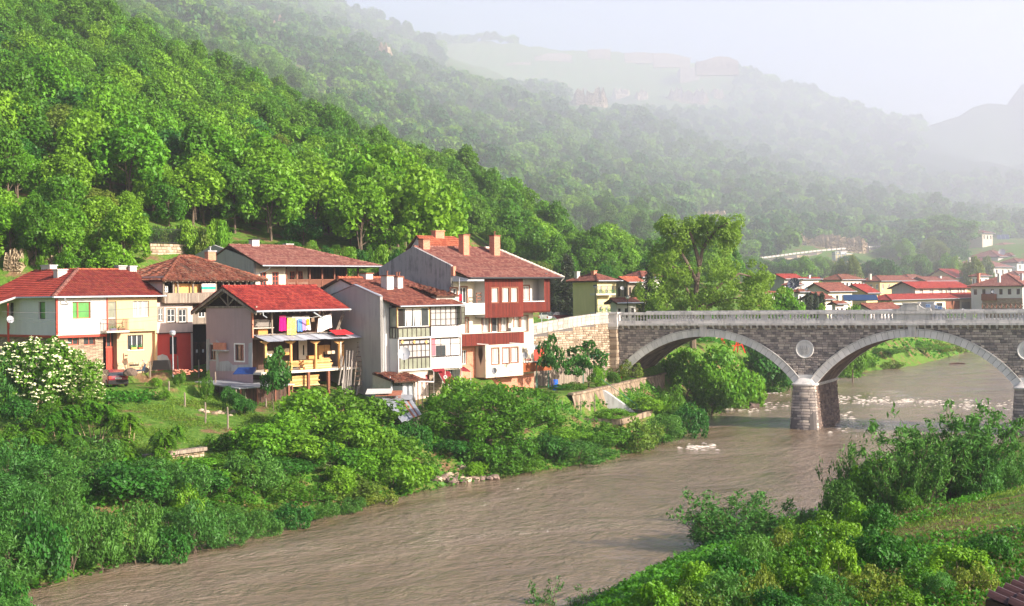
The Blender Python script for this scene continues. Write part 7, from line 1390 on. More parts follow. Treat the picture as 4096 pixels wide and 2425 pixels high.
st = thing('concrete_stair', 'grey concrete stair flank running down the garden wall with a green handrail', 'stairs', (0, 0, 0)); a_, b_ = Vector((8.9, 143.6, 4.9)), Vector((12.4, 143.0, 2.4)); MB().poly([a_, b_, b_ + Vector((0.1, 0, -1)), a_ + Vector((0, 0, -3))], (0.2, 1.3, 0)).build('flank', M['cement'], st)
MB().tube([a_ + Vector((0, -.1, 1)), b_ + Vector((0, -.1, 0.9))], 0.03, 5).tube([b_ + Vector((0, -.1, 0.9)), b_ + Vector((0, -.1, -.2))], 0.03, 5).build('handrail', plain('green_pipe', (0.03, 0.16, 0.11), 0.5), st)
pb2 = thing('plot_border', 'low concrete border round the dug garden plot by the river', 'kerb', (0, 0, 2.5)); PL = [(5.6, 134.2), (10, 132.6), (13.8, 142.2), (11, 144.6)]; mb = MB()
for a, b_ in zip(PL, PL[1:]): mb.beam((*a, 0.05), (*b_, 0.05), 0.25, 0.5)
mb.build('border', m_gw, pb2)
bl = tag(MB().lathe((0, 0, 0), [(0.28, 0), (0.3, 0.08), (0.3, 0.3), (0.315, 0.33), (0.3, 0.36), (0.3, 0.6), (0.315, 0.63), (0.3, 0.66), (0.29, 0.88), (0.25, 0.92)], 16).build('barrel', plain('blue_plastic', (0.01, 0.10, 0.55), 0.35), smooth=False), 'bright blue plastic barrel in the garden beside the bridge', 'barrel'); p = lev(*cM(388, 925), 4.85); bl.location = p; bl.scale = (1.15,) * 3
pg = thing('pergola', 'green pipe pergola frame over the garden before the approach wall', 'pergola', (0, 0, 4.85)); PT = [lev(*cM(x, y), 4.85) for x, y in ((320, 905), (708, 855), (828, 840), (1040, 800), (190, 940))]; mg = plain('green_paint', (0.03, 0.17, 0.12), 0.5)
for p in PT: MB().beam((p.x, p.y, 0), (p.x, p.y, 2.9), 0.09).build('post', mg, pg)
mb = MB(); q = [Vector((p.x, p.y, 2.9)) for p in PT]; mb.beam(q[4], q[0], 0.07); mb.beam(q[0], q[1], 0.07); mb.beam(q[1], q[2], 0.07); mb.beam(q[2], q[3], 0.07)
for i in range(4): mb.beam(q[i], q[i] + Vector((-2.5, 3.0, 0.1)), 0.06)
mb.build('top_rails', mg, pg)
bf = thing('board_fence', 'dark board fence under the vines at the foot of the approach wall', 'fence', (0, 0, 4.85)); mb = MB(); A_, B2 = Vector((0.5, 146.5, 0)), Vector((10.5, 156.8, 0))
for k in range(44): p = A_.lerp(B2, k / 44); mb.obox(p + Vector((0, 0, 0.9)), (B2 - A_) / 44 * 0.46, (0.015, -0.015, 0), (0, 0, 0.85 + 0.1 * math.sin(k * 1.7)))
mb.build('boards', M['wold'], bf); MB().beam(A_ + Vector((0, .1, 1.3)), B2 + Vector((0, .1, 1.3)), 0.08).build('rail', M['wold'], bf)
bp_ = thing('brick_post', 'crumbling brick post at the end of the garden by the first arch', 'post', lev(*cM(1275, 790), 4.85)); MB().box(-0.45, 0.45, -0.3, 0.3, 0, 2.5).build('brickwork', M['brick'], bp_); MB().box(-0.5, 0.2, -0.33, -0.3, 0.2, 2.2).build('plaster_patch', M['off'], bp_)
o = tag(MB().box(-0.12, 0.12, -0.03, 0.03, 0, 1.4).build('orange_board', plain('orange_red_paint', (0.8, 0.06, 0.02), 0.5)), 'narrow orange red board left of the crumbling brick post', 'board'); o.location = lev(*cM(1135, 806), 4.9)
for k, (x, y, h) in enumerate([(470, 1290, 2.4), (497, 1288, 1.6), (550, 1250, 1.5), (605, 1210, 1.5), (680, 1270, 3.0), (755, 1190, 2.3), (835, 1255, 3.0)]):
 p = lev(*cM(x, y), 2.6); o = tag(MB().tube([(0, 0, 0), (0.05, 0, h * .6), (0.02, 0, h * 0.85)], [0.05, 0.045, 0.035], 5).build('garden_stake', m_bark0 if False else M['wold']), 'one of the thin stakes round the dug garden plot', 'stake', 'stakes round the garden plot'); o.location = p
tw = thing('low_terrace_wall', 'low stone wall with concrete top at the foot of the grassy slope', 'wall', (0, 0, 0)); A_, B2 = lev(355 * KD, 1112 * KD, 4.3), lev(500 * KD, 1093 * KD, 4.3); stones(mb := MB(), [(A_.x, A_.y), (B2.x, B2.y)], 2.9, 4.05, 0.3, 0.4, bulge=0.06); mb.build('stonework', m_rubble, tw)
dd_ = (B2 - A_).normalized(); nn_ = Vector((dd_.y, -dd_.x, 0)) * 0.5; c_ = (A_ + B2) / 2; MB().obox((c_.x, c_.y, 4.15), (B2 - A_) / 2, nn_ * 0.6, (0, 0, 0.12)).build('concrete_top', M['wold'], tw)
def gpix(c, x, y):
 """walk along the ray of a photograph point to the terrain"""
 a, b_ = ray(*c(x, y)); Y = 60.0
 while Y < 300:
  if CZ + b_ * Y <= hz(a * Y, Y): break
  Y += 0.5
 return Vector((a * Y, Y, hz(a * Y, Y)))
for k, (x, y0, y1) in enumerate([(42, 140, 32), (75, 90, -5), (275, 150, 0), (333, 402, 280), (507, 540, 362), (694, 598, 405), (200, 290, 235), (452, 145, 15), (590, 250, 150), (765, 405, 250), (845, 400, 275), (1015, 400, 320)]):
 p = gpix(cX, x, y0); h = (y0 - y1) / 2.1 / F * p.y; o = tag(MB().tube([(0, 0, -.3), (0.03, 0, h * .5), (0, 0.02, h)], [0.075, 0.07, 0.06], 6).build('fence_post', M['wold']), ['short post at the top left of the grassy slope', 'post leaning by the stone plinth of the beige house', 'post in front of the red wall', 'upper left post on the grassy slope', 'middle post on the grassy slope', 'right post on the grassy slope', 'short dark post on the slope', 'thick post at the corner of the mauve house', 'pale post beside the hedge below the mauve house', 'pale post in front of the dark shed', 'dark post by the shed', 'post half hidden right of the shed'][k], 'post', 'posts of the old fence on the slope'); o.location = p
rr = random.Random(6)
def rock(p, s, label, cat='stone', grp=None, m=m_rubble):
 bm = bmesh.new(); bmesh.ops.create_icosphere(bm, subdivisions=2, radius=s)
 for v_ in bm.verts: v_.co *= rr.uniform(0.75, 1.15); v_.co.z *= 0.6
 me = bpy.data.meshes.new('stone'); bm.to_mesh(me); bm.free(); me.materials.append(m); al = me.attributes.new('v', 'FLOAT', 'POINT'); al.data.foreach_set('value', [rr.random()] * len(me.vertices)); o = bpy.data.objects.new('stone', me); COL.objects.link(o); o.location = p; return tag(o, label, cat, grp)
for x, y, s in [(475, 435, .3), (510, 445, .35), (585, 460, .3), (625, 455, .35), (650, 460, .3), (720, 475, .2), (748, 448, .4), (780, 590, .3)]: rock(gpix(cX, x, y), s, 'one of the pale stones lying in the grass between the fence posts', grp='stones lying on the grassy slope')
for k in range(46): x, y = 1095 + rr.gauss(40, 32), 1188 - abs(rr.gauss(0, 9)); p = gpix(cD, x, y); p.z = max(p.z, 0.05) + 0.1; rock(p, rr.uniform(0.18, 0.5), 'one of the stones in the rubble heap at the water below the spreading tree', grp='rubble at the water edge', m=m_warm if k % 3 else m_rubble)
for x, y, s in [(1275, 1090, .6), (1290, 1105, .7), (1262, 1125, .8), (1300, 1118, .5), (1130, 1150, .5), (1115, 1165, .45), (1160, 1140, .4)]: rock(gpix(cD, x, y), s, 'one of the pale blocks lying on the bank below the spreading tree', grp='blocks on the bank')
rock(lev(1843 * KD, 996 * KD, 0.1), 1.0, 'dark boulder at the water edge left of the bridge pier', m=m_warm)
lg = tag(MB().tube([(-1.6, 0, 0.05), (0, 0.2, 0.15), (1.4, -0.2, 0.1)], [0.1, 0.14, 0.06], 6).build('driftwood', m_barkx if False else M['wdk']), 'dark drifting branch on the river seen through the second arch', 'driftwood'); lg.location = lev(*cE(1195, 1108), 0)
pf = thing('climbing_frame', 'red climbing frame behind the bushes seen through the first arch', 'playground frame', at(2255, 1420, 212)); pf.location = at(1388 * KD, 858 * KD, 212) if False else at(1789 * KD, 865 * KD, 206); mr_ = plain('red_paint', (0.75, 0.04, 0.02), 0.4); mb = MB()
for x in (-1.2, 1.2): mb.beam((x - 0.9, 0, 0), (x, 0, 2.4), 0.14); mb.beam((x + 0.9, 0, 0), (x, 0, 2.4), 0.14); mb.beam((x, 1.5, 0), (x, 0, 2.4), 0.14)
mb.beam((-1.2, 0, 2.4), (1.2, 0, 2.4), 0.14); mb.beam((-1.6, 0, 0.9), (1.6, 0, 1.2), 0.1); mb.build('tubes', mr_, pf); MB().box(-2.1, -1.8, 0, 0.2, -0.5, 2.3).build('yellow_post', M['yellow'], pf)
fw = thing('upper_terrace_wall', 'sunlit cream stone wall above the old house roof', 'wall', at(370 * KD, 622 * KD, 150)); q = [at(x * KD, 622 * KD, Y) - fw.location for x, Y in ((368, 150), (540, 158))]
mb = stones(MB(), [(q[0].x, q[0].y), (q[1].x, q[1].y)], -2, 1.1, 0.3, 0.6, bulge=0.06); mb.build('stonework', m_rubble, fw); MB().obox((q[0] + q[1]) / 2 + Vector((0, 0.3, -0.9)), (q[1] - q[0]) / 2, (0, 0.25, 0), (0, 0, 1.5)).build('wall_core', M['cream'], fw)
ifn = thing('iron_fence', 'thin tall iron railing on the sunlit wall above the old house', 'fence', fw.location + Vector((0, 0, 1.1))); mb = MB()
for k in range(58): p = q[0].lerp(q[1], k / 57); mb.beam((p.x, p.y, 0), (p.x, p.y, 1.7 + 0.25 * (k % 3 == 0)), 0.035)
for z in (0.15, 1.55): mb.beam((q[0].x, q[0].y, z), (q[1].x, q[1].y, z), 0.04)
mb.build('railings', M['metal'], ifn)
def lamp(x, yb, yt, Y, label, m='zinc', c=None):
 p = at(x, yb, Y); h = (yb - yt) / F * Y; t = thing('street_lamp', label, 'street lamp', p); MB().tube([(0, 0, -0.5), (0, 0, h)], [0.07, 0.045], 8).build('pole', M[m], t); MB().lathe((0, 0, h), [(0.05, 0), (0.2, 0.08), (0.27, 0.22), (0.22, 0.38), (0.08, 0.46)], 12).build('globe', M['dish'], t, smooth=True); MB().lathe((0, 0, h + 0.32), [(0.3, 0), (0.25, 0.12), (0.08, 0.18)], 12).build('cap', M[m], t)
lamp(c1(1285, 0)[0], c1(0, 1085)[1], c1(0, 825)[1], 122.5, 'grey street lamp with round head before the red wall'); lamp(c4(405, 0)[0], c4(0, 720)[1], c4(0, 530)[1], 196, 'black street lamp with bright head beside the dark firs', 'metal'); lamp(c4(630, 0)[0], c4(0, 712)[1], c4(0, 605)[1], 190, 'dark street lamp in front of the low white house', 'metal'); lamp(cB(1088, 0)[0], cB(0, 700)[1], cB(0, 570)[1], 175, 'plain grey pole beside the white car', 'zinc')
for k, (ya, yb_, yc) in enumerate([(660, 662, 560), (690, 790, 690), (735, 840, 735)]):
 P0, P1_, P2 = at(*cA(30, ya), 114), at(*cA(1100, yb_), 117.5), at(*cA(2600, yc), 124); pts = [P0 * (1 - t) ** 2 + (P1_ * 2 - (P0 + P2) / 2) * 2 * t * (1 - t) + P2 * t * t for t in [i / 24 for i in range(25)]]
 o = MB().tube([p - P0 for p in pts], 0.02 if k == 0 else 0.01, 4).build('overhead_cable', M['metal']); o.location = P0; tag(o, ['thick', 'middle thin', 'lowest thin'][k] + ' cable strung in front of the white and beige house', 'cable')
def car(loc, rz, col, label, L=4.2, W=1.7, H=1.42, suv=False, name='parked_car'):
 t = thing(name, label, 'car', loc, rz); st = [(-0.5, .28, .72, .72, .0), (-.49, .2, .9, .95, .55), (-.42, .2, .94, H / 1.42 * 1.30 if suv else 1.22, .86), (-.30, .2, .95, H, .9), (-.02, .2, .94, H, .9), (.12, .2, .93, H * .95, .9), (.24, .2, .92, .97, .9), (.44, .2, .80, .80, .8), (.5, .28, .6, .6, .3)]
 if suv: st[1] = (-.495, .25, 1.0, 1.2, .7); st[2] = (-.46, .25, 1.02, H * .97, .9)
 mb, gl = MB(), MB(); R_ = []
 for x, zb, zk, zr, tp in st:
  x *= L; w = W / 2 * (1 if abs(x) < L * .46 else .9); wr = w * (0.78 if zr > zk + .05 else 0.92); R_.append([(x, -w, zb), (x, -w * 1.0, zb + .3), (x, -w * .98, zk), (x, -wr, zr), (x, wr, zr), (x, w * .98, zk), (x, w, zb + .3), (x, w, zb)])
 for i, (a, b_) in enumerate(zip(R_, R_[1:])):
  for k in range(7):
   glass_ = (k in (2, 4) and 1 <= i <= 5) or (k == 3 and i in (1, 5)) or (k == 3 and i == 1)
   (gl if glass_ else mb).face([a[k], b_[k], b_[k + 1], a[k + 1]])
  mb.face([a[7], b_[7], b_[0], a[0]])
 mb.face(R_[0]); mb.face(R_[-1]); m_, nt, b = mat('car_paint', 0.25, 0.6); b.inputs['Base Color'].default_value = (*col, 1); b.inputs['Coat Weight'].default_value = 0.6
 body = mb.build('body', m_, t); gl.build('windows', M['glass'], t); mt = plain('tyre_rubber', (0.02, 0.02, 0.02), 0.9)
 for sx in (-.32, .33):
  for sy in (-1, 1):
   y = sy * (W / 2 - .08); w_ = MB().tube([(L * sx, y - .1, .31), (L * sx, y + .1, .31)], .31, 16).build('wheel', mt, t); MB().tube([(L * sx, y + sy * .1, .31), (L * sx, y + sy * .115, .31)], .19, 10).build('rim', M['gutter'], w_)
 for sy in (-1, 1): MB().obox((-L * .497, sy * W * .4, .82), (.03, 0, 0), (0, .12, 0), (0, 0, .11)).build('tail_light', M['beam'], t)
 MB().obox((-L * .5, 0, .42), (.06, 0, 0), (0, W * .48, 0), (0, 0, .17)).build('bumper', mt if not suv else M['frm'], t); pl = MB().obox((-L * .505, 0, .72), (.01, 0, 0), (0, .26, 0), (0, 0, .06)).build('number_plate', M['frm'], t); mb = MB()
 for k in range(6): mb.obox((-L * .505 - .012, -.17 + k * .07, .72), (.003, 0, 0), (0, .02, 0), (0, 0, .03))
 mb.build('plate_marks', M['frmb'], pl); return t
def cpos(x, y, z): p = lev(x, y, z); return p
pr_ = at(*cK(2055, 735), 119.8); car((pr_.x, 120.6, 7.27), R(117), (0.20, 0.008, 0.025), 'dark red hatchback parked at the red door, seen from behind'); pd_ = at(*cK(560, 800), 116.2); car((pd_.x - 0.6, 117.6, 7.27), R(128), (0.008, 0.012, 0.04), 'dark blue hatchback half hidden behind the flowering elder', H=1.5); pq = at(*cK(960, 640), 121); car((pq.x, 121.3, 7.27), R(88), (0.4, 0.02, 0.02), 'second red car almost hidden by the elder between the other two')
ps = at(*cB(1150, 680), 222); car(ps, R(75), (0.7, 0.7, 0.7), 'white estate car on the road beyond the approach wall', H=1.75, suv=True, L=4.5); ps = at(*cB(1320, 662), 228); car(ps, R(20), (0.12, 0.01, 0.02), 'dark maroon car beside the white one on the upper road')
ps = at(*c1(930, 1120), 118.4); hp_ = thing('covered_heap', 'grey brown tarpaulin covered heap before the stone plinth', 'heap', ps); bm = bmesh.new(); bmesh.ops.create_icosphere(bm, subdivisions=3, radius=1)
for v_ in bm.verts: v_.co *= 1 + 0.1 * math.sin(v_.co.x * 7) * math.cos(v_.co.z * 5); v_.co.x *= .6; v_.co.y *= .4; v_.co.z = max(-.2, v_.co.z * .45)
me = bpy.data.meshes.new('cover'); bm.to_mesh(me); bm.free(); me.materials.append(plain('brown_tarp', (0.13, 0.09, 0.07), 0.8)); o = bpy.data.objects.new('cover', me); COL.objects.link(o); o.parent = hp_; o.location = (0.4, 0, .2)
p = at(*c1(1030, 1100), 119.5); sc_ = thing('scooter', 'dark scooter standing before the apricot wall', 'scooter', p, 0.3); md = plain('dark_blue_plastic', (0.03, 0.05, 0.09), 0.4)
for x in (-.6, .6): w_ = MB().tube([(x, -.05, .24), (x, .05, .24)], .24, 14).build('wheel', M['dark'], sc_)
MB().poly([(-.75, -.13, .45), (-.2, -.13, .3), (.25, -.13, .28), (.5, -.13, .75), (.6, -.13, .75), (.5, -.13, .2), (-.1, -.13, .15), (-.7, -.13, .3)], (0, .26, 0)).build('body', md, sc_); MB().box(-.75, 0, -.14, .14, .62, .74).build('seat', M['dark'], sc_); MB().tube([(.5, 0, .7), (.4, 0, 1.05), (.3, -.3, 1.08)], .025, 5).tube([(.4, 0, 1.05), (.3, .3, 1.08)], .025, 5).build('handlebar', M['metal'], sc_); MB().obox((.42, 0, 1.0), (.05, 0, 0), (0, .1, 0), (0, 0, .09)).build('headlight', M['gutter'], sc_)
o = tag(MB().hexa([(-.8, -.3, 0), (.8, -.3, 0), (.8, .3, 0), (-.8, .3, 0), (-.65, -.2, .8), (.6, -.3, .85), (.7, .3, .8), (-.7, .3, .8)]).build('dark_bin', M['dark']), 'black container beside the bare patch of the red wall', 'container'); o.location = at(*c1(1200, 1075), 121.6)
for k in range(60): x, y = 1290 + abs(rr.gauss(0, 75)), 1100 - rr.random() * 35; o = at(*c1(x, y + 10), 120.6 + rr.random()); mb = MB().obox((0, 0, 0), (.13, rr.uniform(-.05, .05), 0), (0, .06, 0), (0, 0, .035)); mb_ = mb.build('loose_brick', M['brick']); mb_.location = o; mb_.rotation_euler = (0, rr.uniform(-.5, .5), rr.uniform(0, 3)); tag(mb_, 'one of the loose bricks heaped at the foot of the red wall', 'brick', 'loose bricks by the red wall')
nr = thing('near_roof', 'corner of a dark brown tiled roof at the bottom right, close to the camera', 'roof', at(4096, 2440, 24)); L0 = nr.location.copy(); Yn = 24
e0, e1 = at(3945, 2395, 22.0) - L0, at(4300, 2225, 26.5) - L0; mb = MB(); up_ = Vector((1.6, -1.9, -.35)); ed = (e1 - e0); n_ = ed.cross(up_).normalized(); n_ = n_ if n_.z > 0 else -n_; m_nt = plain('dark_brown_glazed_tile', (0.045, 0.018, 0.016), 0.5, 0.5, var=0.15)
k = 13
for j in range(7):
 for i in range(k):
  a = e0 + ed * (i / k) + up_ * (j / 7 - .0); b_ = e0 + ed * ((i + 1) / k) + up_ * (j / 7); w_ = (b_ - a); mb.cur = rr.random(); s8 = 8
  for q_ in range(s8):
   t0, t1 = q_ / s8, (q_ + 1) / s8; h0, h1 = [0.085 * max(0, math.sin(math.pi * min(1, t / .62))) for t in (t0, t1)]
   lo0, lo1 = a + w_ * t0 + n_ * (h0 + .04), a + w_ * t1 + n_ * (h1 + .04); hi = up_ / 7 * 1.04; mb.face([lo0, lo1, lo1 + hi - n_ * .035, lo0 + hi - n_ * .035]); mb.face([lo0 - n_ * .035, lo1 - n_ * .035, lo1, lo0])
mb.build('tiles', m_nt, nr); MB().hexa([e0 - n_ * .2, e1 - n_ * .2, e1 + up_ - n_ * .2, e0 + up_ - n_ * .2, e0 - n_ * .01, e1 - n_ * .01, e1 + up_ - n_ * .01, e0 + up_ - n_ * .01]).build('roof_boarding', M['wdk'], nr)
# ================================================================ VEGETATION
def leafmat(name, dark, light, yellow, trans=0.35, rough=0.5):
 m = bpy.data.materials.new(name); m.use_nodes = True; nt = m.node_tree; nt.nodes.clear()
 out = nt.nodes.new('ShaderNodeOutputMaterial'); a = nd(nt, 'ShaderNodeAttribute', attribute_name='v'); oi = nt.nodes.new('ShaderNodeObjectInfo')
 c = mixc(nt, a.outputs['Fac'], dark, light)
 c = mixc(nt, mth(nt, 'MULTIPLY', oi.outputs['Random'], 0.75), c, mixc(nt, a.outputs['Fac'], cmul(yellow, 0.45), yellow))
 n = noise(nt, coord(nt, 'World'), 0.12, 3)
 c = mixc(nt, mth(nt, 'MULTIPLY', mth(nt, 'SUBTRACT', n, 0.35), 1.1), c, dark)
 d = nd(nt, 'ShaderNodeBsdfPrincipled', _Roughness=rough); d.inputs['Specular IOR Level'].default_value = 0.25; nt.links.new(c, d.inputs['Base Color'])
 t = nt.nodes.new('ShaderNodeBsdfTranslucent'); nt.links.new(mixc(nt, 0.5, c, yellow), t.inputs['Color'])
 ms = nd(nt, 'ShaderNodeMixShader'); ms.inputs[0].default_value = trans
 nt.links.new(d.outputs[0], ms.inputs[1]); nt.links.new(t.outputs[0], ms.inputs[2]); nt.links.new(ms.outputs[0], out.inputs['Surface']); return m
LM = {'big': leafmat('leaves_fresh_open_crown', (0.05, 0.12, 0.012), (0.18, 0.34, 0.03), (0.24, 0.38, 0.04), 0.45),
      'mid': leafmat('leaves_mid_green', (0.016, 0.07, 0.005), (0.085, 0.27, 0.014), (0.17, 0.34, 0.018)),
      'bright': leafmat('leaves_bright_green', (0.03, 0.13, 0.006), (0.15, 0.40, 0.018), (0.28, 0.48, 0.025)),
      'dark': leafmat('leaves_dark_green', (0.012, 0.06, 0.01), (0.045, 0.20, 0.022), (0.07, 0.24, 0.02)),
      'willow': leafmat('leaves_willow', (0.022, 0.09, 0.016), (0.085, 0.27, 0.045), (0.14, 0.32, 0.04)),
      'olive': leafmat('leaves_olive', (0.035, 0.09, 0.008), (0.14, 0.26, 0.025), (0.24, 0.30, 0.035)),
      'fir': leafmat('needles_dark', (0.012, 0.028, 0.014), (0.045, 0.075, 0.035), (0.06, 0.07, 0.03), 0.1),
      'grass': leafmat('grass_blades', (0.05, 0.14, 0.008), (0.15, 0.34, 0.018), (0.34, 0.38, 0.06)),
      'weed': leafmat('weed_leaves', (0.016, 0.085, 0.008), (0.07, 0.31, 0.02), (0.13, 0.36, 0.02)),
      'brownweed': leafmat('brown_seed_heads', (0.06, 0.05, 0.02), (0.16, 0.11, 0.05), (0.2, 0.14, 0.06))}
m_flower = plain('cream_blossom', (0.80, 0.80, 0.50), 0.8); m_bark = plain('bark', (0.13, 0.095, 0.07), 0.95, var=0.3, scale=6); m_barkl = plain('pale_bark', (0.42, 0.30, 0.20), 0.9, var=0.2, scale=6)
RG = np.random.default_rng(12)
def leaf_object(name, C, S, N, V, m, elong=1.5, droop=0.0, parent=None):
 """one mesh of diamond leaves: centres C, half lengths S, facing N, tone V"""
 n = len(C); C = np.asarray(C, float); S = np.asarray(S, float)[:, None]; N = N / (np.linalg.norm(N, axis=1, keepdims=True) + 1e-9)
 T = RG.normal(size=(n, 3)); T[:, 2] -= droop; T -= N * (T * N).sum(1, keepdims=True); T /= np.linalg.norm(T, axis=1, keepdims=True) + 1e-9; Bn = np.cross(N, T)
 a = T * S; b = Bn * S / elong; fold = N * S * 0.22
 P = np.stack([C - a, C + b + fold * 0.5, C + a - fold, C - b + fold * 0.5], 1).reshape(-1, 3)
 me = bpy.data.meshes.new(name); me.vertices.add(4 * n); me.vertices.foreach_set('co', P.ravel())
 me.loops.add(4 * n); me.loops.foreach_set('vertex_index', np.arange(4 * n)); me.polygons.add(n)
 me.polygons.foreach_set('loop_start', np.arange(0, 4 * n, 4)); me.polygons.foreach_set('loop_total', np.full(n, 4)); me.update()
 at_ = me.attributes.new('v', 'FLOAT', 'POINT'); at_.data.foreach_set('value', np.repeat(np.clip(V, 0, 1), 4).astype(np.float32))
 me.materials.append(m); o = bpy.data.objects.new(name, me); COL.objects.link(o)
 if parent: o.parent = parent
 return o
def cloud(lobes, per, size, up=0.35, shell=0.5, flat=0.8, rg=RG):
 """leaves scattered through the outer shells of many lobes"""
 Cs, Ss, Ns, Vs = [], [], [], []
 tc = np.mean([l[0] for l in lobes], 0)
 for c, r in lobes:
  k = max(8, int(per * (r ** 1.8))); d = rg.normal(size=(k, 3)); d /= np.linalg.norm(d, axis=1, keepdims=True)
  out = np.array(c) - tc; L = np.linalg.norm(out)
  if L > 0.3: d = np.where(((d @ (out / L)) < -0.55)[:, None], -d, d)
  q = rg.uniform(shell, 1.0, (k, 1)) ** 0.6 * (1 + 0.22 * np.sin(d[:, :1] * 5 + c[0]) * np.cos(d[:, 1:2] * 6 + c[1]))
  p = np.array(c) + d * q * r * np.array([1, 1, flat]); Cs.append(p); Ns.append(d * 0.7 + np.array([0, 0, up]) + rg.normal(size=(k, 3)) * 0.55)
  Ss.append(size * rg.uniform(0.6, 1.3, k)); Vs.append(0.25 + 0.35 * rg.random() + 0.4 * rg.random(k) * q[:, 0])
 return np.concatenate(Cs), np.concatenate(Ss), np.concatenate(Ns), np.concatenate(Vs)
def crown_lobes(R_, H, z0, n, rl, rg=RG, shape=1.0, low=-0.25):
 """lobe centres over an uneven dome"""
 L = []; k = 0
 while len(L) < n and k < n * 40:
  k += 1; d = rg.normal(size=3); d /= np.linalg.norm(d)
  if d[2] < low: continue
  q = rg.uniform(0.35, 1.0) ** 0.5; w = 1 + 0.22 * math.sin(3 * math.atan2(d[1], d[0]) + H) + 0.12 * rg.normal()
  taper = 1 - (1 - shape) * max(0, d[2])
  L.append(((d[0] * R_ * q * w * taper, d[1] * R_ * q * w * taper, z0 + (H - z0) * (0.45 + 0.55 * d[2] * q) - rl * 0.3), rl * rg.uniform(0.6, 1.25)))
 return L
def limbs(H, z0, R_, r0, n, seed, lobes=None, name='trunk', m=None, parent=None):
 rr = random.Random(seed); mb = MB(); top = Vector((rr.uniform(-.1, .1) * R_, rr.uniform(-.1, .1) * R_, z0 + (H - z0) * 0.65)); base = Vector((0, 0, -0.6)); mid = base.lerp(top, 0.5) + Vector((rr.uniform(-.3, .3), rr.uniform(-.3, .3), 0))
 mb.tube([base, (0, 0, 0.2), mid, top], [r0 * 1.3, r0, r0 * 0.7, r0 * 0.25], 6)
 tg = [Vector(l[0]) for l in (lobes or [])]; rr.shuffle(tg)
 for k in range(min(n, len(tg))):
  s = (0, 0, 0.2) if k % 3 == 0 else None; s = mid.lerp(top, rr.uniform(-0.5, 0.8)); e = tg[k]; mm_ = s.lerp(e, 0.5) + Vector((0, 0, -0.08 * (e - s).length)); mb.tube([s, mm_, e], [r0 * 0.4, r0 * 0.25, r0 * 0.08], 4, cap=False)
 return mb.build(name, m or m_bark, parent)
PROTO = {}
def make_proto(key, name, leaf, R_, H, z0, n, rl, per, size, seed, r0=0.2, elong=1.5, up=0.35, shape=1.0, low=-0.25, droop=0.0, flat=0.8, nl=9, crown='crown', bark=None, flowers=0):
 rg = np.random.default_rng(seed); L = crown_lobes(R_, H, z0, n, rl, rg, shape, low); t = thing(name, None, None)
 for k_ in ('label', 'category', 'group'):
  if k_ in t: del t[k_]
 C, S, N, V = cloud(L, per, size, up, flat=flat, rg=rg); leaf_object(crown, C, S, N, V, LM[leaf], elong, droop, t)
 limbs(H, z0, R_, r0, nl, seed, L, 'trunk', bark, t)
 if flowers:
  i = rg.choice(len(C), flowers * 9 // 2, replace=False); i = i[C[i, 2] > z0 * 0.8]; cen = np.array([0, 0, (H + z0) / 2]); o_ = C[i] - cen; o_ /= np.linalg.norm(o_, axis=1, keepdims=True); c0 = C[i] + o_ * 0.12
  cc = np.repeat(c0, 5, 0) + rg.normal(size=(len(i) * 5, 3)) * np.array([0.085, 0.085, 0.02]); leaf_object('blossom', cc, np.full(len(cc), 0.085), np.tile([0, -0.3, 1.0], (len(cc), 1)) + rg.normal(size=(len(cc), 3)) * 0.25, rg.random(len(cc)), m_flower, 1.0, parent=t)
 PROTO[key] = [t, R_ * 1.0 + rl * 0.8, H + rl * 0.35, False]; return t
fq = dict(n=34, rl=1.6, per=62, size=0.27)
make_proto('fa', 'broadleaf_tree', 'mid', 3.6, 9.5, 2.0, seed=1, low=-0.5, **fq); make_proto('fb', 'broadleaf_tree', 'bright', 3.9, 10.0, 2.2, seed=2, low=-0.5, **fq)
make_proto('fc', 'broadleaf_tree', 'mid', 3.1, 11.5, 2.2, seed=3, shape=0.6, low=-0.6, **fq); make_proto('fd', 'broadleaf_tree', 'dark', 3.3, 9.0, 1.6, seed=4, low=-0.5, **fq); make_proto('fe', 'broadleaf_tree', 'olive', 3.8, 9.0, 2.0, seed=5, low=-0.5, **fq)
make_proto('wal', 'walnut_tree', 'bright', 5.0, 13.0, 3.0, 60, 1.7, 75, 0.33, 6, 0.28, low=-0.5, droop=1.0)
make_proto('ba', 'bush', 'mid', 2.2, 3.3, 0.3, 26, 0.95, 150, 0.15, 7, 0.07, low=-0.35); make_proto('bb', 'bush', 'bright', 2.2, 3.3, 0.3, 26, 0.95, 150, 0.15, 8, 0.07, low=-0.35)
make_proto('bd', 'bush', 'dark', 2.2, 3.2, 0.3, 26, 0.95, 150, 0.15, 9, 0.07, low=-0.35); make_proto('bw', 'willow_bush', 'willow', 2.3, 4.2, 0.3, 34, 0.9, 150, 0.17, 10, 0.07, elong=3.2, low=-0.4, droop=1.2)
make_proto('bw2', 'willow_bush', 'willow', 2.3, 4.0, 0.3, 34, 0.85, 150, 0.16, 20, 0.07, elong=3.0, low=-0.4, droop=1.2); make_proto('bo', 'bush', 'olive', 2.1, 3.0, 0.3, 24, 0.9, 150, 0.14, 21, 0.07, low=-0.35)
make_proto('eld', 'elder_tree', 'mid', 2.6, 4.6, 0.7, 52, 0.95, 140, 0.16, 11, 0.08, low=-0.75, bark=m_barkl, flowers=170); make_proto('gt', 'fruit_tree', 'dark', 1.8, 4.2, 1.3, 20, 0.62, 150, 0.18, 12, 0.07, low=-0.3)
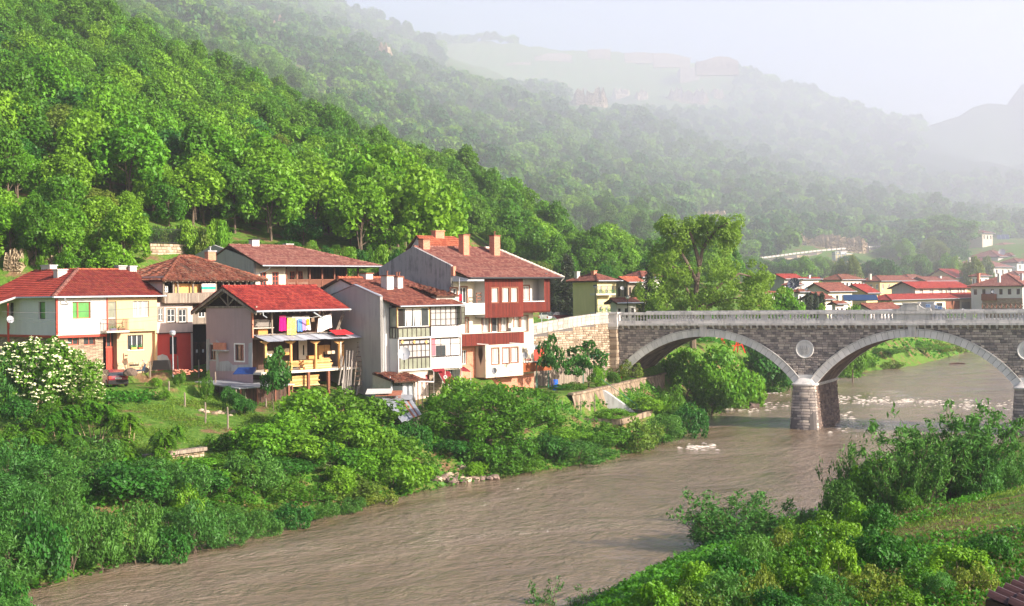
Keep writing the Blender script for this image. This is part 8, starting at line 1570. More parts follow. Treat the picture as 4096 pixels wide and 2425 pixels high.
make_proto('lo', 'distant_tree', 'mid', 3.8, 9.5, 1.5, 16, 2.2, 9, 0.85, 13, 0.2, low=-0.4, nl=0); make_proto('lo2', 'distant_tree', 'dark', 3.6, 10.5, 1.5, 16, 2.1, 9, 0.85, 14, 0.2, shape=0.7, low=-0.4, nl=0); make_proto('lo3', 'distant_tree', 'bright', 4.0, 9.0, 1.5, 16, 2.2, 9, 0.85, 15, 0.2, low=-0.4, nl=0)
def spray_willow(key, seed, nst, H, leaf='willow', size=0.12, spread=0.55, per=95):
 rg = np.random.default_rng(seed); t = thing('young_willow', None, None)
 for k_ in ('label', 'category', 'group'):
  if k_ in t: del t[k_]
 mb = MB(); C = []; V = []; N = []
 for k in range(nst):
  az = rg.uniform(0, 6.283); lean = spread * rg.uniform(0.2, 1.2); h = H * rg.uniform(0.5, 1.0); p0 = np.array([rg.normal() * 0.35, rg.normal() * 0.35, -0.3]); d = np.array([math.cos(az) * lean, math.sin(az) * lean, 1.0]); d /= np.linalg.norm(d)
  pts = [p0 + d * h * q + np.array([math.cos(az), math.sin(az), -0.5]) * (q ** 2) * h * 0.12 for q in np.linspace(0, 1, 5)]
  mb.tube([Vector(p) for p in pts], [0.045, 0.035, 0.025, 0.015, 0.006], 4, cap=False); vv = rg.random()
  for s in range(int(h * 3.2)):
   q = rg.uniform(0.22, 1.0); b0 = pts[min(3, int(q * 4))] * (1 - (q * 4) % 1) + pts[min(4, int(q * 4) + 1)] * ((q * 4) % 1); a2 = rg.uniform(0, 6.283); L = rg.uniform(0.25, 0.8) * (1.25 - q); e = b0 + np.array([math.cos(a2) * L, math.sin(a2) * L, L * rg.uniform(0.1, 0.7)])
   n = int(per * 0.16 * (0.5 + L)); tt = rg.random((n, 1)); c = b0 + (e - b0) * tt + rg.normal(size=(n, 3)) * 0.11; C.append(c); V.append(np.full(n, 0.2 + 0.3 * vv) + rg.random(n) * 0.45); N.append(rg.normal(size=(n, 3)) + np.array([0, 0, 0.5]))
 C = np.concatenate(C); mb.build('stems', m_bark, t); leaf_object('foliage', C, size * rg.uniform(0.6, 1.3, len(C)), np.concatenate(N), np.concatenate(V), LM[leaf], 3.0, 0.4, t); PROTO[key] = [t, H * spread * 0.72, H * 0.76, False]
spray_willow('sw', 31, 46, 4.2, spread=0.75, per=105); spray_willow('sw2', 32, 60, 5.0, spread=0.55, per=120); spray_willow('ss', 33, 9, 2.6, spread=0.5, per=75)
def frond_plant(key, seed, n, H):
 """young tree of heaven: thin stems with umbrellas of drooping feather leaves"""
 rg = np.random.default_rng(seed); t = thing('sumac_tree', None, None)
 for k_ in ('label', 'category', 'group'):
  if k_ in t: del t[k_]
 mb = MB(); C, V, N = [], [], []
 for k in range(n):
  x, y = rg.normal(size=2) * 0.75; h = H * rg.uniform(0.55, 1.0); mb.tube([(x * 0.4, y * 0.4, -0.3), (x * .8, y * .8, h * 0.6), (x, y, h)], [0.035, 0.025, 0.015], 5, cap=False)
  for f in range(16):
   h_ = h * rg.uniform(0.72, 1.0)
   az = rg.uniform(0, 6.283); L = rg.uniform(0.7, 1.25); vv = rg.random() * 0.4
   for s in range(15):
    q = (s + 1) / 15; c = np.array([x + math.cos(az) * L * q, y + math.sin(az) * L * q, h_ + 0.55 * q - 1.15 * q * q])
    for sd2 in (-1, 1): C.append(c + np.array([-math.sin(az), math.cos(az), -0.25]) * 0.09 * sd2); V.append(0.3 + vv + 0.2 * rg.random()); N.append([math.cos(az) * 0.5 + rg.normal() * .3, math.sin(az) * 0.5 + rg.normal() * .3, 0.9])
 mb.build('stems', m_barkl, t); C = np.array(C); leaf_object('foliage', C, np.full(len(C), 0.13), np.array(N), np.array(V), LM['mid'], 1.9, 0.2, t); PROTO[key] = [t, 1.7, H + 0.1, False]
frond_plant('fr', 41, 5, 3.0); frond_plant('fr2', 42, 7, 3.6)
def conifer(key, seed, H, R_, wide=1.0):
 rg = np.random.default_rng(seed); t = thing('conifer', None, None)
 for k_ in ('label', 'category', 'group'):
  if k_ in t: del t[k_]
 C, N, V = [], [], []; z = H * 0.12
 while z < H * 0.98:
  r = R_ * (1 - z / H) ** 0.8 * rg.uniform(0.75, 1.15); nb = 9
  for k in range(nb):
   az = rg.uniform(0, 6.283); L = r * rg.uniform(0.6, 1.1); n = int(18 + 60 * L / R_); q = rg.random((n, 1)) ** 0.6; vv = rg.random() * 0.5
   c = np.array([[math.cos(az), math.sin(az), 0]]) * L * q + np.array([0, 0, z]) + np.array([0, 0, -0.25]) * q * L + rg.normal(size=(n, 3)) * np.array([0.3, 0.3, 0.16]) * (0.4 + q)
   C.append(c); V.append(0.1 + vv + 0.35 * rg.random(n)); N.append(rg.normal(size=(n, 3)) + [0, 0, 0.8])
  z += H * 0.028
 C = np.concatenate(C); leaf_object('crown', C, 0.2 * rg.uniform(.6, 1.4, len(C)), np.concatenate(N), np.concatenate(V), LM['fir'], 2.2, 0.3, t); MB().tube([(0, 0, -0.5), (0, 0, H * 0.9)], [0.28, 0.04], 6).build('trunk', m_bark, t); PROTO[key] = [t, R_, H, False]
conifer('fir', 51, 16, 4.2); conifer('fir2', 52, 12, 4.4); conifer('cyp', 53, 6, 0.9)
prng = random.Random(77)
def put(key, x, y, z, sx, sz_, label, cat, group=None, name=None, rz=None, sy=None):
 P_ = PROTO[key]
 if P_[3]: o = copy_tree(P_[0])
 else: o = P_[0]; P_[3] = True
 o.location = (x, y, z); o.scale = (sx, sy or sx, sz_); o.rotation_euler = (0, 0, prng.uniform(0, 6.283) if rz is None else rz)
 if name: o.name = name
 for k_ in ('group',):
  if k_ in o: del o[k_]
 return tag(o, label, cat, group)
def plant(key, px, py_top, Y, wpx, label, cat='bush', group=None, name=None, dz=0.0, rz=None, minz=None):
 """stands on the terrain below the pixel column px at distance Y, reaching up to pixel row py_top, wpx wide (2507 px wide photo)"""
 p = at(px * KD, py_top * KD, Y); z = hz(p.x, Y) + dz
 if minz is not None: z = max(z, minz)
 h = max(0.5, p.z - z); w = wpx * KD / F * Y / 2
 return put(key, p.x, Y, z, w / PROTO[key][1], h / PROTO[key][2], label, cat, group, name, rz)
for a in [('bw', -10, 1150, 79, 210, 'dark willow bush cut by the left frame edge above the water'), ('bw2', 25, 1060, 84, 190, 'willow bush behind the leftmost one on the lower left bank'), ('bw', 120, 1115, 82.5, 240, 'broad dark willow bush second from the left at the water'),
          ('bw2', 215, 1065, 88, 210, 'tall grey green willow bush below the fronded sumacs'), ('bd', 300, 1130, 85, 230, 'dark bush hanging over the water left of the pale green tree'), ('bw', 385, 1115, 88, 200, 'willow bush right of the dark one at the lower left bank'),
          ('bb', 455, 1180, 86.5, 90, 'bright green shrub low at the water between dark willows'), ('bw2', 415, 1240, 84.5, 150, 'low willow bush trailing in the water under the bright shrub'), ('ba', 330, 1160, 92, 160, 'green bush below the low stone terrace wall'),
          ('bb', 500, 1120, 93, 170, 'bright leafy shrub right below the end of the terrace wall'), ('ba', 565, 1190, 91, 150, 'green bush left of the slender willow by the water'), ('bw', 545, 1235, 88.5, 170, 'grey green bush dipping into the water left of the slender willow'),
          ('bo', 640, 1230, 91.5, 130, 'olive shrub at the foot of the slender willow'), ('bd', 700, 1120, 98, 170, 'dark shrub below the white flowering elder'), ('bb', 690, 1010, 103, 190, 'yellow green bush in front of the dark lean to shed'), ('bb', 640, 1035, 99.5, 190, 'tall bright bush on the bank right of the grassy slope'), ('ba', 560, 1120, 94, 180, 'tall green bush above the slender willow, left'), ('bb', 730, 1055, 100.5, 190, 'tall bright bush above the flowering lower elder'), ('ba', 810, 1075, 101.5, 190, 'tall green bush in the middle of the bank below the ladder'), ('bd', 500, 1150, 90.5, 160, 'dark bush between the low terrace wall and the water'), ('bb', 890, 1095, 103.5, 160, 'bright bush below the sheet roofed shed, near the water'), ('bw2', 450, 1125, 87.5, 170, 'tall willow bush below the low terrace wall'), ('ba', 690, 1165, 95, 140, 'green bush right of the slender willow'), ('bb', 825, 1140, 99, 140, 'bright bush right of the flowering lower elder'),
          ('bd', 1100, 1075, 113.5, 130, 'dark bush under the left side of the spreading tree'), ('ba', 1185, 1065, 114.5, 150, 'green bush under the middle of the spreading tree'), ('ba', 1265, 1055, 117.5, 130, 'green bush under the right side of the spreading tree'), ('ba', 590, 1040, 101, 160, 'grey green bush right of the grassy slope'),
          ('ba', 560, 1100, 98, 130, 'leafy shrub right of the low stone terrace wall'), ('bb', 760, 950, 110, 230, 'broad bright bush below the lumber galleries'), ('ba', 870, 945, 113, 220, 'broad bush below the ladder and leaning poles'), ('bb', 850, 1010, 106, 210, 'large green bush on the bank left of the sheet roofed shed'),
          ('ba', 930, 1030, 107, 190, 'rounded green bush on the bank right of the big one'), ('bo', 850, 1160, 99, 170, 'olive bush close to the water right of the flowering elder'), ('ba', 760, 1190, 96.5, 120, 'small bush at the water under the flowering elder'), ('bb', 960, 1100, 104, 180, 'bright bush low on the bank above the bare water edge'),
          ('bo', 905, 1180, 100, 120, 'small olive bush at the waterline left of the rubble'), ('ba', 1030, 1110, 108, 110, 'bush above the rubble heap on the left bank'), ('bb', 990, 1165, 105, 110, 'bright ground shrub beside the rubble heap'),
          ('bd', 1010, 1030, 111, 110, 'dark bush in the gap below the sheet roofed shed')]: plant(*a)
for a in [('ba', 1230, 1090, 115, 150, 'green bush under the great spreading tree at the water'), ('bb', 1160, 1130, 112.5, 90, 'low bright shrub below the great spreading tree'), ('ba', 1290, 1110, 117, 110, 'bush at the waterline right of the great spreading tree'), ('bb', 1370, 1045, 124, 130, 'leafy bush below the garden plot'),
          ('bw', 1420, 1075, 121, 190, 'dense bush hanging out over the river below the garden plot'), ('bd', 1340, 1060, 120, 110, 'dark bush between spreading tree and overhanging bush'), ('ba', 1450, 1040, 126, 130, 'rounded bush on the bank right of the garden plot'), ('ba', 1500, 1030, 130, 130, 'grey green bush on the bank below the retaining wall'),
          ('bo', 1560, 1018, 131, 130, 'olive bush by the water before the river bend'), ('bw', 1620, 1010, 137, 140, 'bush at the waterline where the bank bends to the bridge'), ('bd', 1690, 985, 142.5, 100, 'dark green bush farthest out at the bend by the bridge'), ('ba', 1650, 960, 147, 130, 'green bush on the bank in front of the first arch'),
          ('bb', 1500, 1000, 135, 120, 'bright weeds at the foot of the sloping retaining wall'), ('bb', 1580, 972, 143, 120, 'bright bush right of the retaining wall foot'), ('ba', 1640, 940, 154, 90, 'ivy like bush beside the arch foot'), ('bb', 1680, 850, 168, 160, 'large yellow green bush seen through the first arch, left'),
          ('bb', 1760, 845, 172, 180, 'largest yellow green bush in the middle of the first arch'), ('ba', 1740, 930, 166, 130, 'green bush low inside the first arch'), ('bb', 1820, 905, 178, 130, 'bright bush inside the first arch next to the river'), ('bd', 1880, 845, 205, 150, 'dark bush at the right inside the first arch'), ('ba', 1890, 910, 205, 110, 'low bush by the water at the right inside the first arch'), ('bd', 1610, 850, 175, 90, 'shaded bush behind the left arch foot'),
          ('ba', 2075, 895, 236, 90, 'dark bush at the left inside the second arch'), ('bb', 2110, 870, 250, 90, 'bright bush second from the left inside the second arch'), ('ba', 2160, 850, 262, 110, 'dark green bush on the far bank in the second arch'), ('bo', 2210, 850, 272, 110, 'olive bush on the far bank in the second arch'), ('bb', 2100, 915, 240, 70, 'low shrub at the far waterline by the pier'),
          ('bb', 2260, 835, 285, 110, 'bright bush under the crown of the second arch'), ('bo', 2310, 832, 300, 90, 'olive bush right of the crown of the second arch'), ('bb', 2360, 838, 318, 80, 'bright bush farthest right inside the second arch'), ('bo', 2180, 880, 258, 70, 'small olive shrub by the far water'), ('ba', 2120, 830, 275, 130, 'high bush behind the others at the left of the second arch')]: plant(*a)
for k_, (x, y, Y, w) in enumerate([(20, 1290, 71.5, 190), (95, 1250, 73, 170), (165, 1220, 75, 170), (250, 1240, 76.5, 160), (330, 1215, 78.5, 170), (410, 1290, 79.5, 130), (480, 1215, 82, 150), (560, 1250, 84.5, 130), (640, 1240, 87.5, 110), (715, 1230, 90.5, 110), (790, 1225, 93.5, 110), (60, 1180, 76, 170), (140, 1160, 79, 160), (10, 1400, 66, 150), (860, 1215, 96.3, 90), (20, 1455, 62, 180)]):
 plant(('bw', 'bd', 'bw2', 'bw')[k_ % 4], x, y, Y, w, 'dark willow scrub crowding the water at the lower left', 'willow scrub', 'willow scrub along the lower left waterline', name='willow_scrub')
rgL = np.random.default_rng(61); t = thing('spreading_tree', 'great spreading dark green tree with hanging branches below the tall house', 'tree'); L = crown_lobes(5.0, 8.2, 1.0, 95, 0.95, rgL, low=-0.75); C, S, N, V = cloud(L, 120, 0.21, 0.2, rg=rgL)
leaf_object('crown', C, S, N, V, LM['mid'], 2.2, 1.6, t); limbs(8.2, 1.0, 5.0, 0.3, 26, 5, L, parent=t); p = at(1195 * KD, 1000 * KD, 118); t.location = (p.x, 118, hz(p.x, 118)); t.scale = (1.04, 0.85, (at(1195 * KD, 930 * KD, 118).z - hz(p.x, 118)) / 8.5)
plant('bw2', 622, 1092, 93.5, 165, 'slender pale green willow with dark stem standing at the waterline', 'willow', name='slender_willow')
plant('eld', 765, 1135, 100.5, 110, 'small elder with clusters of cream flowers on the lower bank', 'elder')
pe = at(68 * KD, 985 * KD, 109.0); gz_ = hz(pe.x, 109.0)
sE = (at(68 * KD, 815 * KD, 109).z - gz_) / PROTO['eld'][2]
put('eld', pe.x + 0.7, 109.0, gz_, 1.05, sE, 'elder tree covered in cream flowers in front of the white house', 'elder', rz=0.4); plant('eld', 178, 845, 110.3, 180, 'flowering elder right beside the larger one, hiding the red car', 'elder', rz=2.0)
plant('bw', 15, 855, 108, 110, 'leaning willow at the left frame edge beside the elder', 'willow');
for a in [('fr', 150, 985, 100, 110, 'feathery sumac with drooping fronds, leftmost of the clump'), ('fr2', 235, 975, 101.5, 130, 'feathery sumac in the middle of the clump under the elder'), ('fr', 320, 1000, 99.5, 110, 'feathery sumac at the right of the clump'), ('fr2', 180, 1060, 95.5, 110, 'lower feathery sumac above the willows'), ('fr', 290, 1065, 95, 110, 'low feathery sumac right of the lower one'), ('fr2', 400, 1055, 95, 100, 'feathery sumac in front of the low terrace wall'), ('fr', 430, 1030, 97, 70, 'thin sumac at the edge of the grassy slope'), ('fr', 75, 1040, 97, 100, 'dark feathery sumac at the far left')]: plant(*a, cat='sumac')
for a in [('bb', 245, 985, 104.5, 100, 'bright green leafy bush among the sumacs'), ('ba', 110, 985, 104, 110, 'green undergrowth bush below the elder'), ('bd', 45, 970, 104.5, 120, 'dark undergrowth bush at the left below the cars'), ('ba', 20, 1040, 96, 140, 'green bush at the left frame edge above the willows'), ('bd', 110, 1090, 92.5, 130, 'dark bush between sumacs and willows'), ('ba', 380, 1100, 91.5, 110, 'bush in front of the low terrace wall'),
          ('bd', 600, 975, 113.5, 60, 'dark hedge plant beside the dark shed, lower'), ('bd', 560, 945, 116, 50, 'dark hedge plant at the top of the grassy slope'), ('bd', 580, 960, 115, 50, 'dark hedge plant in the middle of the slope edge'), ('ba', 505, 905, 118.8, 36, 'small weed bush by the corner of the mauve house'), ('bb', 380, 925, 117, 44, 'weed tuft at the top left of the grassy slope'), ('ba', 402, 948, 115, 40, 'long leafed weed on the grassy slope'), ('ba', 440, 905, 119, 40, 'weeds in front of the red wall'),
          ('gt', 682, 842, 118.5, 88, 'young locust tree in front of the lumber galleries'), ('gt', 668, 880, 117.8, 70, 'lower part of the locust thicket by the galleries'), ('gt', 1350, 812, 141.5, 72, 'small tree beside the orange balcony'), ('gt', 1440, 828, 147.5, 105, 'dark fruit tree before the approach wall, largest in the garden'), ('gt', 1405, 870, 146, 75, 'low fruit tree left of the dark one in the garden'),
          ('bb', 1462, 895, 147, 60, 'vine clump tumbling over the garden wall'), ('ba', 1500, 900, 150.5, 50, 'small bush under the pergola'), ('bb', 1470, 950, 146.5, 34, 'vine hanging down the sloping garden wall'), ('ba', 1400, 935, 143.5, 70, 'garden shrubs beside the blue barrel'), ('gt', 1365, 940, 139.5, 60, 'scrawny tree leaning over the lower garden wall'), ('ba', 1540, 935, 156, 40, 'tuft of leaves on the terrace wall'), ('bo', 1545, 878, 158.5, 62, 'round vine covered bush on the brick post by the arch'),
          ('ba', 1300, 950, 137, 90, 'bush behind the spreading tree at the brick base'), ('bb', 1120, 920, 124, 120, 'light bush in front of the sooted wall')]: plant(*a)
for a in [('sw', 1790, 1195, 81, 290, 'spreading young willow in the lower middle right with river behind'), ('sw2', 2330, 1000, 84, 260, 'largest willow on the right bank below the second arch'), ('sw2', 2240, 1062, 81, 190, 'grey green willow left of the largest one'), ('sw', 2090, 1085, 84, 150, 'leaning thin willow on the right bank, arching left'), ('bb', 2150, 1120, 81.5, 150, 'bright yellow green bush in front of the willows'), ('bw', 2070, 1165, 80.5, 150, 'grey willow bush left of the bright bush'),
          ('bd', 2300, 1120, 86, 200, 'dark bush at the foot of the largest willow'), ('bw', 2400, 1100, 82, 150, 'bush right of the largest willow'), ('sw', 2440, 1030, 89, 120, 'upright willow near the right frame edge'), ('bw2', 2485, 1095, 85, 120, 'bush at the right frame edge under the second pier'), ('bb', 2400, 1140, 84, 70, 'small bright shrub at the edge of the meadow'), ('bd', 2220, 1190, 81, 120, 'dark low bush behind the meadow edge'),
          ('bd', 1800, 1300, 79, 190, 'dark base of the spreading young willow'), ('ba', 1950, 1265, 74, 130, 'low green bush between the two willow groups'), ('ba', 2230, 1195, 78, 90, 'round low bush at the crest of the meadow'), ('bd', 1880, 1250, 82, 90, 'bush with hanging leaves right of the young willow'),
          ('sw', 1960, 1240, 82, 100, 'feathery willow shoots left of the grey willow bush'), ('ss', 1890, 1250, 80, 60, 'thin shoots right of the spreading young willow'), ('sw2', 2200, 1120, 80, 110, 'feathery light willow right of the bright bush'), ('sw', 1690, 1345, 76.5, 110, 'low feathery willow at the left foot of the spreading young willow'), ('ss', 1640, 1395, 73.5, 60, 'short shoots at the water left of the low feathery willow'), ('ss', 2030, 1130, 86, 60, 'tall thin shoots leaning over the water left of the bright bush'),
          ('ss', 1335, 1420, 67.5, 80, 'thin willow shoots at the bottom edge, leftmost'), ('ss', 1450, 1432, 68.5, 80, 'thin willow shoots at the bottom edge, middle'), ('ss', 1550, 1425, 69.5, 60, 'thin willow shoots at the bottom edge, right'), ('ss', 1400, 1455, 66.5, 70, 'low willow shoots between the taller ones at the bottom edge'), ('ss', 1500, 1450, 67.5, 80, 'low shoots and grass right of the middle willow shoots'), ('ss', 1620, 1405, 72, 50, 'small driftwood shrub standing in the shallows')]: plant(*a, cat='willow' if a[0][0] == 's' else 'bush')
kk = 0
for a in [(1700, 1400), (1780, 1375), (1850, 1350), (1930, 1330), (2010, 1300), (2090, 1280), (2150, 1290), (1760, 1440), (1850, 1420), (1950, 1400), (2050, 1375), (2150, 1350), (2230, 1330), (1680, 1460), (1980, 1340), (2080, 1330), (1900, 1460), (2020, 1440), (2130, 1420), (2240, 1400), (2340, 1380), (2420, 1350), (2300, 1440), (2380, 1430), (2200, 1460), (1600, 1465), (2490, 1330)]:
 x, y = a; kk += 1; Y = 14.8 - 4.3; py_ = y * KD + ROLL * (x * KD - HX); Yb = (CZ - (3.6 if y < 1340 else 4.6)) * F / (py_ + 45 - HY)
 plant(('ba', 'bb', 'bd', 'bw', 'bo')[kk % 5], x, y - prng.uniform(22, 58), Yb, prng.uniform(100, 190), 'one of the leafy weed clumps crowding the near right bank', 'weed clump', 'weed clumps on the near right bank', name='weed_clump')
plant('fir', 1388, 618, 232, 115, 'tallest dark fir beside the yellow house', 'fir tree'); plant('fir2', 1425, 672, 226, 90, 'lower dark fir directly left of the yellow house', 'fir tree'); plant('fir', 1352, 665, 236, 80, 'fir half hidden behind the tall house eave', 'fir tree'); plant('fir2', 1590, 645, 205, 85, 'dark conifer between brown timber house and the big tree', 'fir tree')
for x, y, w in ((1836, 1.0, 12), (1856, 0.7, 9), (1878, 1.0, 12), (1906, 0.95, 14)): pass
for cx, cy, w, lb in ((1043, 790, 26, 'leftmost'), (1100, 850, 22, 'lowest'), (1195, 785, 26, 'middle'), (1310, 795, 34, 'rightmost')):
 x, y = cT(cx, cy); plant('cyp', x / KD, y / KD, 262, w / 4.558 / KD * 3.0, lb + ' of the four dark cypresses before the town', 'cypress')
rgB = np.random.default_rng(71); bt_ = thing('big_tree', 'big open crowned tree with visible forked branches rising behind the bridge', 'tree'); pb_ = at(1695 * KD, 850 * KD, 190); bt_.location = (pb_.x, 190, hz(pb_.x, 190)); zb_ = bt_.location.z
def bp(x, y, dY=0): q = at(x * KD, y * KD, 190 + dY); return Vector((q.x - pb_.x, dY, q.z - zb_))
mb = MB(); B_ = [((1697, 880), (1695, 790), (1705, 700), (1712, 650), 0.5, 0.26), ((1712, 650), (1720, 610), (1755, 560), (1785, 545), 0.3, 0.08), ((1712, 650), (1700, 600), (1690, 570), (1665, 555), 0.3, 0.07), ((1705, 690), (1680, 640), (1650, 590), (1640, 560), 0.28, 0.07), ((1695, 790), (1660, 740), (1630, 690), (1615, 650), 0.25, 0.06), ((1700, 760), (1760, 700), (1810, 670), (1850, 680), 0.3, 0.06), ((1700, 740), (1670, 690), (1655, 660), (1630, 640), 0.2, 0.05), ((1720, 610), (1735, 580), (1730, 560), (1740, 545), 0.2, 0.05), ((1700, 770), (1750, 740), (1800, 730), (1860, 740), 0.22, 0.05)]
for a, b_, c_, d_, r0, r1 in B_: mb.tube([bp(*a), bp(*b_, rgB.uniform(-1, 1)), bp(*c_, rgB.uniform(-2, 2)), bp(*d_, rgB.uniform(-2, 2))], [r0, (2 * r0 + r1) / 3, (r0 + 2 * r1) / 3, r1], 7)
mb.build('trunk', m_bark, bt_); L = []
for x, y, rw, n in [(1640, 565, 32, 14), (1668, 560, 26, 9), (1735, 558, 44, 20), (1785, 565, 34, 16), (1700, 585, 45, 12), (1670, 600, 35, 8), (1640, 610, 25, 7), (1770, 600, 28, 7), (1615, 660, 30, 12), (1665, 680, 42, 14), (1770, 670, 50, 18), (1830, 680, 40, 16), (1865, 690, 22, 8), (1620, 720, 40, 16), (1690, 730, 50, 16), (1770, 730, 55, 22), (1840, 735, 45, 18), (1640, 760, 50, 10), (1720, 770, 60, 10), (1650, 640, 35, 8)]:
 for _ in range(n): q = bp(x + rgB.normal() * rw * 0.55, y + rgB.normal() * rw * 0.4, rgB.uniform(-4.5, 4.5) * (0.5 if y < 620 else 1)); L.append(((q.x, q.y, q.z), rgB.uniform(0.6, 1.35)))
C, S, N, V = cloud(L, 105, 0.22, 0.3, rg=rgB); leaf_object('crown', C, S, N, V + 0.25, LM['big'], 2.2, 0.6, bt_)
for a in [('wal', 1930, 705, 215, 135, 'bright walnut tree just behind the bridge parapet, right of the big tree'), ('fb', 1880, 720, 212, 90, 'light green tree between the big tree and the bright walnut'), ('fa', 2085, 738, 222, 110, 'rounded green tree behind the parapet right of the bright walnut'), ('fb', 2010, 745, 214, 60, 'small bright tree behind the parapet under the cypresses'), ('fd', 1910, 628, 420, 60, 'dark tree below the hillside road wall, left'), ('fd', 1955, 630, 425, 70, 'dark round tree below the hillside road wall, middle'), ('fa', 2005, 628, 430, 70, 'round tree below the hillside road wall, right'), ('fd', 1865, 640, 415, 40, 'small tree at the left end of the hillside road wall'),
          ('fd', 2075, 622, 440, 60, 'dark tree beside the box hives'), ('wal', 2300, 528, 500, 190, 'large tree above the town left of the tower house'), ('fa', 2200, 600, 470, 110, 'tree above the ochre house'), ('fe', 2245, 640, 450, 80, 'pale tree above the small orange gable'), ('fa', 2140, 640, 455, 80, 'tree left of the pale one above the town'), ('wal', 2345, 575, 545, 60, 'tree left below the tower house'), ('fe', 1560, 690, 212, 60, 'small olive tree right of the low white house'), ('fb', 1605, 715, 200, 60, 'light green tree at the foot of the big tree'), ('fe', 1330, 640, 262, 70, 'tree behind the tall house eave'), ('fd', 1480, 640, 250, 60, 'tree behind the yellow house')]: plant(*a, cat='tree')
hk = 0
for x in range(-5, 560, 24):
 for yt, Y in ((618, 139.5), (585, 143), (548, 147)):
  if (x < 160 and yt > 560 and (x // 24) % 3 != 1) or (x > 350 and yt > 560): continue
  hk += 1; plant(('bb', 'ba', 'bo', 'bb')[hk % 4], x + prng.uniform(-10, 10), yt + prng.uniform(-14, 14), Y + (x > 300) * 7, prng.uniform(48, 80), 'one of the shrubs hanging over the rocky bank behind the left houses', 'shrub', 'shrubs on the rocky bank behind the houses', name='hanging_shrub', dz=-0.5)
for k in range(46):
 x, yt, Yt = [(2165 + k * 18 % 210, prng.uniform(578, 622), prng.uniform(452, 505)), (1800 + k * 29 % 380, prng.uniform(624, 642), prng.uniform(392, 418)), (2110 + k * 23 % 300, prng.uniform(618, 648), prng.uniform(405, 435))][k % 3]
 plant(('fa', 'fd', 'fe', 'fb')[k % 4], x + prng.uniform(-8, 8), yt, Yt, prng.uniform(45, 75), 'one of the trees on the slope just above the town roofs', 'tree', 'trees on the slope above the town', name='slope_tree')
rF_ = np.random.default_rng(91); pts = []
Y = 138.0
while Y < 1500:
 sp = 4.9 if Y < 260 else (5.6 if Y < 420 else 7.6 + (Y - 420) * 0.004); x = -0.42 * Y
 while x < 0.42 * Y: pts.append((x + rF_.uniform(-.45, .45) * sp, Y + rF_.uniform(-.45, .45) * sp)); x += sp
 Y += sp
pts = np.array(pts); X_, Y_ = pts[:, 0], pts[:, 1]; Z_ = height(X_, Y_)
sl = X_ / Y_; pxD = (sl * F + HX) / KD; pyD = (HY - (Z_ + 5 - CZ) / Y_ * F) / KD - ROLL * (pxD - HX / KD)
keep = riv_dist(X_, Y_) > 14
keep &= ~((Y_ < 170) & (X_ > -33)) & ~((X_ > -10) & (X_ < 42) & (Y_ < 262)) & ~((X_ > -12) & (Z_ < 12.8 + 0.01 * (Y_ - 200))) & ~((Y_ < 478) & (X_ > 95 + (Y_ - 400) * 0.2) & (pyD > 585)) & ~((pxD > 2260) & (Y_ > 840)) & ~((pxD > 2350) & (pyD > 540) & (Y_ < 556)) & ~((pxD > 1790) & (pxD < 2165) & (pyD > 575) & (Y_ < 520) & ~((pxD < 1935) & (pyD < 606)))
keep &= ~((X_ < -22) & (Y_ < 137 + np.clip(X_ + 30, 0, 30) * 0.7))
keep &= ~((pxD > 1090) & (pxD < 1810) & (pyD > 95) & (pyD < 205) & (Y_ > 740)) # grassy fortress plateau
keep &= ~((pxD > 1390) & (pxD < 1790) & (pyD > 195) & (pyD < 268) & (Y_ > 680)) & ~((pxD > 1700) & (pxD < 1795) & (pyD > 495) & (pyD < 540)& (Y_<560)) & ~((pxD > 1935) & (pxD < 2140) & (pyD > 560) & (pyD < 612) & (Y_ < 500))
keep &= ~((pxD > 340) & (pxD < 520) & (Y_ < 162))
X_, Y_, Z_, pxD, pyD = X_[keep], Y_[keep], Z_[keep], pxD[keep], pyD[keep]; order = np.argsort(Y_)
kinds = ['fa', 'fb', 'fc', 'fd', 'fe', 'fb', 'fc']; GRP = 'leafy trees covering the near hillside'
side = np.abs(X_ / Y_) < 0.385; cnt = 0; rest = []
for i in order:
 if cnt < 292 and side[i] and Y_[i] < 330:
  key = 'fb' if (rF_.random() < 0.3 or (560 < pxD[i] < 1150 and Y_[i] < 230 and rF_.random() < 0.6)) else kinds[int(rF_.integers(0, 7))]; s = rF_.uniform(0.5, 0.85) if rF_.random() < 0.55 else rF_.uniform(0.75, 1.02)
  if key == 'fb' and 700 < pxD[i] < 1150 and Y_[i] < 240: s *= 1.15
  if pxD[i] < 560 and Y_[i] < 165: s *= 0.75
  put(key, X_[i], Y_[i], Z_[i] - 0.4, s, s * rF_.uniform(0.85, 1.2), 'one of the leafy trees crowding the near hillside behind the houses', 'tree', GRP, name='hillside_tree'); cnt += 1
 else: rest.append(i)
for k in range(30):
 x = 470 + k * 21.5 + prng.uniform(-8, 8); plant(('ba', 'bo', 'bb', 'bd')[k % 4], x, prng.uniform(585, 612), 162 + prng.uniform(0, 10), prng.uniform(45, 75), 'one of the low shrubs along the wood edge above the gallery house', 'shrub', 'shrubs along the wood edge', name='edge_shrub')
lows = []
for k_, (x, y, Yf, w, lb) in (('lo', (1240, 560, 350, 75, 'tree on the hillside behind the tall house roof')), ('lo2', (1150, 470, 420, 75, 'dark pointed tree higher on the hazy hillside')), ('lo3', (1450, 600, 400, 70, 'pale tree on the slope above the yellow house'))):
 o = plant(k_, x, y, Yf, w, lb, 'tree'); lows.append([c for c in o.children if c.name.startswith('crown')][0])
mids = [[c for c in PROTO[k_][0].children if c.name.startswith('crown')][0] for k_ in ('fa', 'fc', 'fb')]
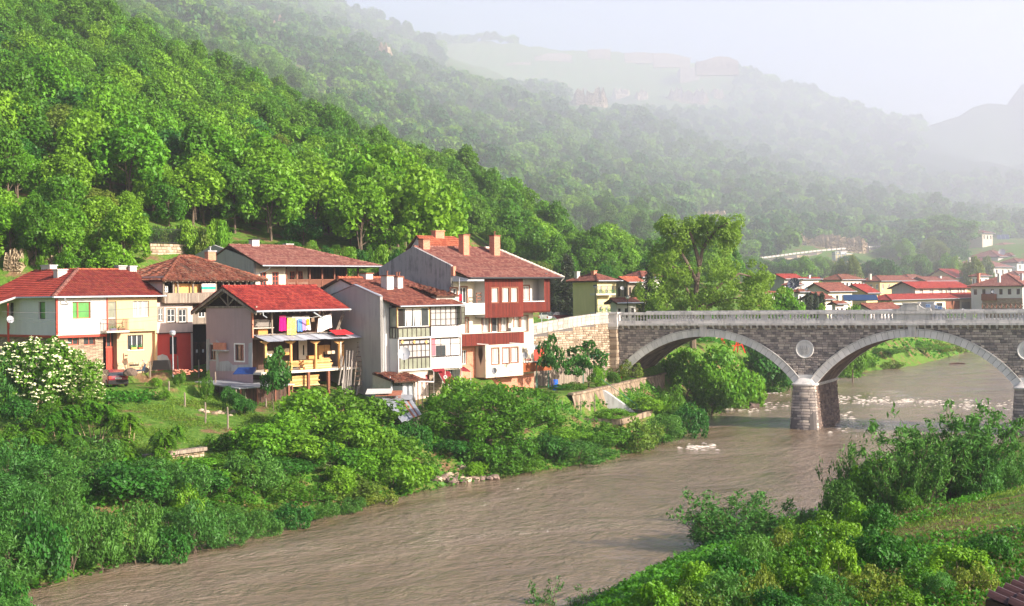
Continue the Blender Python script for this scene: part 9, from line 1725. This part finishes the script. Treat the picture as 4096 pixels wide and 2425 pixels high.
def forest(name, idx, srcs, smin, smax, label):
 me = bpy.data.meshes.new(name); me.vertices.add(len(idx)); me.vertices.foreach_set('co', np.stack([X_[idx], Y_[idx], Z_[idx] - 0.6], 1).ravel())
 o = bpy.data.objects.new(name, me); COL.objects.link(o); ng = bpy.data.node_groups.new(name, 'GeometryNodeTree'); ng.interface.new_socket('Geometry', in_out='INPUT', socket_type='NodeSocketGeometry'); ng.interface.new_socket('Geometry', in_out='OUTPUT', socket_type='NodeSocketGeometry')
 gi, go = ng.nodes.new('NodeGroupInput'), ng.nodes.new('NodeGroupOutput'); src = gi.outputs[0]; jn = ng.nodes.new('GeometryNodeJoinGeometry')
 for k, s in enumerate(srcs):
  oi = ng.nodes.new('GeometryNodeObjectInfo'); oi.inputs['Object'].default_value = s; oi.inputs['As Instance'].default_value = True
  ip = ng.nodes.new('GeometryNodeInstanceOnPoints'); ng.links.new(src, ip.inputs['Points']); ng.links.new(oi.outputs['Geometry'], ip.inputs['Instance'])
  rv = ng.nodes.new('FunctionNodeRandomValue'); rv.data_type = 'FLOAT'; rv.inputs[2].default_value = smin; rv.inputs[3].default_value = smax; rv.inputs['Seed'].default_value = k
  rr2 = ng.nodes.new('FunctionNodeRandomValue'); rr2.data_type = 'FLOAT_VECTOR'; rr2.inputs[0].default_value = (0, 0, 0); rr2.inputs[1].default_value = (0.1, 0.1, 6.28); rr2.inputs['Seed'].default_value = k + 9
  ng.links.new(rv.outputs[1], ip.inputs['Scale']); ng.links.new(rr2.outputs[0], ip.inputs['Rotation'])
  cp = ng.nodes.new('FunctionNodeCompare'); cp.data_type = 'INT'; cp.operation = 'EQUAL'; ri = ng.nodes.new('FunctionNodeRandomValue'); ri.data_type = 'INT'; ri.inputs[4].default_value = 0; ri.inputs[5].default_value = len(srcs) - 1; ri.inputs['Seed'].default_value = 5
  ng.links.new(ri.outputs[2], cp.inputs[2]); cp.inputs[3].default_value = k; ng.links.new(cp.outputs[0], ip.inputs['Selection']); ng.links.new(ip.outputs[0], jn.inputs[0])
 ng.links.new(jn.outputs[0], go.inputs[0]); md = o.modifiers.new('trees', 'NODES'); md.node_group = ng; return tag(o, label, kind='stuff')
rest = np.array(rest); near = rest[Y_[rest] < 420]; farr = rest[Y_[rest] >= 420]
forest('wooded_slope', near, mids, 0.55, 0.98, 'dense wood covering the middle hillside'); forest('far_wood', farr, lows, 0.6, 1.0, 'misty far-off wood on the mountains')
def cover(name, n, xr, yr, cond, size, m, h, label, kind='stuff', elong=1.6, vb=0.0, blades=False, patch=None):
 x = RG.uniform(*xr, n); y = RG.uniform(*yr, n); k = cond(x, y); x, y = x[k], y[k]
 if patch:
  thr = 0.15 if name == 'slope_grass' else -0.3
  q = np.sin(x * patch + 1.3 * np.sin(y * patch * .7)) + np.sin(y * patch * 1.2 + x * 0.4) + RG.normal(size=len(x)) * 0.5; k = q > thr; x, y, q = x[k], y[k], q[k]
 else: q = np.zeros(len(x))
 z = height(x, y); hh = RG.random(len(x)) * h * (0.45 + 0.55 * (0.5 + 0.5 * np.sin(x * 1.1 + 2 * np.sin(y * .7)) * np.cos(y * 0.9)))
 N = RG.normal(size=(len(x), 3)) * (0.6 if not blades else 1.0) + np.array([0, 0, 0.15 if blades else 0.9])
 return tag(leaf_object(name, np.stack([x, y, z + hh + 0.03], 1), size * RG.uniform(0.6, 1.35, len(x)), N, 0.25 + 0.5 * RG.random(len(x)) * (0.6 + hh / h * 0.4) + vb, LM[m], elong, -1.2 if blades else 0), label, kind=kind)
def slope_c(x, y):  # grassy slope below the houses
 return (riv_dist(x, y) > 8) & (x < -13) & (y > 96) & (y < 121) & ~((x < -29) & (y > 113))
cover('bank_undergrowth', 150000, (-60, 30), (68, 160), lambda x, y: (riv_dist(x, y) > 0.2) & (riv_dist(x, y) < 14) & (np.abs(x / y) < 0.4) & ~inpoly(x, y, P_GARDEN) & ~inpoly(x, y, P_PLOT) & (x < 0.9 * (y - 60)) & ~slope_c(x, y), 0.16, 'weed', 0.9, 'leafy undergrowth covering the left river bank')
cover('slope_grass', 110000, (-48, -8), (94, 122), slope_c, 0.075, 'grass', 0.22, 'grass and weeds on the slope below the houses', blades=True, elong=2.6, patch=0.9)
cover('left_slope_weeds', 60000, (-56, -24), (84, 116), lambda x, y: (riv_dist(x, y) > 6) & (np.abs(x / y) < 0.4) & ~slope_c(x, y), 0.14, 'weed', 0.7, 'weeds below the parked cars')
def meadow(x, y): return (riv_dist(x, y) > 9) & (y > 62) & (x > 18)
RBc = lambda x, y: (x > -3) & (x > (y - 66) * 0.55)
cover('near_weeds', 270000, (-2, 42), (38, 104), lambda x, y: RBc(x, y) & (riv_dist(x, y) > 0.4) & (x / y < 0.4) & ~((riv_dist(x, y) > 13) & (y > 61)), 0.095, 'weed', 0.6, 'dense green weeds covering the near right bank', vb=0.05)
cover('brown_weeds', 36000, (6, 34), (40, 74), lambda x, y: RBc(x, y) & (riv_dist(x, y) > 8) & (x / y < 0.4), 0.085, 'brownweed', 0.9, 'reddish brown seed heads among the weeds', blades=True, elong=4, patch=0.45)
cover('meadow_grass', 130000, (14, 62), (52, 140), lambda x, y: RBc(x, y) & (riv_dist(x, y) > 9.5) & (x / y < 0.42), 0.085, 'grass', 0.24, 'mown meadow grass on the right bank', blades=True, elong=2.8, patch=0.7)
cover('far_bank_green', 40000, (20, 120), (165, 345), lambda x, y: (riv_dist(x, y) > 0.2) & (riv_dist(x, y) < 34) & (x < 0.42 * (y)) & (x < 44 + (y - 224) * 0.66) & (y > 165), 0.36, 'weed', 1.3, 'green overgrown bank beyond the bridge', vb=0.15)
# ================================================================ HAZE
m_haze = bpy.data.materials.new('morning_haze'); m_haze.use_nodes = True; nt = m_haze.node_tree; nt.nodes.clear()
out = nt.nodes.new('ShaderNodeOutputMaterial'); pv = nt.nodes.new('ShaderNodeVolumePrincipled')
pv.inputs['Density'].default_value = HAZE_D; pv.inputs['Color'].default_value = (0.80, 0.83, 0.97, 1); pv.inputs['Anisotropy'].default_value = 0.1
nt.links.new(pv.outputs[0], out.inputs['Volume'])
zt = float(GZ.max()) + 14
hb = MB().box(-1100, 1300, -160, 2400, -4.0, zt).build('haze', m_haze)
tag(hb, 'pale blue morning mist filling the valley', 'mist', kind='stuff')
m_mist = bpy.data.materials.new('mist_bank'); m_mist.use_nodes = True; nt = m_mist.node_tree; nt.nodes.clear()
out = nt.nodes.new('ShaderNodeOutputMaterial'); pv = nt.nodes.new('ShaderNodeVolumePrincipled')
pv.inputs['Density'].default_value = 0.0022; pv.inputs['Color'].default_value = (0.80, 0.83, 0.97, 1); pv.inputs['Anisotropy'].default_value = 0.1
nt.links.new(pv.outputs[0], out.inputs['Volume'])
bm = bmesh.new(); bmesh.ops.create_icosphere(bm, subdivisions=4, radius=1.0); me = bpy.data.meshes.new('mist_bank'); bm.to_mesh(me); bm.free(); me.materials.append(m_mist)
mk = bpy.data.objects.new('mist_bank', me); COL.objects.link(mk); mk.location = (10, 690, 74); mk.scale = (620, 360, 165); tag(mk, 'bank of pale mist lying over the upper hills', 'mist', kind='stuff')
def pxy(o, up=3.0):
 p = o.matrix_world.translation; Y = max(p.y, 1); return (HX + p.x / Y * F) / KD, (HY - (p.z + up - CZ) / Y * F) / KD
def spot(px, spots):
 for lim, w in spots:
  if px < lim: return w
 return spots[-1][1]
HILL = [(110, 'white house'), (250, 'white roof hip'), (370, 'beige house'), (480, 'old tile roof'), (600, 'gallery gable'), (740, 'gallery house'), (880, 'gallery roof end'), (1000, 'tall grey gable'), (1120, 'brick chimneys'), (1260, 'tall house eave'), (1420, 'yellow house'), (3000, 'big tree')]
BANK = [(110, 'left frame edge'), (300, 'flowering elder'), (480, 'low terrace wall'), (640, 'mauve house'), (900, 'lumber galleries'), (1600, 'tall house'), (1800, 'young spreading willow'), (2000, 'gap between the willows'), (2200, 'bright bush'), (2400, 'largest willow'), (3000, 'dark brown roof corner')]
TOWN = [(1900, 'leftmost red roof'), (2000, 'cypresses'), (2100, 'long ochre house'), (2200, 'wide cream house'), (2320, 'dotted red roof'), (3000, 'three chimneyed house')]
bpy.context.view_layer.update()
ORD = ['leftmost', 'second from left', 'third from left', 'fourth from left', 'fifth from left', 'sixth from left', 'seventh from left', 'eighth from left', 'ninth from left', 'tenth from left', 'eleventh from left', 'twelfth from left']
tops = [o for o in SC.objects if o.parent is None and 'label' in o and 'category' in o]
LOOK = {'mid': 'green', 'bright': 'bright green', 'dark': 'dark green', 'willow': 'grey green', 'olive': 'olive', 'weed': 'green'}
def look(o):
 for c in o.children:
  if c.name.startswith('crown') or c.name.startswith('foliage'):
   n = c.data.materials[0].name
   for k, w in (('bright', 'bright'), ('dark', 'dark'), ('willow', 'grey green'), ('olive', 'olive'), ('mid', 'green')):
    if k in n: return w
 return 'green'
for o in tops:
 st = o.name.split('.')[0]; x, y = pxy(o)
 if st == 'hillside_tree':
  h = o.scale[2]; row = 'right behind' if y > 520 else ('low hillside' if y > 420 else ('mid hillside' if y > 250 else ('high hillside' if y > 90 else 'at frame top')))
  o['label'] = '%s %s tree, %s, above the %s' % ('tall' if h > 0.85 else 'small', look(o), row, spot(x, HILL))
 elif st in ('hanging_shrub', 'edge_shrub'): o['label'] = '%s shrub on the rocky bank above the %s' % (look(o), spot(x, HILL))
 elif st in ('willow_scrub', 'weed_clump'): o['label'] = '%s %s on the bank %s the %s' % (look(o), 'scrub' if st == 'willow_scrub' else 'weed clump', 'below', spot(x, BANK))
 elif st == 'slope_tree': o['label'] = '%s tree %s on the slope above the %s' % (look(o), 'high' if y < 605 else 'low', spot(x, TOWN))
by = {}
for o in tops: by.setdefault(o['label'], []).append(o)
for lb, g in by.items():
 if 2 <= len(g) <= 12:
  g.sort(key=lambda o: pxy(o)[0]); w = ['left', 'right'] if len(g) == 2 else ORD[:len(g) - 1] + ['rightmost']
  if len(g) == 3: w[1] = 'middle'
  for o, q in zip(g, w): o['label'] = q + ': ' + lb.replace('one of the ', '')
